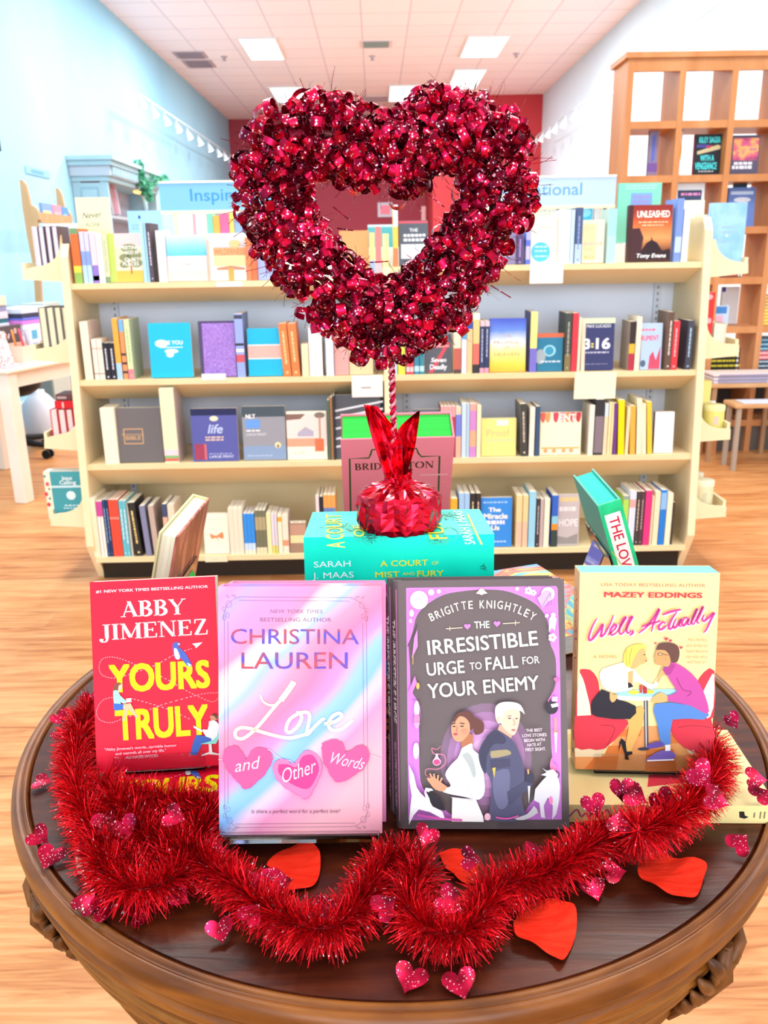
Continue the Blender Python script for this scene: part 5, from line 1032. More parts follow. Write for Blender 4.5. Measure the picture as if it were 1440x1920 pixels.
mb = MB(); ball(mb, c+Vector((-.035, .01, .13)), .02, M('#23282e', .8)); ball(mb, c+Vector((.035, .01, .13)), .02, M('#23282e', .8)); mb.build('ears', t)
mb = MB(); ball(mb, c+Vector((-.075, -.02, .03)), .022, M('#d8eef8', .8)); ball(mb, c+Vector((.075, -.02, .03)), .022, M('#d8eef8', .8)); mb.build('paws', t)
# office chair
cq = uz(20, 856, 0); ch = thing('office_chair', 'black office chair on casters behind the white desk', 'chair', cq)
BK = M('#17181c', .5)
for k in range(5):
    a = k*2*PI/5-.25; e = cq+Vector((math.cos(a)*.3, math.sin(a)*.3, .09))
    mb = MB(); mb.tube([cq+Vector((0, 0, .12)), e], [.03, .018], BK, 8); ba_ = mb.build('base_arm', ch)
    mb = MB(); dd = Vector((-math.sin(a), math.cos(a), 0)); 
    for s in (-1, 1): mb.tube([e+dd*(.012*s)-Vector((0, 0, .058)), e+dd*(.028*s)-Vector((0, 0, .058))], .03, BK, 16)
    mb.tube([e-Vector((0, 0, .05)), e], .008, BK, 6); mb.build('caster', ba_)
mb = MB(); mb.tube([cq+Vector((0, 0, .1)), cq+Vector((0, 0, .42))], .025, M('#3a3a40', .3, .8), 12); mb.build('gas_column', ch)
mb = MB(); mb.lathe([(0, .42), (.2, .43), (.255, .47), (.265, .52), (.24, .55), (0, .54)], BK, cq, 32); mb.build('seat', ch)
mb = MB(); mb.tube([cq+Vector((-.1, .2, .45)), cq+Vector((-.1, .3, .6)), cq+Vector((-.1, .3, .8))], .015, BK, 8); mb.box(cq+Vector((-.3, .28, .65)), cq+Vector((.1, .33, 1.0)), BK); mb.build('backrest', ch)
vq = uz(84, 832, 0)
mb = MB(); mb.lathe([(0, 0), (.085, 0), (.12, .08), (.13, .2), (.12, .3), (.07, .36), (.045, .38), (.045, .4), (.03, .4), (.03, .3)], M('#dfe8f8', .3), n=32); o = mb.build('vase'); o.location = vq; tag(o, 'pale white-blue rounded vase on the floor beside the desk leg', 'vase')
gq = uY(76, 790, 7.3)
gc = thing('storage_cabinet', 'grey-green upright storage cabinet behind the white desk', 'cabinet', (gq.x+.12, 6.85, 0))
A = uY(62, 760, 6.7); B = uY(106, 760, 6.7)
mb = MB(); mb.box((A.x, 6.7, 0), (B.x, 7.05, .98), M('#b8c4c0')); mb.build('carcass', gc)
mb = MB(); mb.box((A.x+(B.x-A.x)*.4, 6.68, .03), (B.x-.01, 6.7, .95), M('#7a8a8c')); dr_ = mb.build('door', gc); mb = MB(); mb.box((B.x-.05, 6.665, .5), (B.x-.03, 6.68, .62), M('#4a5054')); mb.build('handle', dr_)
# ================================================================== the round display table
TC = Vector((.016, .938, .75)); TR_ = .447
def m_table_top():
    m, nt, b, N, L = nodemat('mahogany_top')
    n = noise(nt, coords(nt, (1.2, 9, 1), (0, 0, .3)), 5, 7, .6, .8)
    L(ramp(nt, [(.25, '#250c06'), (.5, '#46190b'), (.75, '#642a12')], n), b.inputs['Base Color'])
    b.inputs['Roughness'].default_value = .3; b.inputs['Specular IOR Level'].default_value = .28; b.inputs['Coat Weight'].default_value = .0; b.inputs['Coat Roughness'].default_value = .25
    bump(nt, b, n, .05); return m
TTOP = m_table_top()
TRIM = m_noise('walnut_rim', [(.2, '#4a240c'), (.5, '#784216'), (.8, '#995a20')], 6, (1, 1, 5), rough=.3, dist=1.5, spec=.3, bmp=.03)
TAPR = m_noise('walnut_apron', [(.2, '#4c260c'), (.5, '#804a18'), (.85, '#a86c2a')], 5, (2, 2, 14), rough=.38, dist=1.0, spec=.25, bmp=.05)
CARV = m_noise('carved_walnut', [(.3, '#4a2a14'), (.6, '#7c4c24'), (.8, '#a87444')], 30, rough=.4, bmp=.2)
tb = thing('round_display_table', 'round carved mahogany table carrying the romance book display', 'table', (TC.x, TC.y, 0))
mb = MB(); mb.lathe([(0, -.012), (0, 0), (.2, 0), (.4265, 0), (.4285, -.003), (.4285, -.012), (0, -.012)], TTOP, TC, 128, smooth=False); mb.build('tabletop', tb)
mb = MB(); mb.lathe([(0.4289, -.012), (0.4289, -.002), (0.4304, .002), (0.4331, .003), (0.4353, .001), (0.4366, -.001), (0.4395, .002), (0.4430, .0015), (0.4461, -.003), (0.4475, -.010), (0.4468, -.017), (0.4440, -.022), (0.4415, -.024), (0.4412, -.027), (0.4433, -.029), (0.4444, -.033), (0.4430, -.038), (0.4395, -.041), (0.4317, -.042), (0.4317, -.012), (0.4289, -.012)], TRIM, TC, 160); mb.build('rim_moulding', tb)
prof = [(.420, -.042), (.430, -.043)]
for i in range(41):
    t = i/40; z = -.045-.105*t; r = .4335-.045*t**1.8; k = (i % 5)/5
    prof.append((r-.0045*(1 if k == 0 else 0)+.0022*math.sin(PI*k), z))
prof += [(.392, -.152), (.396, -.158), (.393, -.166), (.36, -.168), (.36, -.042), (.42, -.042)]
mb = MB(); mb.lathe(prof, TAPR, TC, 160); mb.build('reeded_apron', tb)
ORN = [214, 311, 34, 131]
for az in ORN:
    mb = MB(); a0 = math.radians(az)
    def ap(da, z, o): # point on the apron surface
        t = min(max((-z-.045)/.105, 0), 1); r = .4335-.045*t**1.8+o; a = a0+da/.43; return TC+Vector((r*math.cos(a), r*math.sin(a), z))
    for s in (-1, 1):
        for k in range(4):
            z0 = -.05-.022*k; w = .012+.014*(1.2-abs(k-1.2)*.4)
            P = [ap(s*.002, z0-.03, .004), ap(s*w*.5, z0-.018, .010), ap(s*w, z0-.004, .009), ap(s*(w+.008), z0+.008, .003)]
            mb.tube([Vector(p) for p in P], [.004, .007, .006, .0015], CARV, 8)
        mb.tube([ap(s*.004, -.048, .006), ap(s*.010, -.08, .010), ap(s*.006, -.12, .009), ap(0, -.16, .006)], [.004, .005, .005, .003], CARV, 8)
    mb.tube([ap(0, -.046, .006), ap(0, -.08, .014), ap(0, -.12, .012), ap(0, -.168, .004)], [.005, .008, .007, .003], CARV, 8)
    mb.build('carved_leaf', tb)
mb = MB(); mb.lathe([(.0, -.17), (.12, -.17), (.11, -.2), (.05, -.24), (.045, -.3), (.075, -.38), (.085, -.45), (.06, -.52), (.045, -.58), (.09, -.62), (.09, -.64), (0, -.64)], TAPR, TC, 40); mb.build('pedestal', tb)
for az in (45, 135, 225, 315):
    a0 = math.radians(az); d = Vector((math.cos(a0), math.sin(a0), 0)); P = [TC+d*r+Vector((0, 0, z)) for r, z in ((.05, -.6), (.12, -.61), (.2, -.66), (.27, -.71), (.32, -.73))]
    mb = MB(); mb.tube(P, [.035, .035, .03, .024, .02], TAPR, 14); mb.build('foot', tb)
TZ = .7503
# ================================================================== display books
rows_ = None
def xform(M_, w, T): return M_ @ Matrix.Translation((w, T, 0)) @ Matrix.Rotation(PI, 4, 'Z')
def easel(lab, M_, w, T, zt, lip=.02, wf=.72, hp=.13, tb_=.0025):
    """clear stand that holds a book whose frame is M_; its foot rests at height zt"""
    e = thing('book_easel', lab, 'easel', mat=M_, group='clear acrylic book easels')
    inv = M_.inverted(); x0 = w*(1-wf)/2; x1 = w-x0; t = .0025; g = .0006
    mb = MB(); mb.bbox((x0, T+g, -g-t), (x1, T+g+t, hp), ACR, .0006); mb.build('back_plate', e, world=False)
    mb = MB(); mb.bbox((x0, -g-t, -g-tb_), (x1, T+g, -g), ACR, .0005); mb.bbox((x0, -g-t, -g), (x1, -g, lip), ACR, .0005); mb.build('lip', e, world=False)
    # strut from the top of the plate down to the table behind
    top = M_ @ Vector(((x0+x1)/2, T+g+t, hp*.9)); back = M_ @ Vector(((x0+x1)/2, T+g+t, 0)); yv = (M_.to_3x3() @ Vector((0, 1, 0))); yv.z = 0; yv.normalize()
    foot = Vector((top.x, top.y, zt))+yv*(.045); xv = (M_.to_3x3() @ Vector((1, 0, 0))).normalized()*(w*.2)
    n = (foot-top).cross(xv).normalized()*.0012
    mb = MB(); q = [top-xv, top+xv, foot+xv, foot-xv]; mb.add([p+n for p in q]+[p-n for p in q], [(0, 1, 2, 3), (7, 6, 5, 4), (0, 4, 5, 1), (1, 5, 6, 2), (2, 6, 7, 3), (3, 7, 4, 0)], ACR)
    mb.build('strut', e)
    return e
# ---------- red paperback
def art_A(w, h, full=True):
    a = Art(w, h, [(105, 185), (1147, 115), (1152, 1640), (200, 1712)]); W = '#f6e4e0'
    a.text('#1 NEW YORK TIMES BESTSELLING AUTHOR', (160, 280), (1087, 218), 24, '#ffd8dc', bold=.02)
    a.text('ABBY', (372, 484), (902, 448), 134, W, serif=True); a.text('JIMENEZ', (200, 683), (1087, 614), 132, W, serif=True)
    def dash(P):
        P = catmull(P, 10)
        for i in range(0, len(P)-1, 2): a.line([P[i], P[i+1]], 5, '#f8b8c0', up=False)
        a.up()
    dash([(940, 735), (800, 790), (640, 880), (480, 940), (330, 985), (230, 965), (200, 900), (230, 830), (320, 818), (430, 850), (560, 910), (720, 980), (860, 1060), (980, 1120), (1090, 1160), (1140, 1130)])
    dash([(1140, 1088), (1040, 1095), (900, 1130), (700, 1190), (560, 1245), (400, 1300), (300, 1335), (210, 1310), (190, 1240), (240, 1160), (330, 1135)])
    dash([(460, 1145), (600, 1180), (760, 1230), (920, 1300)])
    a.text('YOURS', (287, 1104), (1080, 1048), 222, '#fff000', bold=.035); a.text('TRULY', (345, 1472), (1060, 1410), 232, '#fff000', bold=.035)
    a.poly([(945, 695), (1030, 682), (975, 733), (968, 715)], '#fff4ec')
    # dog
    a.poly([(790, 700), (812, 685), (848, 690), (850, 710), (832, 722), (850, 735), (895, 780), (925, 840), (938, 870), (912, 885), (880, 850), (850, 815), (815, 825), (800, 800), (788, 740)], '#4a63b8', smooth=3); a.poly([(800, 735), (822, 740), (845, 800), (838, 825), (815, 822), (800, 780)], '#f2ddd0', smooth=3); a.ell(838, 700, 10, 8, '#f0b8a8'); a.poly([(900, 850), (938, 868), (915, 885)], '#eef0f8')
    # seated woman
    a.poly([(335, 1035), (362, 1020), (388, 1032), (388, 1058), (372, 1082), (352, 1090)], '#f0c0a0', smooth=3); a.poly([(330, 1030), (358, 1018), (385, 1030), (362, 1042), (356, 1080), (358, 1150), (330, 1110), (318, 1070)], '#8a4a34', smooth=3)
    a.poly([(318, 1085), (352, 1082), (372, 1120), (425, 1170), (400, 1185), (372, 1170), (380, 1195), (326, 1190)], '#a8e8cc', smooth=2); a.poly([(322, 1185), (400, 1190), (402, 1225), (340, 1240), (322, 1220)], '#3f6ac0', smooth=2)
    a.poly([(398, 1190), (455, 1180), (500, 1265), (520, 1290), (500, 1295), (440, 1225), (410, 1320), (390, 1318), (412, 1240), (398, 1226)], '#f2b890'); a.poly([(418, 1145), (460, 1140), (462, 1170), (425, 1175)], '#f4f6f4')
    # man on a chair
    a.poly([(1070, 1272), (1098, 1252), (1130, 1262), (1128, 1290), (1105, 1302), (1078, 1298)], '#d8906a', smooth=3); a.poly([(1078, 1262), (1105, 1250), (1130, 1266), (1120, 1292), (1106, 1270)], '#6a3a28', smooth=3)
    a.poly([(1062, 1310), (1100, 1300), (1138, 1335), (1130, 1440), (1060, 1450), (1020, 1400), (1012, 1370), (1050, 1372)], '#fbeee4', smooth=2)
    a.poly([(1075, 1438), (1075, 1470), (1005, 1480), (960, 1565), (910, 1562), (935, 1470), (960, 1415), (1020, 1420)], '#3d62b4'); a.poly([(1138, 1345), (1142, 1420), (1110, 1478), (990, 1482), (1080, 1455), (1120, 1420)], '#8fdcc8')
    a.poly([(1055, 1480), (1075, 1480), (1080, 1540), (1144, 1555), (1140, 1562), (1050, 1556), (996, 1572), (998, 1560), (1055, 1540)], '#f0e8e0'); a.poly([(940, 1342), (1012, 1378), (1006, 1392), (945, 1360)], '#f8f4f0')
    a.text('"Abby Jimenez\'s words...sprinkle humor', (262, 1545), (810, 1502), 20, '#ffb8c4', bold=.02); a.text('and warmth all over my life."', (345, 1575), (730, 1540), 20, '#ffb8c4', bold=.02); a.text('-ALI HAZELWOOD', (415, 1602), (668, 1582), 20, '#ffb8c4', bold=.02)
    return a
MA = frame_of((-.3064, .7811, .7769), math.radians(3.0), math.radians(18.2), math.radians(-.6))
RED = '#ee0e33'
book('red paperback with white author lettering and large yellow title, upright on an easel', .133, .024, .203, MA, RED, front=art_A(.133, .203), pages='#f8ead4')
easel('clear easel holding the upright red paperback', MA, .133, .024, TZ+.001, lip=.016)
FU = Matrix(((1, 0, 0, 0), (0, 0, 1, 0), (0, -1, 0, 0), (0, 0, 0, 1)))      # cover up, head away from the viewer
q = uz(312, 1496, .773)
book('red paperback lying flat under the upright red one, yellow letters showing', .133, .021, .203, Matrix.Translation((q.x-.066, q.y-.084, .7718)) @ Matrix.Rotation(math.radians(5), 4, 'Z') @ FU, RED, front=art_A(.133, .203))
# ---------- pink hardcover pair
def m_holo():  # sheen of the cover painted as fixed diagonal colour bands
    m, nt, b, N, L = nodemat('painted_iridescence')
    sp = N('ShaderNodeSeparateXYZ'); L(coords(nt), sp.inputs[0]); d = N('ShaderNodeMath'); d.operation = 'SUBTRACT'; L(sp.outputs['Z'], d.inputs[0]); L(sp.outputs['X'], d.inputs[1])
    n = noise(nt, coords(nt), 9, 1); a = N('ShaderNodeMath'); a.operation = 'MULTIPLY_ADD'; a.inputs[1].default_value = .07; L(n, a.inputs[0]); L(d.outputs[0], a.inputs[2])
    c = N('ShaderNodeMath'); c.operation = 'MULTIPLY_ADD'; c.inputs[1].default_value = 2.55; c.inputs[2].default_value = .31; L(a.outputs[0], c.inputs[0])
    L(ramp(nt, [(.0, '#ee98a8'), (.2, '#f0aab2'), (.3, '#ea90b4'), (.355, '#eec0d8'), (.40, '#86b6ee'), (.45, '#98bff0'), (.5, '#e08cc4'), (.56, '#ea7ca4'), (.63, '#ec94b0'), (.68, '#a8bcec'), (.72, '#f8ece2'), (.77, '#ea8cb0'), (.85, '#de90cc'), (.92, '#b8a0ea'), (.97, '#e892c8'), (1, '#eca4c8')], c.outputs[0]), b.inputs['Base Color'])
    b.inputs['Roughness'].default_value = .35; b.inputs['Specular IOR Level'].default_value = .2; return m
HOLO = m_holo(); M_NAME = m_grad('name_foil', [(.0, '#d0305a'), (.35, '#b8389a'), (.6, '#6a35c8'), (1, '#4a3ad0')], 'Z', .235, wob=0)
def m_namefoil():
    m, nt, b, N, L = nodemat('violet_red_foil')
    w = noise(nt, coords(nt, (1, 1, 1.6)), 55, 1); L(ramp(nt, [(.4, '#3a16b4'), (.5, '#7c1680'), (.6, '#b8122e')], w), b.inputs['Base Color']); b.inputs['Roughness'].default_value = .35; return m
NF = m_namefoil()
def art_B(w, h):
    a = Art(w, h, [(36, 115), (1152, 98), (1143, 1792), (38, 1785)]); K = '#8a6a80'
    a.text('NEW YORK TIMES', (384, 290), (738, 290), 25, '#8a5a7c', shear=.25); a.text('BESTSELLING AUTHOR', (318, 348), (802, 346), 26, '#8a5a7c')
    a.text('CHRISTINA', (120, 500), (990, 498), 100, NF, bold=.004); a.text('LAUREN', (190, 668), (912, 666), 110, NF, bold=.004)
    for x0, y0, x1, y1 in ((176, 182, 950, 180), (176, 206, 930, 204), (78, 340, 76, 1600), (102, 350, 98, 1580), (1043, 330, 1045, 1590), (1018, 350, 1020, 1600), (150, 1712, 960, 1718), (140, 1735, 940, 1742)): a.line([(x0, y0), (x1, y1)], 2.2, K, up=False)
    a.up()
    for cx, cy, sx, sy in ((70, 160, 1, 1), (1050, 160, -1, 1), (70, 1760, 1, -1), (1052, 1765, -1, -1)):
        def P(x, y): return (cx+sx*x, cy+sy*y)
        a.line([P(0, 180), P(10, 120), P(30, 75), P(70, 40), P(110, 25)], 2, K, smooth=4, up=False)
        for (lx, ly, dx, dy) in ((20, 15, 22, 12), (55, 10, 34, 16), (0, 90, 10, 34), (22, 130, 14, 36), (0, 150, 12, 30)):
            a.line([P(lx, ly), P(lx+dx*.5-dy*.3, ly+dy*.5), P(lx+dx, ly+dy), P(lx+dx*.5+dy*.3, ly+dy*.4-6), P(lx, ly)], 1.8, K, smooth=3, up=False)
        a.line([P(18, 70), P(30, 50), P(52, 55), P(55, 80), P(38, 92), P(20, 88), P(18, 70)], 1.8, K, smooth=3, up=False); a.up()
    CRM = '#fff0cc'
    a.line([(548, 755), (515, 805), (470, 862), (430, 905), (395, 945), (350, 1000), (290, 1068), (240, 1112), (195, 1138), (155, 1128), (150, 1090), (185, 1064), (250, 1070), (330, 1095), (430, 1122), (520, 1135), (618, 1112)], 23, CRM, smooth=5)
    a.line([(545, 755), (505, 815), (455, 880)], 38, CRM, smooth=5); a.line([(318, 842), (335, 885), (380, 912), (430, 905), (470, 870)], 15, CRM, smooth=5, taper=.5)
    a.line([(585, 965), (530, 995), (498, 1040), (492, 1085), (520, 1095), (565, 1060), (592, 1010), (590, 972), (560, 962)], 24, CRM, smooth=5)
    a.line([(560, 968), (630, 960), (650, 990), (640, 1050), (630, 1112), (680, 1062), (735, 1010), (750, 1015)], 23, CRM, smooth=5)
    a.line([(750, 1040), (820, 1025), (868, 990), (850, 968), (805, 990), (778, 1040), (800, 1080), (860, 1078), (915, 1040), (945, 1012)], 23, CRM, smooth=5)
    a.line([(36, 1276), (130, 1265), (220, 1275)], 5, '#f6a8c8', smooth=4); a.line([(300, 1200), (380, 1215), (450, 1270), (520, 1290), (600, 1340), (700, 1245)], 5, '#f8c0d8', smooth=4); a.line([(1040, 1240), (1090, 1260), (1140, 1280)], 5, '#f6b8d0', smooth=3)
    def torn(P, c, c2):
        r2 = random.Random(3); Q = catmull(P+[P[0]], 5)[:-1]; Q = [(x+r2.uniform(-5, 5), y+r2.uniform(-5, 5)) for x, y in Q]; a.poly([(x*1.0+3, y+6) for x, y in Q], c2); a.poly(Q, c)
    torn([(82, 1205), (150, 1185), (195, 1230), (222, 1270), (265, 1212), (330, 1195), (385, 1235), (392, 1290), (340, 1370), (230, 1470), (140, 1400), (80, 1320), (66, 1255)], '#f0568e', '#d04a88')
    torn([(420, 1290), (470, 1275), (540, 1305), (575, 1262), (620, 1222), (680, 1230), (722, 1290), (728, 1360), (690, 1440), (635, 1540), (540, 1500), (450, 1440), (405, 1370), (402, 1320)], '#f07aa8', '#d860a0')
    a.poly([(440, 1310), (500, 1310), (560, 1330), (600, 1260), (670, 1250), (712, 1330), (690, 1410), (630, 1480), (520, 1440), (440, 1370)], '#e83c84', smooth=3)
    torn([(735, 1170), (810, 1145), (870, 1165), (890, 1220), (930, 1222), (985, 1182), (1040, 1205), (1056, 1270), (1010, 1340), (940, 1395), (830, 1430), (770, 1350), (735, 1270)], '#f0568e', '#d05a90')
    LN = '#ffc8de'
    a.text('and', (145, 1360), (300, 1335), 80, LN, shear=.35, bold=-.01); a.text('Other', (462, 1440), (690, 1365), 92, LN, shear=.35, bold=-.01); a.text('Words', (768, 1300), (1004, 1350), 78, LN, shear=.3, bold=-.01)
    a.text('Is there a perfect word for a perfect love?', (256, 1636), (852, 1642), 24, '#4a3048', shear=.2)
    return a
MBk = frame_of((-.158, .678, .7751), math.radians(1.2), math.radians(15.9), math.radians(1.3))
book('pink iridescent hardcover with violet author name and torn paper hearts, front copy', .155, .027, .2365, MBk, HOLO, front=art_B(.155, .2365), hard=True, pages='#fbf2f4')
book('second pink iridescent hardcover hidden behind the front copy, right edge showing', .155, .027, .2365, MBk @ Matrix.Translation((.0045, .0285, .0)), '#e890bc', hard=True, pages='#fbf2f4')
easel('clear easel under the pair of pink iridescent hardcovers', MBk, .155, .0285+.0275, TZ+.001, lip=.003, wf=.96, tb_=.007)
# ---------- dark hardcover pair
def art_C(w, h):
    a = Art(w, h, [(108, 95), (1297, 95), (1337, 1897), (127, 1885)]); PU, DK = '#d983dc', '#6a5b5a'
    a.poly([(165, 150), (172, 145), (1240, 145), (1252, 160), (1270, 800), (1280, 1825), (172, 1822), (168, 800)], PU)
    a.poly([(180, 560), (215, 450), (240, 350), (310, 270), (430, 200), (560, 175), (700, 165), (860, 172), (990, 215), (1090, 270), (1160, 350), (1190, 450), (1200, 560), (1225, 620), (1240, 700), (1236, 880), (1200, 950), (1205, 1300), (1220, 1440), (1180, 1560), (1060, 1700), (950, 1800), (560, 1810), (430, 1740), (330, 1640), (262, 1540), (255, 1200), (262, 1000), (200, 880), (190, 700)], DK, smooth=3)
    # glow behind the pair
    for i, c in enumerate(('#8a6a80', '#a878a0', '#c88ec0', '#e4a4d8', '#f0b8e4')): a.ell(735, 1380, 330-50*i, 400-62*i, c, 30)
    W = '#fff8ee'
    s_ = 'BRIGITTE KNIGHTLEY'; P = [(345, 385), (380, 365), (432, 340), (462, 325), (492, 315), (540, 305), (588, 298), (634, 296), (680, 296), (705, 298), (755, 302), (800, 307), (830, 315), (878, 325), (925, 335), (965, 345), (1003, 358), (1042, 378), (1082, 402)]
    wd = [32, 36, 9, 38, 9, 34, 34, 32, 0, 36, 40, 9, 40, 38, 34, 30, 32, 36]
    xs = 345; path = [(345, 388), (450, 345), (560, 308), (660, 300), (720, 298), (850, 305), (950, 332), (1020, 362), (1085, 400)]
    path = catmull(path, 12); cum = [0]
    for i in range(1, len(path)): cum.append(cum[-1]+math.dist(path[i-1], path[i]))
    tot = sum(w_+13 for w_ in wd)+21; pos = 0
    def at(d):
        d = min(max(d, 0), cum[-1]-.01); i = max(k for k in range(len(cum)) if cum[k] <= d); f = (d-cum[i])/(cum[i+1]-cum[i]+1e-9); return tuple(path[i][j]+(path[i+1][j]-path[i][j])*f for j in (0, 1))
    for ch, w_ in zip(s_, wd):
        if ch == ' ': pos += 34; continue
        k = cum[-1]/tot; a.text(ch, at(pos*k), at((pos+w_)*k), 58, '#fbe8d4', bold=.012, up=False); pos += w_+13
    a.up()
    a.text('THE', (655, 442), (764, 438), 50, W, bold=.02); a.text('IRRESISTIBLE', (322, 628), (1112, 566), 104, W, bold=.015)
    a.text('URGE', (315, 778), (585, 758), 92, W, bold=.015); a.text('TO', (622, 738), (708, 732), 52, W, bold=.01); a.text('FALL', (738, 742), (968, 726), 92, W, bold=.015); a.text('FOR', (1000, 702), (1122, 694), 52, W, bold=.01)
    a.text('YOUR', (322, 940), (675, 914), 104, W, bold=.015); a.text('ENEMY', (722, 908), (1120, 880), 98, W, bold=.015)
    for x0, x1, y in ((450, 568, 437), (858, 978, 405)): a.line([(x0, y+3), (x1, y-3)], 6, '#f0d8b8', up=False); a.line([((x0+28, y-12) if x0 < 600 else (x1-30, y-18)), ((x0+28, y+18) if x0 < 600 else (x1-30, y+16))], 5, '#f0d8b8')
    a.heart(604, 425, 24, PU); a.heart(816, 408, 24, PU)
    # ornaments in the frame
    a.ell(258, 232, 64, 66, '#fff4f4', 28); a.ell(345, 178, 22, 22, '#f6e4f4'); a.ell(400, 172, 16, 16, '#f0c8e8'); a.ell(204, 325, 16, 26, '#fff0f4'); a.ell(196, 380, 12, 16, '#f0c0e4')
    a.poly([(665, 190), (690, 165), (705, 150), (722, 165), (748, 190), (722, 194), (706, 202), (690, 194)], '#fff0d0'); a.poly([(700, 150), (712, 150), (708, 185)], '#e0b060')
    for cx, cy, r in ((1040, 175, 28), (960, 160, 14), (1075, 190, 22), (1210, 510, 30), (1170, 355, 14), (1215, 350, 18)):
        for k in range(5): a.ell(cx+r*.6*math.cos(k*1.256), cy+r*.6*math.sin(k*1.256), r*.45, r*.45, '#fbe0ee', 10, up=False)
        a.up(); a.ell(cx, cy, r*.25, r*.25, '#e86a9a', 8)
    a.ell(1178, 200, 48, 50, '#f8d8f0'); a.poly([(1100, 230), (1160, 170), (1210, 190), (1190, 240), (1140, 300)], '#c8a8c4'); a.line([(1195, 190), (1135, 290), (1205, 270), (1195, 200)], 4, '#8a6a8a')
    a.poly([(1185, 380), (1215, 340), (1240, 380), (1225, 460), (1205, 440), (1185, 470)], '#f8ecf4'); a.line([(175, 560), (215, 480), (245, 400)], 6, '#4a3a48'); a.poly([(222, 500), (245, 440), (248, 560), (205, 650)], '#ea8ad8')
    a.line([(214, 620), (212, 690)], 5, '#e8b860'); a.poly([(205, 900), (240, 820), (225, 770), (180, 890)], '#e680d4'); a.ell(247, 845, 12, 24, '#e8b860')
    a.line([(200, 940), (255, 938), (258, 1220)], 4, '#5a4058'); a.ell(238, 1010, 20, 60, '#f8c8e4'); a.ell(238, 1085, 22, 38, '#f088b4'); a.poly([(215, 1110), (262, 1110), (245, 1150), (232, 1150)], '#f4a8cc'); a.ell(232, 1310, 22, 60, '#f4d8ec')
    a.line([(1195, 1005), (1180, 960), (1215, 900), (1235, 830), (1225, 800)], 8, '#e070b0', smooth=4); a.heart(1240, 810, 22, '#e86aa8'); a.ell(1202, 1008, 46, 48, '#3a2e38'); a.poly([(1195, 985), (1248, 975), (1250, 1000), (1205, 1010)], '#f6f0f4'); a.rect(1205, 930, 1245, 965, '#f0b8e4')
    a.rect(1222, 1080, 1236, 1180, '#e0a060'); a.poly([(1220, 1185), (1242, 1185), (1235, 1330), (1228, 1330)], '#f6e8f0'); a.rect(1212, 1176, 1250, 1186, '#c88a50')
    a.poly([(1195, 1500), (1190, 1400), (1215, 1350), (1212, 1400), (1245, 1440), (1230, 1500)], '#f07ab0', smooth=3)
    # woman in white, generic
    SK, SD = '#d89a74', '#b8704c'
    a.line([(410, 1275), (380, 1300), (345, 1290), (360, 1330), (430, 1340), (440, 1400), (390, 1440), (310, 1440), (300, 1480), (340, 1500)], 7, '#f07a9c', smooth=5, taper=.7)
    a.poly([(372, 1330), (388, 1330), (390, 1352), (410, 1385), (395, 1412), (365, 1412), (350, 1385), (370, 1352)], '#f6c0d0', smooth=3); a.ell(380, 1390, 24, 20, '#e04a80')
    a.poly([(560, 1290), (640, 1270), (640, 1200), (600, 1180), (550, 1230)], SD); 
    a.poly([(512, 1080), (560, 1040), (610, 1050), (628, 1110), (620, 1170), (580, 1225), (550, 1245), (510, 1235), (488, 1190), (486, 1130)], SK, smooth=4)
    a.poly([(500, 1080), (540, 1035), (610, 1028), (655, 1070), (680, 1085), (715, 1110), (716, 1170), (680, 1195), (650, 1190), (640, 1150), (620, 1170), (614, 1110), (580, 1070), (540, 1065), (505, 1110)], '#6a3c34', smooth=3)
    a.ell(515, 1190, 16, 9, '#c0485a', 12); a.ell(505, 1135, 12, 4, '#3a2424', 10); a.ell(562, 1134, 14, 4, '#3a2424', 10); a.line([(530, 1130), (520, 1168), (532, 1172)], 4, '#b0684c')
    a.line([(488, 1118), (515, 1110)], 6, '#4a2a24'); a.line([(545, 1110), (580, 1116)], 6, '#4a2a24'); a.ell(580, 1170, 22, 16, '#dc8c70', 12)
    a.poly([(560, 1290), (630, 1255), (640, 1300), (700, 1360), (715, 1480), (722, 1600), (680, 1660), (580, 1640), (480, 1620), (420, 1600), (420, 1575), (480, 1560), (440, 1480), (480, 1410), (530, 1360)], '#fdf4ee', smooth=3)
    a.poly([(490, 1640), (660, 1660), (710, 1780), (715, 1820), (485, 1815)], '#fdf4ee'); a.poly([(560, 1340), (600, 1320), (640, 1370), (660, 1470), (640, 1500), (610, 1420)], '#b4b4ae', smooth=3)
    a.line([(600, 1480), (620, 1560), (590, 1620)], 4, '#d8c8c4'); a.line([(480, 1640), (640, 1665)], 4, '#d8c8c4')
    a.poly([(455, 1565), (420, 1540), (350, 1490), (340, 1500), (306, 1500), (330, 1540), (370, 1585), (430, 1598)], SK, smooth=2)
    for q in (((345, 1500), (330, 1468)), ((365, 1505), (358, 1470)), ((385, 1520), (390, 1480)), ((400, 1535), (418, 1500))): a.line([q[0], q[1]], 13, SK, up=False)
    a.up()
    # man in dark coat, generic
    a.poly([(830, 1120), (930, 1180), (900, 1240), (800, 1200)], '#d8a488'); a.poly([(810, 1010), (860, 980), (940, 985), (975, 1040), (968, 1110), (950, 1170), (925, 1200), (880, 1170), (840, 1120)], '#f0c4a8', smooth=4)
    a.poly([(800, 1070), (800, 1000), (840, 965), (920, 962), (980, 985), (1008, 1050), (985, 1030), (940, 1015), (880, 1020), (850, 1060), (838, 1110), (815, 1110)], '#fbf6ee', smooth=3); a.ell(822, 1085, 16, 26, '#f0bfa4', 14)
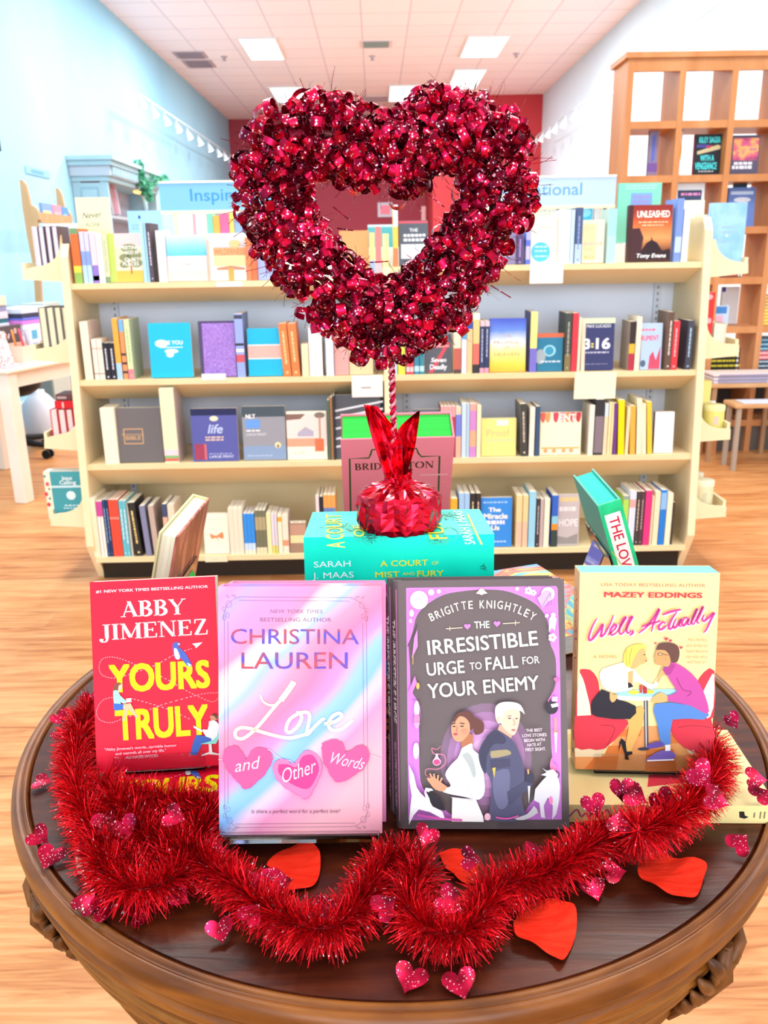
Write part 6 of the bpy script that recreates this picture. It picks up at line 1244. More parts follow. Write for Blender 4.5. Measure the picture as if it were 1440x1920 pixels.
    a.ell(900, 1078, 12, 4, '#4a3a3a', 10); a.ell(950, 1080, 9, 4, '#4a3a3a', 10); a.line([(885, 1062), (915, 1060)], 6, '#a88a78'); a.line([(925, 1080), (940, 1120), (925, 1125)], 4, '#c08870'); a.ell(928, 1162, 15, 6, '#c0605c', 12)
    a.poly([(800, 1150), (880, 1200), (935, 1250), (970, 1330), (1000, 1420), (1005, 1540), (985, 1660), (1000, 1800), (770, 1800), (768, 1640), (770, 1540), (740, 1470), (690, 1400), (680, 1310), (720, 1230), (770, 1180)], '#54506a', smooth=3)
    a.poly([(740, 1200), (800, 1160), (870, 1215), (860, 1260), (790, 1260), (740, 1340), (730, 1470), (695, 1420), (682, 1320)], '#3f3a50', smooth=3); a.poly([(765, 1310), (880, 1300), (912, 1330), (870, 1345), (770, 1360)], '#a8946c', smooth=2)
    a.poly([(760, 1370), (900, 1365), (905, 1420), (765, 1440)], '#46425a'); a.poly([(780, 1460), (890, 1440), (900, 1560), (880, 1700), (820, 1720), (780, 1600)], '#6c6884', smooth=3); a.poly([(880, 1600), (960, 1560), (1040, 1510), (1060, 1560), (960, 1640), (900, 1700)], '#4a465e', smooth=2)
    a.ell(1042, 1500, 32, 42, '#3a3648', 16); a.line([(1030, 1440), (1032, 1475)], 10, '#e8b070'); a.poly([(1028, 1560), (1046, 1560), (1036, 1690)], '#e8dce0'); a.poly([(775, 1430), (800, 1425), (790, 1500)], '#e8b850')
    for y, t_ in ((1170, 'THE BEST'), (1205, 'LOVE STORIES'), (1240, 'BEGIN WITH'), (1272, 'HATE AT'), (1305, 'FIRST SIGHT.')):
        x0 = {1170: 1016, 1205: 990, 1240: 1003, 1272: 1025, 1305: 1012}[y]; x1 = {1170: 1132, 1205: 1162, 1240: 1150, 1272: 1126, 1305: 1157}[y]; a.text(t_, (x0, y+6), (x1, y), 22, '#fbdce4', bold=.01)
    # white bird and pale wolf
    a.poly([(180, 1400), (215, 1470), (235, 1560), (260, 1600), (300, 1640), (290, 1600), (300, 1565), (340, 1572), (355, 1585), (325, 1590), (330, 1640), (350, 1680), (420, 1740), (440, 1800), (330, 1740), (250, 1720), (215, 1760), (178, 1830), (190, 1700), (200, 1620), (185, 1520)], '#fdf2f4')
    a.poly([(300, 1590), (330, 1600), (400, 1640), (440, 1730), (350, 1700), (325, 1640)], '#2f2830', smooth=2); a.line([(240, 1760), (420, 1790), (560, 1800)], 14, '#e05ab0', smooth=3)
    a.poly([(1130, 1430), (1160, 1450), (1210, 1440), (1240, 1480), (1256, 1560), (1250, 1660), (1230, 1760), (1200, 1800), (1205, 1700), (1170, 1640), (1140, 1700), (1150, 1790), (1120, 1780), (1110, 1680), (1070, 1660), (1080, 1580), (1130, 1520), (1160, 1490), (1120, 1480), (1160, 1462)], '#d8ccd0'); a.poly([(1070, 1700), (1100, 1750), (1000, 1800), (930, 1790), (1020, 1760)], '#c4b8bc', smooth=2)
    a.line([(1225, 1450), (1250, 1470), (1240, 1500)], 8, '#4a3a44', smooth=3); a.line([(800, 1780), (880, 1790), (960, 1770)], 10, '#e85aa8', smooth=3); a.ell(740, 1775, 22, 26, '#f4b8c8'); a.ell(1190, 1660, 14, 30, '#e87aa8')
    return a
def sp_C(T, h):
    s = Art(T, h); 
    for x in (T*.12, T*.88): s.line([(x, h*.03), (x, h*.965)], .0009, '#e88ac8', up=False)
    s.up(); s.line([(T*.12, h*.965), (T*.88, h*.965)], .0009, '#e88ac8'); s.rect(T*.3, h*.88, T*.7, h*.9, '#e0b080'); s.text('THE IRRESISTIBLE URGE', (T*.5, h*.84), (T*.5, h*.42), T*.3, '#fff4ec', bold=.03); s.text('BRIGITTE KNIGHTLEY', (T*.52, h*.34), (T*.52, h*.08), T*.24, '#e8b8d0', bold=.01); return s
kC = 1.024; cw, chh = .161*kC, .24*kC
MC = frame_of((.0166, .709, .7541), math.radians(-3.6), math.radians(19.0), math.radians(-1.0))
DKC = '#6a5b5b'
book('dark grey hardcover with purple frame and white capitals, front copy', cw, .026, chh, MC, DKC, front=art_C(cw, chh), spine=sp_C(.026, chh), hard=True, pages='#f8e4e8', bulge=.0062)
book('second dark grey hardcover directly behind the front copy, pink-edged spine showing', cw, .026, chh, MC @ Matrix.Translation((-.0075, .0275, .0015)), DKC, spine=sp_C(.026, chh), hard=True, pages='#f8e4e8', bulge=.0062)
# ---------- cream paperback with diner scene
def art_D(w, h):
    a = Art(w, h, [(162, 125), (1105, 155), (1034, 1543), (98, 1488)]); PK_, RD, K = '#d8408c', '#e23c4a', '#3a2a2c'
    # floor and booths
    a.poly([(100, 1400), (300, 1395), (440, 1200), (760, 1200), (900, 1420), (1038, 1420), (1034, 1543), (98, 1488)], '#f2a060'); 
    for P in ([(240, 1400), (400, 1400), (380, 1505), (160, 1490)], [(430, 1215), (560, 1220), (550, 1270), (400, 1268)], [(590, 1360), (780, 1370), (800, 1530), (580, 1520)], [(330, 1330), (470, 1330), (440, 1400), (300, 1395)], [(700, 1260), (810, 1260), (850, 1330), (720, 1330)]): a.poly(P, '#e87e3c', up=False)
    a.up(); a.poly([(98, 1340), (300, 1350), (280, 1405), (98, 1400)], '#f6dcb0', up=False); a.poly([(780, 1240), (1040, 1390), (1036, 1450), (900, 1420)], '#f6dcb0')
    a.poly([(148, 785), (215, 790), (262, 850), (275, 930), (280, 1130), (110, 1130)], RD, smooth=2); a.poly([(140, 800), (165, 850), (190, 950), (215, 1120), (120, 1110)], '#fdf0cc', smooth=2)
    a.poly([(104, 1110), (300, 1110), (460, 1150), (440, 1220), (300, 1350), (200, 1345), (100, 1330)], RD, smooth=2); a.line([(280, 1180), (360, 1190), (370, 1230), (310, 1345)], 3, '#8a2030', smooth=4)
    a.poly([(945, 900), (990, 835), (1064, 825), (1058, 1150), (960, 1150)], RD, smooth=2); a.poly([(985, 970), (1030, 880), (1062, 850), (1056, 1080), (1010, 1160)], '#fdf0cc', smooth=2)
    a.poly([(770, 1160), (1040, 1165), (1042, 1395), (900, 1385), (820, 1330), (760, 1240)], RD, smooth=2); a.line([(810, 1215), (930, 1205), (1038, 1225)], 3, '#8a2030', smooth=3)
    # table
    a.poly([(385, 960), (420, 938), (780, 942), (820, 968), (790, 1000), (600, 1012), (400, 1000)], '#a8d8ec', smooth=2); a.poly([(380, 975), (600, 992), (800, 985), (790, 1012), (600, 1020), (395, 1005)], '#fdf4e0'); a.rect(578, 1015, 605, 1350, '#5a5460'); a.rect(586, 1015, 592, 1350, '#e8e4ea'); a.ell(572, 1358, 42, 12, '#4a4450')
    a.ell(508, 955, 38, 16, '#f6d050'); a.ell(620, 955, 30, 14, '#f6c840'); a.rect(548, 905, 566, 960, '#c84a3a'); a.rect(572, 885, 598, 965, '#b8303a')
    # woman, generic
    SK = '#e8b070'
    a.poly([(460, 1090), (560, 1050), (580, 1080), (560, 1200), (500, 1330), (485, 1380), (450, 1385), (445, 1330), (470, 1200)], '#e8b060'); a.poly([(420, 1275), (445, 1300), (455, 1380), (440, 1390), (415, 1310), (395, 1375), (405, 1300)], '#2a242c'); a.poly([(440, 1370), (490, 1370), (492, 1390), (460, 1400), (468, 1430), (440, 1425)], '#2a242c')
    a.poly([(290, 925), (360, 960), (400, 1000), (520, 1050), (480, 1140), (250, 1115), (215, 1070), (225, 1000)], '#2f2a32', smooth=2)
    a.poly([(300, 780), (400, 750), (470, 745), (520, 800), (560, 850), (640, 900), (700, 790), (725, 800), (700, 860), (655, 930), (600, 925), (540, 880), (500, 900), (490, 935), (380, 950), (320, 930), (285, 880), (278, 810)], '#fdf2d2', smooth=2)
    a.poly([(660, 880), (700, 790), (730, 800), (735, 835), (700, 850), (680, 895)], SK, smooth=2); a.poly([(470, 810), (505, 800), (500, 900), (470, 890)], SK); a.poly([(468, 880), (490, 890), (505, 912), (470, 922)], '#2a242c')
    a.poly([(345, 930), (370, 965), (400, 960), (385, 1000), (360, 1018), (342, 990)], SK, smooth=2)
    a.poly([(500, 680), (560, 640), (590, 665), (590, 700), (604, 720), (590, 748), (550, 762), (510, 790), (480, 770)], SK, smooth=2)
    a.poly([(445, 680), (470, 640), (520, 620), (575, 620), (602, 655), (560, 650), (525, 690), (500, 740), (490, 770), (460, 775), (440, 730)], '#f4d860', smooth=3)
    a.line([(575, 695), (590, 690)], 5, K); a.ell(594, 735, 6, 5, '#d04a4a', 8); a.line([(460, 650), (455, 700), (465, 760)], 3, '#b89a30'); a.line([(500, 640), (482, 700), (480, 760)], 3, '#b89a30')
    # man, generic
    a.poly([(650, 1040), (760, 1030), (1000, 1090), (985, 1160), (770, 1150), (755, 1320), (690, 1320), (665, 1180), (640, 1090)], '#5a86c8', smooth=2)
    a.poly([(730, 800), (760, 750), (820, 770), (900, 830), (960, 910), (1000, 1010), (1020, 1100), (990, 1115), (900, 1060), (780, 1030), (735, 1015), (730, 985), (800, 960), (770, 900), (742, 850)], '#c8509c', smooth=2)
    a.poly([(705, 800), (745, 750), (795, 770), (760, 830), (730, 840)], '#b0408a'); a.line([(800, 860), (840, 940), (900, 960), (870, 990)], 4, '#8a2a6a', smooth=3)
    a.poly([(735, 985), (690, 955), (640, 985), (622, 1020), (670, 1030), (730, 1020)], SK, smooth=2)
    a.poly([(662, 665), (700, 640), (750, 660), (760, 740), (740, 780), (690, 768), (655, 760), (655, 730), (648, 715)], '#d89c64', smooth=2)
    a.poly([(660, 660), (680, 620), (740, 612), (800, 630), (820, 680), (805, 745), (765, 748), (750, 700), (720, 665)], '#6a463c', smooth=3); a.ell(688, 690, 18, 10, '#5a3a30', 14); a.ell(688, 690, 13, 7, '#e0b080', 14); a.line([(705, 690), (745, 700)], 3, '#5a3a30'); a.ell(735, 715, 12, 18, '#d89c64', 12)
    a.poly([(590, 1325), (650, 1300), (700, 1310), (702, 1335), (600, 1350)], '#6a50a0', smooth=2); a.poly([(588, 1420), (650, 1380), (720, 1360), (775, 1385), (775, 1425), (600, 1440)], '#7a60b0', smooth=2); a.rect(590, 1428, 775, 1438, '#f4f0f8'); a.rect(715, 1325, 750, 1368, '#f4f0f0')
    for x, y, r in ((655, 612, 9), (728, 585, 14), (757, 598, 12), (829, 648, 12)): a.heart(x, y, r, '#e0405a', up=False)
    a.up()
    a.text('USA TODAY BESTSELLING AUTHOR', (296, 213), (996, 241), 21, '#d07a6a', bold=.01); a.text('MAZEY EDDINGS', (313, 288), (974, 314), 36, RD, bold=.035)
    a.text('A NOVEL', (232, 702), (400, 706), 20, '#d8905a', bold=.01)
    for y, t_, x0, x1 in ((604, "He's the boy", 875, 1004), (644, 'who broke her', 860, 1012), (682, 'heart became', 860, 1008), (720, 'the man who', 858, 1002), (756, 'will heal it?', 864, 994)): a.text(t_, (x0, y), (x1, y+5), 21, '#c87a5a', shear=.2)
    for c, w_, dx in (('#fbd8e0', 26, 5), (PK_, 17, 0)):
        for P in ([(262, 428), (232, 480), (208, 545), (210, 575), (235, 562), (275, 510), (300, 470), (292, 520), (288, 552), (315, 530), (350, 470), (374, 408)],
                  [(335, 545), (380, 505), (392, 480), (375, 478), (352, 512), (360, 545), (395, 528)], [(395, 528), (430, 470), (456, 428), (440, 440), (412, 505), (420, 540), (448, 522)], [(448, 522), (482, 460), (500, 424), (480, 440), (460, 505), (470, 535), (492, 520)], [(502, 515), (500, 535), (480, 550)],
                  [(540, 538), (590, 500), (640, 440), (682, 376), (660, 430), (640, 480), (628, 530)], [(560, 495), (620, 475), (690, 460)], [(725, 478), (705, 468), (680, 490), (680, 515), (705, 512), (730, 492)],
                  [(800, 400), (765, 450), (745, 500), (755, 515), (780, 495)], [(702, 418), (760, 398), (830, 385)], [(795, 448), (775, 490), (785, 508), (812, 480), (828, 450), (815, 490), (828, 502)], [(878, 450), (855, 442), (835, 470), (840, 495), (862, 480), (880, 450), (872, 485), (888, 490)],
                  [(888, 490), (915, 430), (938, 382), (915, 430), (898, 475), (912, 490)], [(912, 490), (950, 420), (976, 370), (955, 420), (935, 470), (952, 482)], [(985, 425), (972, 455), (985, 468), (1020, 440), (1050, 415), (1025, 470), (1000, 525), (978, 548)]):
            a.line([(x+dx, y+dx) for x, y in P], w_, c, smooth=5, up=False, taper=.55)
        a.up()
    return a
def script_spine(T, h, y1, y0):
    s = Art(T, h); P = [(0, .1), (.08, .9), (.15, .1), (.22, .8), (.28, .2), (.36, .5), (.4, .1), (.48, .95), (.5, .1), (.57, .95), (.6, .05), (.7, .2), (.78, .95), (.84, .1), (.9, .4), (.95, .1), (1, .8)]
    s.line([(T*(.3+.42*v), y1-(y1-y0)*u) for u, v in P], .0016, '#b83a78', smooth=4, taper=.3); s.rect(T*.35, h*.12, T*.65, h*.17, '#c86a5a'); s.rect(T*.4, h*.05, T*.6, h*.075, '#4a3a3a'); return s
MD = frame_of((.2016, .7697, .7775), math.radians(-4.5), math.radians(8), math.radians(-.4)); wD, hD, TD_ = .139, .2125, .034
CRD = '#fbe09c'
book('cream paperback with pink script title and diner couple, upright on an easel', wD, TD_, hD, MD, CRD, front=art_D(wD, hD), spine=script_spine(TD_, hD, .19, .1), spine_mat='#f2b888', pages='#7fd4ec')
easel('clear easel holding the upright cream paperback', MD, wD, TD_, TZ+.001+.0215, lip=.018)
q = uz(1458, 1512, .7705)
s = Art(.0205, .225)
s.line([(.0205*(.28+.5*v), .218-.06*u) for u, v in [(0, .9), (.05, 0), (.14, .7), (.2, 0), (.34, .9), (.42, .1), (.5, .5), (.55, .1), (.7, .9), (.72, .1), (.85, .9), (.9, .05)]], .0018, '#c04a80', smooth=4, taper=.3)
s.poly([(.007, .036), (.014, .037), (.014, .032), (.0095, .031), (.0075, .027), (.0055, .031)], '#2f2826'); s.rect(.007, .021, .013, .0225, '#8a7a60', up=False); s.rect(.006, .015, .014, .0165, '#8a7a60', up=False); s.rect(.006, .011, .014, .0125, '#8a7a60')
book('cream paperback lying flat below the diner book, spine with script toward the viewer', .14, .0205, .225, flat_mat((q.x, q.y, .7709), math.radians(-2.5)), CRD, front=(lambda a: (a.poly([(.03, .12), (.09, .1), (.1, .06), (.04, .07)], '#e23c4a'), a.poly([(.1, .05), (.13, .05), (.13, .2), (.1, .2)], '#f2d080'), a)[2])(Art(.14, .225)), spine=s, spine_mat='#fbdf98')
# ---------- aqua book on the stack of boxed books
SY = .871
def art_Etop(w, h):
    a = Art(w, h, [(30, 1012), (140, 834), (1300, 799), (1394, 989)]); Y_ = '#f2e83a'; r2 = random.Random(5)
    def scribble(cx, cy, rx, ry, n):
        for k in range(n):
            an = r2.uniform(0, 6.28); rr = r2.uniform(.1, .95); x = cx+rx*rr*math.cos(an); y = cy+ry*rr*math.sin(an); s0 = r2.uniform(8, 16)
            a.line([(x+s0*math.cos(t*.7+an), y+s0*.42*math.sin(t*.7+an)) for t in range(5)], 1.6, '#1a5a58', smooth=2, up=False)
        a.up()
    scribble(290, 940, 160, 42, 150); scribble(480, 1010, 120, 62, 160); scribble(1060, 850, 120, 36, 110); scribble(960, 1035, 100, 45, 90); a.line([(1000, 960), (1060, 940), (1110, 970), (1100, 1020), (1040, 1035), (1000, 1000), (1010, 965)], 3, '#1a8a84', smooth=5)
    a.text('A COURT', (285, 1092), (318, 848), 105, Y_, bold=.01); a.text('OF', (440, 1010), (445, 925), 70, Y_, bold=.01); a.text('FURY', (1030, 1030), (975, 840), 90, Y_, bold=.01)
    a.text('SARAH J. MAAS', (1238, 1075), (1168, 818), 56, '#e8fffb', bold=.005); bars(a, 0, 0, (), 1, Y_)
    a.line([(1285, 1080), (1240, 950), (1205, 840)], 8, '#b8e860'); return a
def art_Esp(w, h):
    a = Art(w, h, [(38, 1356), (30, 1012), (1394, 989), (1387, 1334)]); Y_ = '#eeea3a'
    a.text('SARAH', (103, 1228), (364, 1220), 42, '#f0fffc', bold=.0); a.text('J. MAAS', (92, 1308), (385, 1300), 42, '#f0fffc', bold=.0)
    a.text('A COURT', (575, 1222), (918, 1214), 42, Y_, bold=.015); a.text('OF', (945, 1210), (992, 1208), 24, Y_); a.text('MIST', (538, 1300), (714, 1296), 40, Y_, bold=.015); a.text('AND', (735, 1285), (820, 1283), 22, Y_); a.text('FURY', (838, 1294), (1028, 1290), 42, Y_, bold=.015)
    a.line([(1290, 1225), (1315, 1215), (1330, 1230), (1310, 1240), (1290, 1235)], 4, '#2a3a3a', smooth=3); a.line([(1318, 1200), (1312, 1225), (1335, 1252)], 3, '#2a3a3a', smooth=3); return a
XRt = uY(928, 1001, SY).x; EW = uY(928, 1001, SY).x-uY(568, 1007, SY).x
TE = .0545; wE = .137; wd = .0125; zb = .9508
ME = Matrix.Translation((XRt, SY, zb)) @ Matrix.Rotation(-math.atan(wd/wE), 4, 'X') @ flat_mat((0, 0, TE))
book('thick bright aqua book lying under the foil weight, spine toward the viewer', wE, TE, EW, ME, '#00e8c4', front=art_Etop(wE, EW), spine=art_Esp(TE, EW), pages='#f6f0e0', wedge=wd)
stack = [(.0838, .0668, '#e8108c', [('#7a1048', .1, .5), ('#3a0c28', .02, .1)], 'hot pink boxed book'), (.0668, .0001, None, None, None)]
zc = zb-.0005
for T_, c, bands, lab in ((.041, '#e81a90', ((.0, .12, '#b8106a'), (.12, .6, '#5c1038'), (.6, .72, '#f05ab0')), 'hot pink and maroon book lying directly under the aqua book'),
                          (.0545, '#d81684', ((.06, .6, '#4a1030'), (.6, .7, '#ff60b8')), 'magenta and dark plum book second below the aqua book'),
                          (.0205, '#1a78b0', ((.1, .2, '#4ab0d8'),), 'slim blue book in the stack under the aqua book'),
                          (.0405, '#c4541e', ((.05, .14, '#3a1c18'), (.3, .36, '#3a1c18'), (.5, .58, '#5a2820'), (.7, .95, '#8a3420')), 'rusty orange book second from bottom under the aqua book'),
                          (.0415, '#d86a24', ((.1, .3, '#6a2c18'), (.45, .5, '#3a1c18'), (.65, .8, '#6a2a1c')), 'orange book at the bottom of the stack under the aqua book')):
    sp = Art(T_, .2)
    for a_, b_, c_ in bands: sp.rect(T_*a_, 0, T_*b_, .2, c_, up=False)
    sp.up(); 
    for k in range(5): sp.rect(T_*.3, .03+k*.03, T_*.7, .045+k*.03, '#f0b868' if 'range' in lab else '#f8a0c8', up=False)
    book(lab, .134, T_-.0006, .2, flat_mat((XRt-.004, SY+.003, zc)), c, spine=sp, spine_mat=c, group='stack of books under the aqua book')
    zc -= T_
# ---------- books that face the other side of the table
MP = frame_of((-.0591, 1.3626, .8303), math.radians(1.2), math.radians(-29.7), math.radians(-.1)); wP, TP, hP = .1728, .0602, .235
MP = MP @ Matrix.Translation((0, 0, -.015))
def art_P(w, h):
    a = Art(w, h, [(297, 375), (1105, 355), (1050, 1085), (333, 1105)]); G = '#4a6a34'
    for c, o in (('#3f5a2c', 0),):
        a.line([(372, 1100), (362, 500), (498, 494), (510, 470), (520, 440), (560, 436), (640, 434), (740, 432), (835, 430), (848, 462), (870, 484), (998, 480), (985, 1080)], 11, c)
    pass
    a.text('BRID', (398, 576), (592, 570), 44, '#5a3c24', serif=True); a.text('G', (598, 570), (640, 569), 44, '#5a3c24', serif=True); a.text('ERTON', (650, 568), (962, 556), 44, '#5a3c24', serif=True)
    a.line([(860, 606), (1058, 600)], 12, '#ffb0b4'); a.line([(1000, 650), (1070, 648)], 6, '#ff9aa0'); return a
PINKM = M('#ff8c98', .35); 
back = art_P(wP, hP+.015)
bk_ = book('coral pink book with green-sprayed page edges standing behind the foil weight', wP, TP, hP+.015, xform(MP, wP, TP), PINKM, back=back, hard=True, pages='#1fc43a')
easel('clear easel behind the coral pink book, facing the other side', xform(MP, wP, TP), wP, TP, TZ+.001, lip=.03)
MS = frame_of((-.3018, .9996, .7708), math.radians(85.6), math.radians(-15.3), math.radians(-3.8)); wS, TS_, hS = .1417, .0241, .21
SILV = m_noise('rose_foil_print', [(.3, '#8a4a40'), (.5, '#b46a60'), (.62, '#e8a088'), (.7, '#d87880')], 40, (1, 1, .18), rough=.25, metal=.3, dist=1)
book('hardcover with brownish pink shimmering cover turned away, standing behind the red paperback', wS, TS_, hS, xform(MS, wS, TS_), '#d8d49a', back_mat=SILV, hard=True, pages='#f6efcc')
easel('clear easel of the turned-away book behind the red paperback', xform(MS, wS, TS_), wS, TS_, TZ+.001)
MG = frame_of((.3582, 1.2129, .7692), math.radians(-90.8), math.radians(-18.25), math.radians(1.4)); wG, TG, hG = .1494, .0313, .225
def sp_G(T, h):
    s = Art(T, h); s.poly([(T*.16, h*.93), (T*.84, h*.93), (T*.84, h*.2), (T*.16, h*.2)], '#fdf2ec'); s.text('THE LOVE HATERS', (T*.3, h*.905), (T*.3, h*.22), T*.42, '#d8143c', bold=.012)
    s.line([(T*.05, h*.7), (T*.3, h*.6), (T*.5, h*.5), (T*.45, h*.42)], .0012, '#b8d050', smooth=4); s.line([(T*.08, h*.45), (T*.4, h*.4), (T*.7, h*.3)], .001, '#b8d050', smooth=4); return s
GRN = m_noise('green_leaf_print', [(.35, '#1fc07c'), (.55, '#27d890'), (.7, '#6ae06a')], 24, (2, 1, .5), rough=.35, dist=1)
book('green hardcover with teal page edges, white spine label and red capitals', wG, TG, hG, xform(MG, wG, TG), '#3aa898', spine=sp_G(TG, hG), spine_mat=GRN, hard=True, pages='#18cdb8')
easel('clear easel of the green hardcover beside the cream paperback', xform(MG, wG, TG), wG, TG, TZ+.001, wf=.94, hp=.15)
# large picture book lying flat at the back of the table
SWIRL = m_noise('swirl_print', [(.28, '#1a78c0'), (.4, '#2ab0b4'), (.47, '#e8d030'), (.52, '#d8301f'), (.58, '#2fa8b8'), (.72, '#3a4ac0')], 9, rough=.35, dist=2.2)
q = uz(1005, 1056, .781); e = uz(1060, 1090, .781)-q; yw = math.atan2(e.x, -e.y)
book('large flat book with swirling blue, red and yellow cover at the back of the table', .148, .028, .27, Matrix.Translation((q.x, q.y, .7805)) @ Matrix.Rotation(yw, 4, 'Z') @ Matrix.Translation((-.148, -.272, 0)) @ FU, SWIRL, pages='#f2ece0')
# ================================================================== foil wrapped weight
WY = .871+.049; wc = Vector((uY(748, 985, WY).x, WY, zb+TE-.0035)); r5 = random.Random(11)
fw = thing('foil_balloon_weight', 'shiny red foil wrapped weight with gathered neck, standing on the aqua book', 'weight', wc)
zn = uY(740, 896, WY).z-wc.z
mb = MB(); NR, NS = 18, 44; prof = [(0, .044), (.004, .0465), (.012, .048), (.022, .0482), (.032, .0478), (.040, .048), (.0475, .0475), (.053, .0465), (.057, .0440), (.0605, .0395), (.064, .033), (.0675, .0255), (.071, .0188), (.0745, .0145), (.078, .0135), (.082, .0135), (.086, .0145), (.09, .016)]
sc = zn/.079; vs = []; CA = [r5.uniform(-1, 1) for _ in range(44)]; CB = [r5.uniform(-1, 1) for _ in range(44)]
for i, (z, r) in enumerate(prof):
    for j in range(NS):
        a = 2*PI*j/NS; cr = (CA[j]*(1-i/NR)+CB[(j+i//3) % 44]*i/NR)*.0022+r5.uniform(-1, 1)*.0006 if i < NR-1 else 0; pl_ = (1+(.03 if z < .06 else .1)*math.sin(a*9+z*60)+.03*math.sin(a*17-z*90))
        vs.append(wc+Vector(((r*pl_+cr)*math.cos(a), (r*pl_+cr)*math.sin(a), z*sc+(r5.uniform(-.001, .001) if i else 0))))
fs = []
for i in range(NR-1):
    for j in range(NS):
        a, b, c, d = i*NS+j, i*NS+(j+1) % NS, (i+1)*NS+(j+1) % NS, (i+1)*NS+j
        fs += [(a, b, c), (a, c, d)] if (j//2) % 2 else [(a, b, d), (b, c, d)]
fs.append(tuple(range(NS))[::-1]); mb.add(vs, fs, WRAP); mb.build('wrapped_base', fw)
def crop8(x, y): return (560+x/3.789, 740+y/3.789)
def leaf(nm, A, B, y0, y1):
    n = 12; mb = MB(); m_ = 8; vs = []
    A = catmull([crop8(*p) for p in A], 6); B = catmull([crop8(*p) for p in B], 6)
    def samp(P, t): k = t*(len(P)-1); i = min(int(k), len(P)-2); f = k-i; return (P[i][0]+(P[i+1][0]-P[i][0])*f, P[i][1]+(P[i+1][1]-P[i][1])*f)
    for i in range(n+1):
        t = i/n; a, b = samp(A, t), samp(B, t)
        for j in range(m_+1):
            u = j/m_; x = a[0]+(b[0]-a[0])*u; y = a[1]+(b[1]-a[1])*u
            Y = WY+y0+(y1-y0)*t+.012*t*math.sin(u*PI)-.004*math.sin(u*6*PI)*(1-t*.4)+r5.uniform(-.0014, .0014)
            vs.append(uY(x, y, Y))
    fs = []
    for i in range(n):
        for j in range(m_):
            a, b, c, d = i*(m_+1)+j, i*(m_+1)+j+1, (i+1)*(m_+1)+j+1, (i+1)*(m_+1)+j
            fs += [(a, b, c), (a, c, d)] if (i+j) % 2 else [(a, b, d), (b, c, d)]
    mb.add(vs, fs, WRAP); mb.build(nm, fw)
leaf('foil_tail', [(612, 590), (560, 430), (515, 290), (462, 70)], [(740, 590), (738, 430), (722, 300), (560, 82)], -.013, -.004)
leaf('foil_tail', [(722, 560), (712, 400), (705, 250), (845, 118)], [(760, 580), (815, 420), (845, 260), (862, 112)], -.011, .012)
sb = uY(740, 800, WY); stp = uY(731, 600, WY)
for k in range(2):
    mb = MB(); P = []
    for i in range(150):
        t = i/149; p = sb.lerp(stp, t); p.z = sb.z-.05+(stp.z-sb.z+.05)*t; a = 2*PI*(stp.z-sb.z+.05)*t/.013+k*PI; P.append(p+Vector((.0021*math.cos(a), .0021*math.sin(a), 0)))
    mb.tube(P, .0021, FOIL if k else M('#f0909c', .3, .5), 6); mb.build('twisted_strand', fw)
# ================================================================== tinsel heart
hc = uY(725, 430, WY)
hw = thing('tinsel_heart_wreath', 'large heart-shaped wreath of curled glittery red ribbon on a twisted stick', 'wreath', uY(725, 620, WY))
HP = [(722, 305), (690, 282), (650, 262), (600, 250), (556, 262), (522, 300), (512, 350), (528, 415), (560, 470), (600, 520), (645, 565), (690, 592), (727, 606), (765, 590), (810, 560), (850, 510), (888, 455), (922, 400), (938, 345), (930, 295), (900, 258), (855, 240), (805, 252), (765, 282)]
HPs = catmull(HP+[HP[0]], 8)[:-1]; H3 = [uY(x, y, WY) for x, y in HPs]; nH = len(H3)
mb = MB(); mb.tube(H3+[H3[0]], .0035, M('#7a3a3a', .4, .3), 8, caps=False); mb.build('wire_frame', hw)
r6 = random.Random(21)
def rv(r): 
    while True:
        v = Vector((r.uniform(-1, 1), r.uniform(-1, 1), r.uniform(-1, 1)))
        if .05 < v.length < 1: return v.normalized()
def curl(mb, c, R, W, ax, out, arc, mat, n=9, sp=0):
    ax = ax.normalized(); e1 = (out-ax*out.dot(ax)).normalized(); e2 = ax.cross(e1); vs = []
    a0 = -arc/2
    for i in range(n+1):
        a = a0+arc*i/n; rr = R*(1+sp*i/n); p = c+(e1*math.cos(a)+e2*math.sin(a))*rr; vs += [p-ax*W/2, p+ax*W/2]
    mb.add(vs, [(2*i, 2*i+1, 2*i+3, 2*i+2) for i in range(n)], mat, True)
mb = MB()
for k in range(2300):
    i = r6.randrange(nH); p = H3[i]; q = H3[(i+1) % nH]; t = (q-p).normalized(); n1 = Vector((0, 1, 0)); n2 = t.cross(n1).normalized()
    an = r6.uniform(0, 2*PI); bt = max(0, (HPs[i][1]-480)/140); rad = (.0385+.007*bt)*math.sqrt(r6.uniform(.08, 1)); out = n1*math.cos(an)*.8+n2*math.sin(an)
    px_ = HPs[i]; edge = 1.0
    c = p+out*rad*edge+t*r6.uniform(-.006, .006); ax = (t*r6.uniform(.2, 1)+rv(r6)*.8)
    curl(mb, c, r6.uniform(.004, .0095), r6.uniform(.005, .011), ax, out+rv(r6)*.5, r6.uniform(3.2, 5.6), FOIL if r6.random() < .62 else FOILD, sp=r6.uniform(-.1, .35))
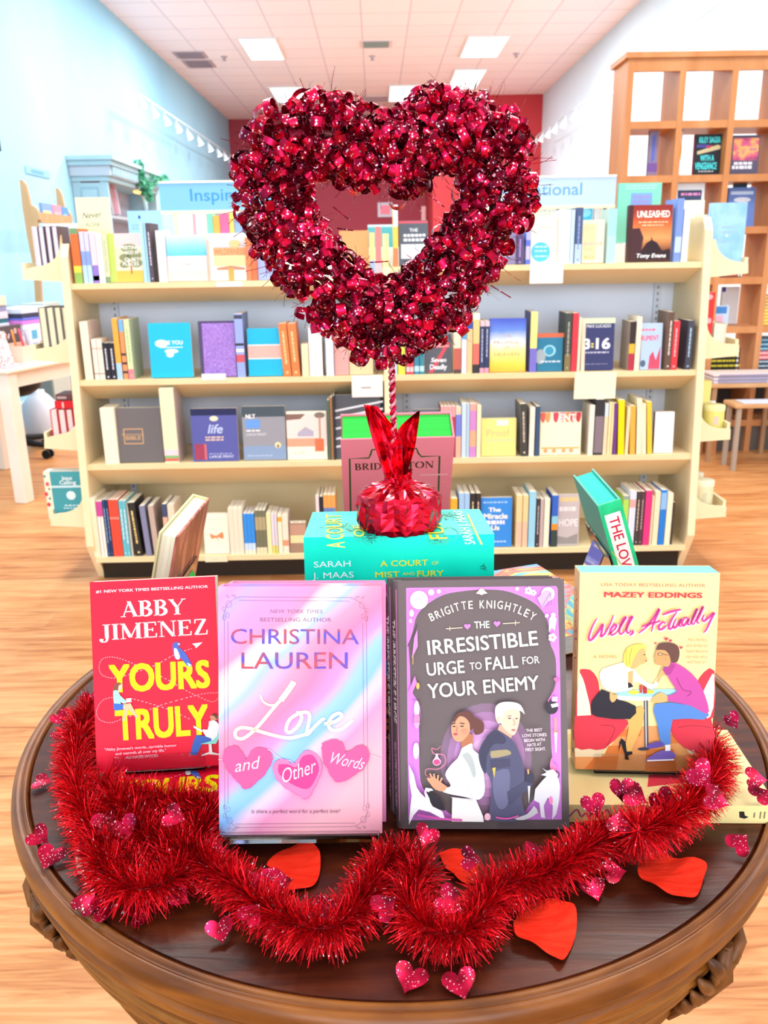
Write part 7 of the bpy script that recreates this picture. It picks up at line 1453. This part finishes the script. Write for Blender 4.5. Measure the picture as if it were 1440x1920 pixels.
# long loops that stick out
for (x, y, R, dx, dy) in ((568, 190, .011, 0, -1), (626, 196, .009, .2, -1), (845, 195, .012, 0, -1), (700, 240, .012, .3, -1), (900, 215, .010, .5, -1), (995, 340, .009, 1, 0), (455, 300, .009, -1, 0), (455, 400, .009, -1, .2), (850, 600, .010, 1, .6), (715, 680, .008, 0, 1), (800, 640, .009, .3, 1), (585, 590, .009, -1, .4), (880, 560, .009, 1, .4), (690, 655, .009, -.4, 1), (745, 375, .009, 0, 1)):
    c = uY(x, y, WY-.01); curl(mb, c, R, .0085, Vector((r6.uniform(-.4, .4), 1, r6.uniform(-.4, .4))) if r6.random() < .4 else Vector((1, .4, 0)), Vector((dx, -.3, -dy)), 4.6, FOIL, 14)
o = mb.build('ribbon_curls', hw); o['kind'] = 'stuff'
mb = MB()
for k in range(1500):
    i = r6.randrange(nH); p = H3[i]; q = H3[(i+1) % nH]; t = (q-p).normalized(); n1 = Vector((0, 1, 0)); n2 = t.cross(n1).normalized(); an = r6.uniform(0, 2*PI)
    out = (n1*math.cos(an)+n2*math.sin(an)+rv(r6)*.5).normalized(); c = p+out*r6.uniform(.028, .042); L_ = r6.uniform(.008, .016); s_ = rv(r6); w_ = s_.cross(out).normalized()*.00028
    P = [c, c+out*L_*.6+s_*L_*.15, c+out*L_+s_*L_*.6]; vs = []
    for a in P: vs += [a-w_, a+w_]
    mb.add(vs, [(0, 1, 3, 2), (2, 3, 5, 4)], FOILD)
for (a, b) in (((625, 388), (655, 412)), ((790, 355), (833, 388)), ((692, 492), (728, 490)), ((920, 535), (958, 558)), ((700, 212), (770, 235)), ((632, 428), (662, 432))):
    mb.tube([uY(*a, WY-.03), uY(*b, WY-.035)], .0006, FOILD, 5)
o = mb.build('ribbon_fringe', hw); o['kind'] = 'stuff'
# ================================================================== tinsel garland
r7 = random.Random(5)
ga = thing('tinsel_garland', 'fluffy red tinsel garland with foil hearts winding around the books', 'garland', uz(700, 1700, TZ))
GP = [(172, 1325), (148, 1375), (140, 1435), (150, 1495), (175, 1560), (225, 1620), (290, 1640), (325, 1590), (262, 1560), (210, 1515), (262, 1498), (330, 1508), (392, 1512), (385, 1545), (345, 1600), (395, 1625), (445, 1660), (500, 1705), (560, 1735), (625, 1738), (672, 1700), (698, 1650), (740, 1612), (790, 1632), (765, 1690), (800, 1740), (862, 1750), (905, 1712), (920, 1670), (975, 1650), (1035, 1632), (1085, 1602), (1130, 1572), (1190, 1560), (1250, 1538), (1300, 1500), (1338, 1450), (1330, 1400), (1300, 1375)]
GQ = [(186, 1470), (215, 1490), (262, 1530), (310, 1545), (352, 1530), (372, 1580), (330, 1640), (262, 1668), (205, 1640), (182, 1600), (235, 1560), (290, 1590), (340, 1610)]
TIN3 = M('#8e0710', .35, .3); zmin = TZ+.0006
def strand(path, NF_, nm, dz=0):
    G3 = []; G2 = catmull(path, 10)
    for x, y in G2:
        zz = .024+dz
        if x > 1068 and y < 1560: zz = .042
        if 185 < x < 420 and y < 1530: zz = .032
        G3.append(uz(x, y, TZ+zz))
    nG = len(G3); mb = MB(); mb.tube(G3, .0012, M('#8a0a18', .4), 6); mb.build('core_string', ga)
    TB = MB(); cumd = [0]
    for i in range(nG-1): cumd.append(cumd[-1]+(G3[i+1]-G3[i]).length)
    LEN = cumd[-1]; j = 0; mis = [TB.mi(m) for m in (TINSEL, TINSEL2, TIN3)]
    for k in range(NF_):
        d_ = LEN*k/NF_
        while cumd[j+1] < d_ and j < nG-2: j += 1
        f = (d_-cumd[j])/(cumd[j+1]-cumd[j]+1e-9); p = G3[j].lerp(G3[j+1], f); t = (G3[j+1]-G3[j]).normalized()
        n1 = t.orthogonal().normalized(); n2 = t.cross(n1); an = r7.uniform(0, 2*PI); out = (n1*math.cos(an)+n2*math.sin(an)+t*r7.uniform(-.55, .55)).normalized()
        L_ = r7.uniform(.015, .031); b_ = p+out*r7.uniform(0, .003); e_ = p+out*L_; e_.z -= .0015
        if e_.z < zmin: e_.z = zmin+r7.uniform(0, .0006)
        w_ = out.cross(rv(r7)).normalized()*r7.uniform(.00025, .00045); m_ = b_.lerp(e_, .55)+rv(r7)*.001
        TB.v += [tuple(b_-w_), tuple(b_+w_), tuple(m_-w_), tuple(m_+w_), tuple(e_-w_*.6), tuple(e_+w_*.6)]; o_ = len(TB.v)-6
        mi = mis[0 if r7.random() < .6 else 1 if r7.random() < .7 else 2]
        TB.f += [[o_, o_+1, o_+3, o_+2], [o_+2, o_+3, o_+5, o_+4]]; TB.m += [mi, mi]; TB.smooth += [False, False]
    o = TB.build('tinsel_strands', ga); o['kind'] = 'stuff'
strand(GP, 34000, 'a'); strand(GQ, 9000, 'b')
def foil_heart(x, y, r, rot, z=.02, tilt=.5, az=0, split=False):
    r *= .86; p = uz(x, y, TZ+z); mb = MB(); P = []
    for i in range(26):
        t = 2*PI*i/26; P.append((r*math.sin(t)**3, r*(13*math.cos(t)-5*math.cos(2*t)-2*math.cos(3*t)-math.cos(4*t))/16))
    T = Matrix.Translation(p) @ Matrix.Rotation(az, 4, 'Z') @ Matrix.Rotation(tilt, 4, 'X') @ Matrix.Rotation(rot, 4, 'Z')
    rings = [(s, ) for s in (1, .72, .4)]; vs = []
    for s in (1, .72, .4):
        for (a, b) in P: a_, b_ = a*s, b*s; vs.append(T @ Vector((a_, b_, 9*(a_*a_)*(1 if rot < 3 else -1)+3*b_*b_)))
    vs.append(T @ Vector((0, 0, 0))); vs = [Vector((v.x, v.y, max(v.z, zmin))) for v in vs]
    n = 26; fs = [(k*n+i, k*n+(i+1) % n, (k+1)*n+(i+1) % n, (k+1)*n+i) for k in range(2) for i in range(n)]+[(2*n+i, 2*n+(i+1) % n, 3*n) for i in range(n)]
    mb.add(vs, fs, CONF, True); mb.build('foil_heart', ga)
for q in ((172, 1312, .016, .2, .03, 1.0, 0), (114, 1345, .014, .4, .02, .7, .5), (118, 1378, .016, 2.2, .012, .3, 1), (78, 1466, .014, 1.5, .006, .2, 0), (72, 1568, .014, .6, .012, .6, .6), (96, 1605, .017, -.4, .008, .35, .2), (160, 1695, .014, 2.6, .008, .4, 0), (192, 1705, .015, 1.2, .008, .3, .8), (268, 1688, .017, .8, .010, .5, .2), (262, 1716, .014, 2.0, .006, .2, 0), (232, 1552, .016, .5, .04, .8, 0), (195, 1545, .015, 1.9, .04, .5, .4), (402, 1602, .016, 1.8, .026, .3, 0), (335, 1680, .013, .3, .016, .6, 1), (412, 1742, .014, 0, .010, .5, .4), (520, 1655, .016, 1.6, .024, .5, .2), (490, 1650, .013, .2, .03, .8, .1), (470, 1715, .013, 2.5, .03, .4, 0), (800, 1565, .014, -.7, .03, .6, .3), (770, 1832, .016, -.6, .006, .3, .2), (862, 1842, .016, .5, .006, .35, -.3), (840, 1690, .016, .7, .04, .6, .4), (720, 1700, .014, 2.2, .03, .7, 0), (880, 1610, .013, 1.1, .034, .7, .5), (1112, 1665, .014, 0, .008, .4, .2), (1150, 1635, .014, 1.6, .012, .3, 0), (1112, 1508, .015, .1, .045, .9, .2), (1165, 1478, .015, -.1, .055, 1.1, .2), (1190, 1492, .015, 1.0, .05, .7, 0), (1238, 1500, .016, .2, .055, 1.1, .4), (1312, 1452, .018, .6, .066, 1.0, .2), (1372, 1350, .013, .3, .045, .9, .3), (1415, 1460, .014, 1.4, .04, .5, 0), (1425, 1490, .014, 1.8, .035, .4, .3), (1340, 1498, .016, .9, .066, .5, .2), (1385, 1582, .014, 2.4, .012, .7, -.2), (1160, 1545, .014, 2.9, .045, .5, 0), (1000, 1600, .013, 1.2, .034, .7, .8), (610, 1700, .012, 2, .036, .5, 0), (325, 1530, .014, .9, .05, .6, .5)):
    foil_heart(*q)
# ================================================================== fabric petals
PET = m_noise('petal_fabric', [(.3, '#ea2410'), (.7, '#f93a22')], 30, (1, 5, 1), rough=.85, spec=.1, bmp=.25)
def petal(lab, pts, lift=.010):
    P = [uz(x, y, TZ+.001) for x, y in catmull(pts+[pts[0]], 5)[:-1]]; c = sum(P, Vector())/len(P); n = len(P); vs = []; R_ = max((p-c).length for p in P)
    ax = Vector((.8, .6, 0))
    for s in (1, .8, .55, .3):
        for p in P:
            d = (p-c)*s; h = lift*((d.dot(ax)/R_)**2)+.0014*math.sin(d.dot(ax.cross(Vector((0, 0, 1))))*260)*s; vs.append(Vector((c.x+d.x, c.y+d.y, TZ+.0012+max(h, 0)+.0006)))
    vs.append(Vector((c.x, c.y, TZ+.0018)))
    fs = [(k*n+i, k*n+(i+1) % n, (k+1)*n+(i+1) % n, (k+1)*n+i) for k in range(3) for i in range(n)]+[(3*n+i, 3*n+(i+1) % n, 4*n) for i in range(n)]
    mb = MB(); mb.add(vs, fs, PET, True); one('fabric_petal', mb, lab, 'petal', (c.x, c.y, TZ), 'scattered fabric rose petals')
petal('round orange-red fabric petal in front of the pink hardcovers', [(500, 1632), (512, 1606), (545, 1590), (575, 1588), (597, 1602), (601, 1630), (590, 1662), (560, 1672), (536, 1676), (525, 1645)])
petal('small orange-red fabric petal half under the garland below the dark hardcover', [(822, 1602), (840, 1595), (868, 1600), (892, 1612), (897, 1640), (888, 1660), (862, 1655), (838, 1635)])
petal('fan-shaped orange-red fabric petal at the right, farthest from the rim', [(1196, 1630), (1205, 1605), (1228, 1597), (1262, 1615), (1320, 1632), (1318, 1655), (1302, 1686), (1260, 1685), (1212, 1668), (1196, 1652)], .014)
petal('wide orange-red fabric petal nearest the front rim of the table', [(962, 1738), (978, 1705), (1008, 1698), (1048, 1706), (1076, 1722), (1080, 1752), (1066, 1790), (1052, 1809), (1030, 1795), (990, 1778), (966, 1768)], .014)
petal('crumpled pink-red fabric petal beside the flat cream paperback', [(1090, 1548), (1110, 1528), (1132, 1520), (1128, 1540), (1112, 1556)], .006)
# ================================================================== camera, light, view
cam = bpy.data.cameras.new('camera'); co = bpy.data.objects.new('camera', cam); COL.objects.link(co)
cam.sensor_fit = 'VERTICAL'; cam.sensor_height = 36; cam.lens = 36*FPX/1920; cam.clip_start = .02; cam.clip_end = 60
co.matrix_world = Matrix(((_r[0], _u[0], -_f[0], CAM[0]), (_r[1], _u[1], -_f[1], CAM[1]), (_r[2], _u[2], -_f[2], CAM[2]), (0, 0, 0, 1)))
cam.dof.use_dof = True; cam.dof.focus_distance = .85; cam.dof.aperture_fstop = cam.lens/2.4
SC.camera = co
def area(loc, rot, sx, sy, P, col=(1, 1, 1)):
    l = bpy.data.lights.new('lamp', 'AREA'); l.shape = 'RECTANGLE'; l.size = sx; l.size_y = sy; l.energy = P; l.color = col
    o = bpy.data.objects.new('area_lamp', l); COL.objects.link(o); o.location = loc; o.rotation_euler = rot  # shared by the ceiling panels and the unseen shop front's daylight
LK = 1.0
for x in (-1.5, 1.5):
    for y in (.4, 3.2, 6.2, 9.2): area((x, y, CZ-.03), (0, 0, 0), .6, 1.2, (45 if y < 1 else 105)*LK, (1, .97, .93))
area((-1.3, 12.0, CZ-.06), (0, 0, 0), .6, 1.2, 190*LK); area((1.3, 12.0, CZ-.06), (0, 0, 0), 0.6, 1.2, 190*LK); area((0, 15.5, CZ-.06), (0, 0, 0), 1.2, 1.2, 230*LK, (1, .9, .9))
area((0, -5.8, 2.1), (math.radians(92), 0, 0), 6.0, 3.8, 540*LK, (.88, .94, 1))     # daylight through the shop front
for P_, sg in ((PL, -1), (PR, 1)):
    for p in P_[:8]:
        l = bpy.data.lights.new('spot', 'SPOT'); l.energy = 60*LK; l.spot_size = math.radians(50); l.spot_blend = .6; l.shadow_soft_size = .04; l.color = (.95, .98, 1)
        o = bpy.data.objects.new('track_spot', l); COL.objects.link(o); o.location = p+Vector((-sg*.04, 0, -.13)); o.rotation_euler = (0, math.radians(sg*16), 0)
w = bpy.data.worlds.new('world'); SC.world = w; w.use_nodes = True; bg = w.node_tree.nodes['Background']; bg.inputs[0].default_value = (.84, .92, 1, 1); bg.inputs[1].default_value = .9
SC.view_settings.view_transform = 'Standard'; SC.view_settings.look = 'None'; SC.view_settings.gamma = 1; SC.view_settings.use_curve_mapping = False
SC.view_settings.exposure = -.42
SC.cycles.use_denoising = True; SC.cycles.max_bounces = 7; SC.cycles.diffuse_bounces = 3; SC.cycles.glossy_bounces = 3; SC.cycles.use_adaptive_sampling = True; SC.cycles.adaptive_threshold = .03; SC.cycles.caustics_reflective = False; SC.cycles.transparent_max_bounces = 12; SC.cycles.sample_clamp_indirect = 6
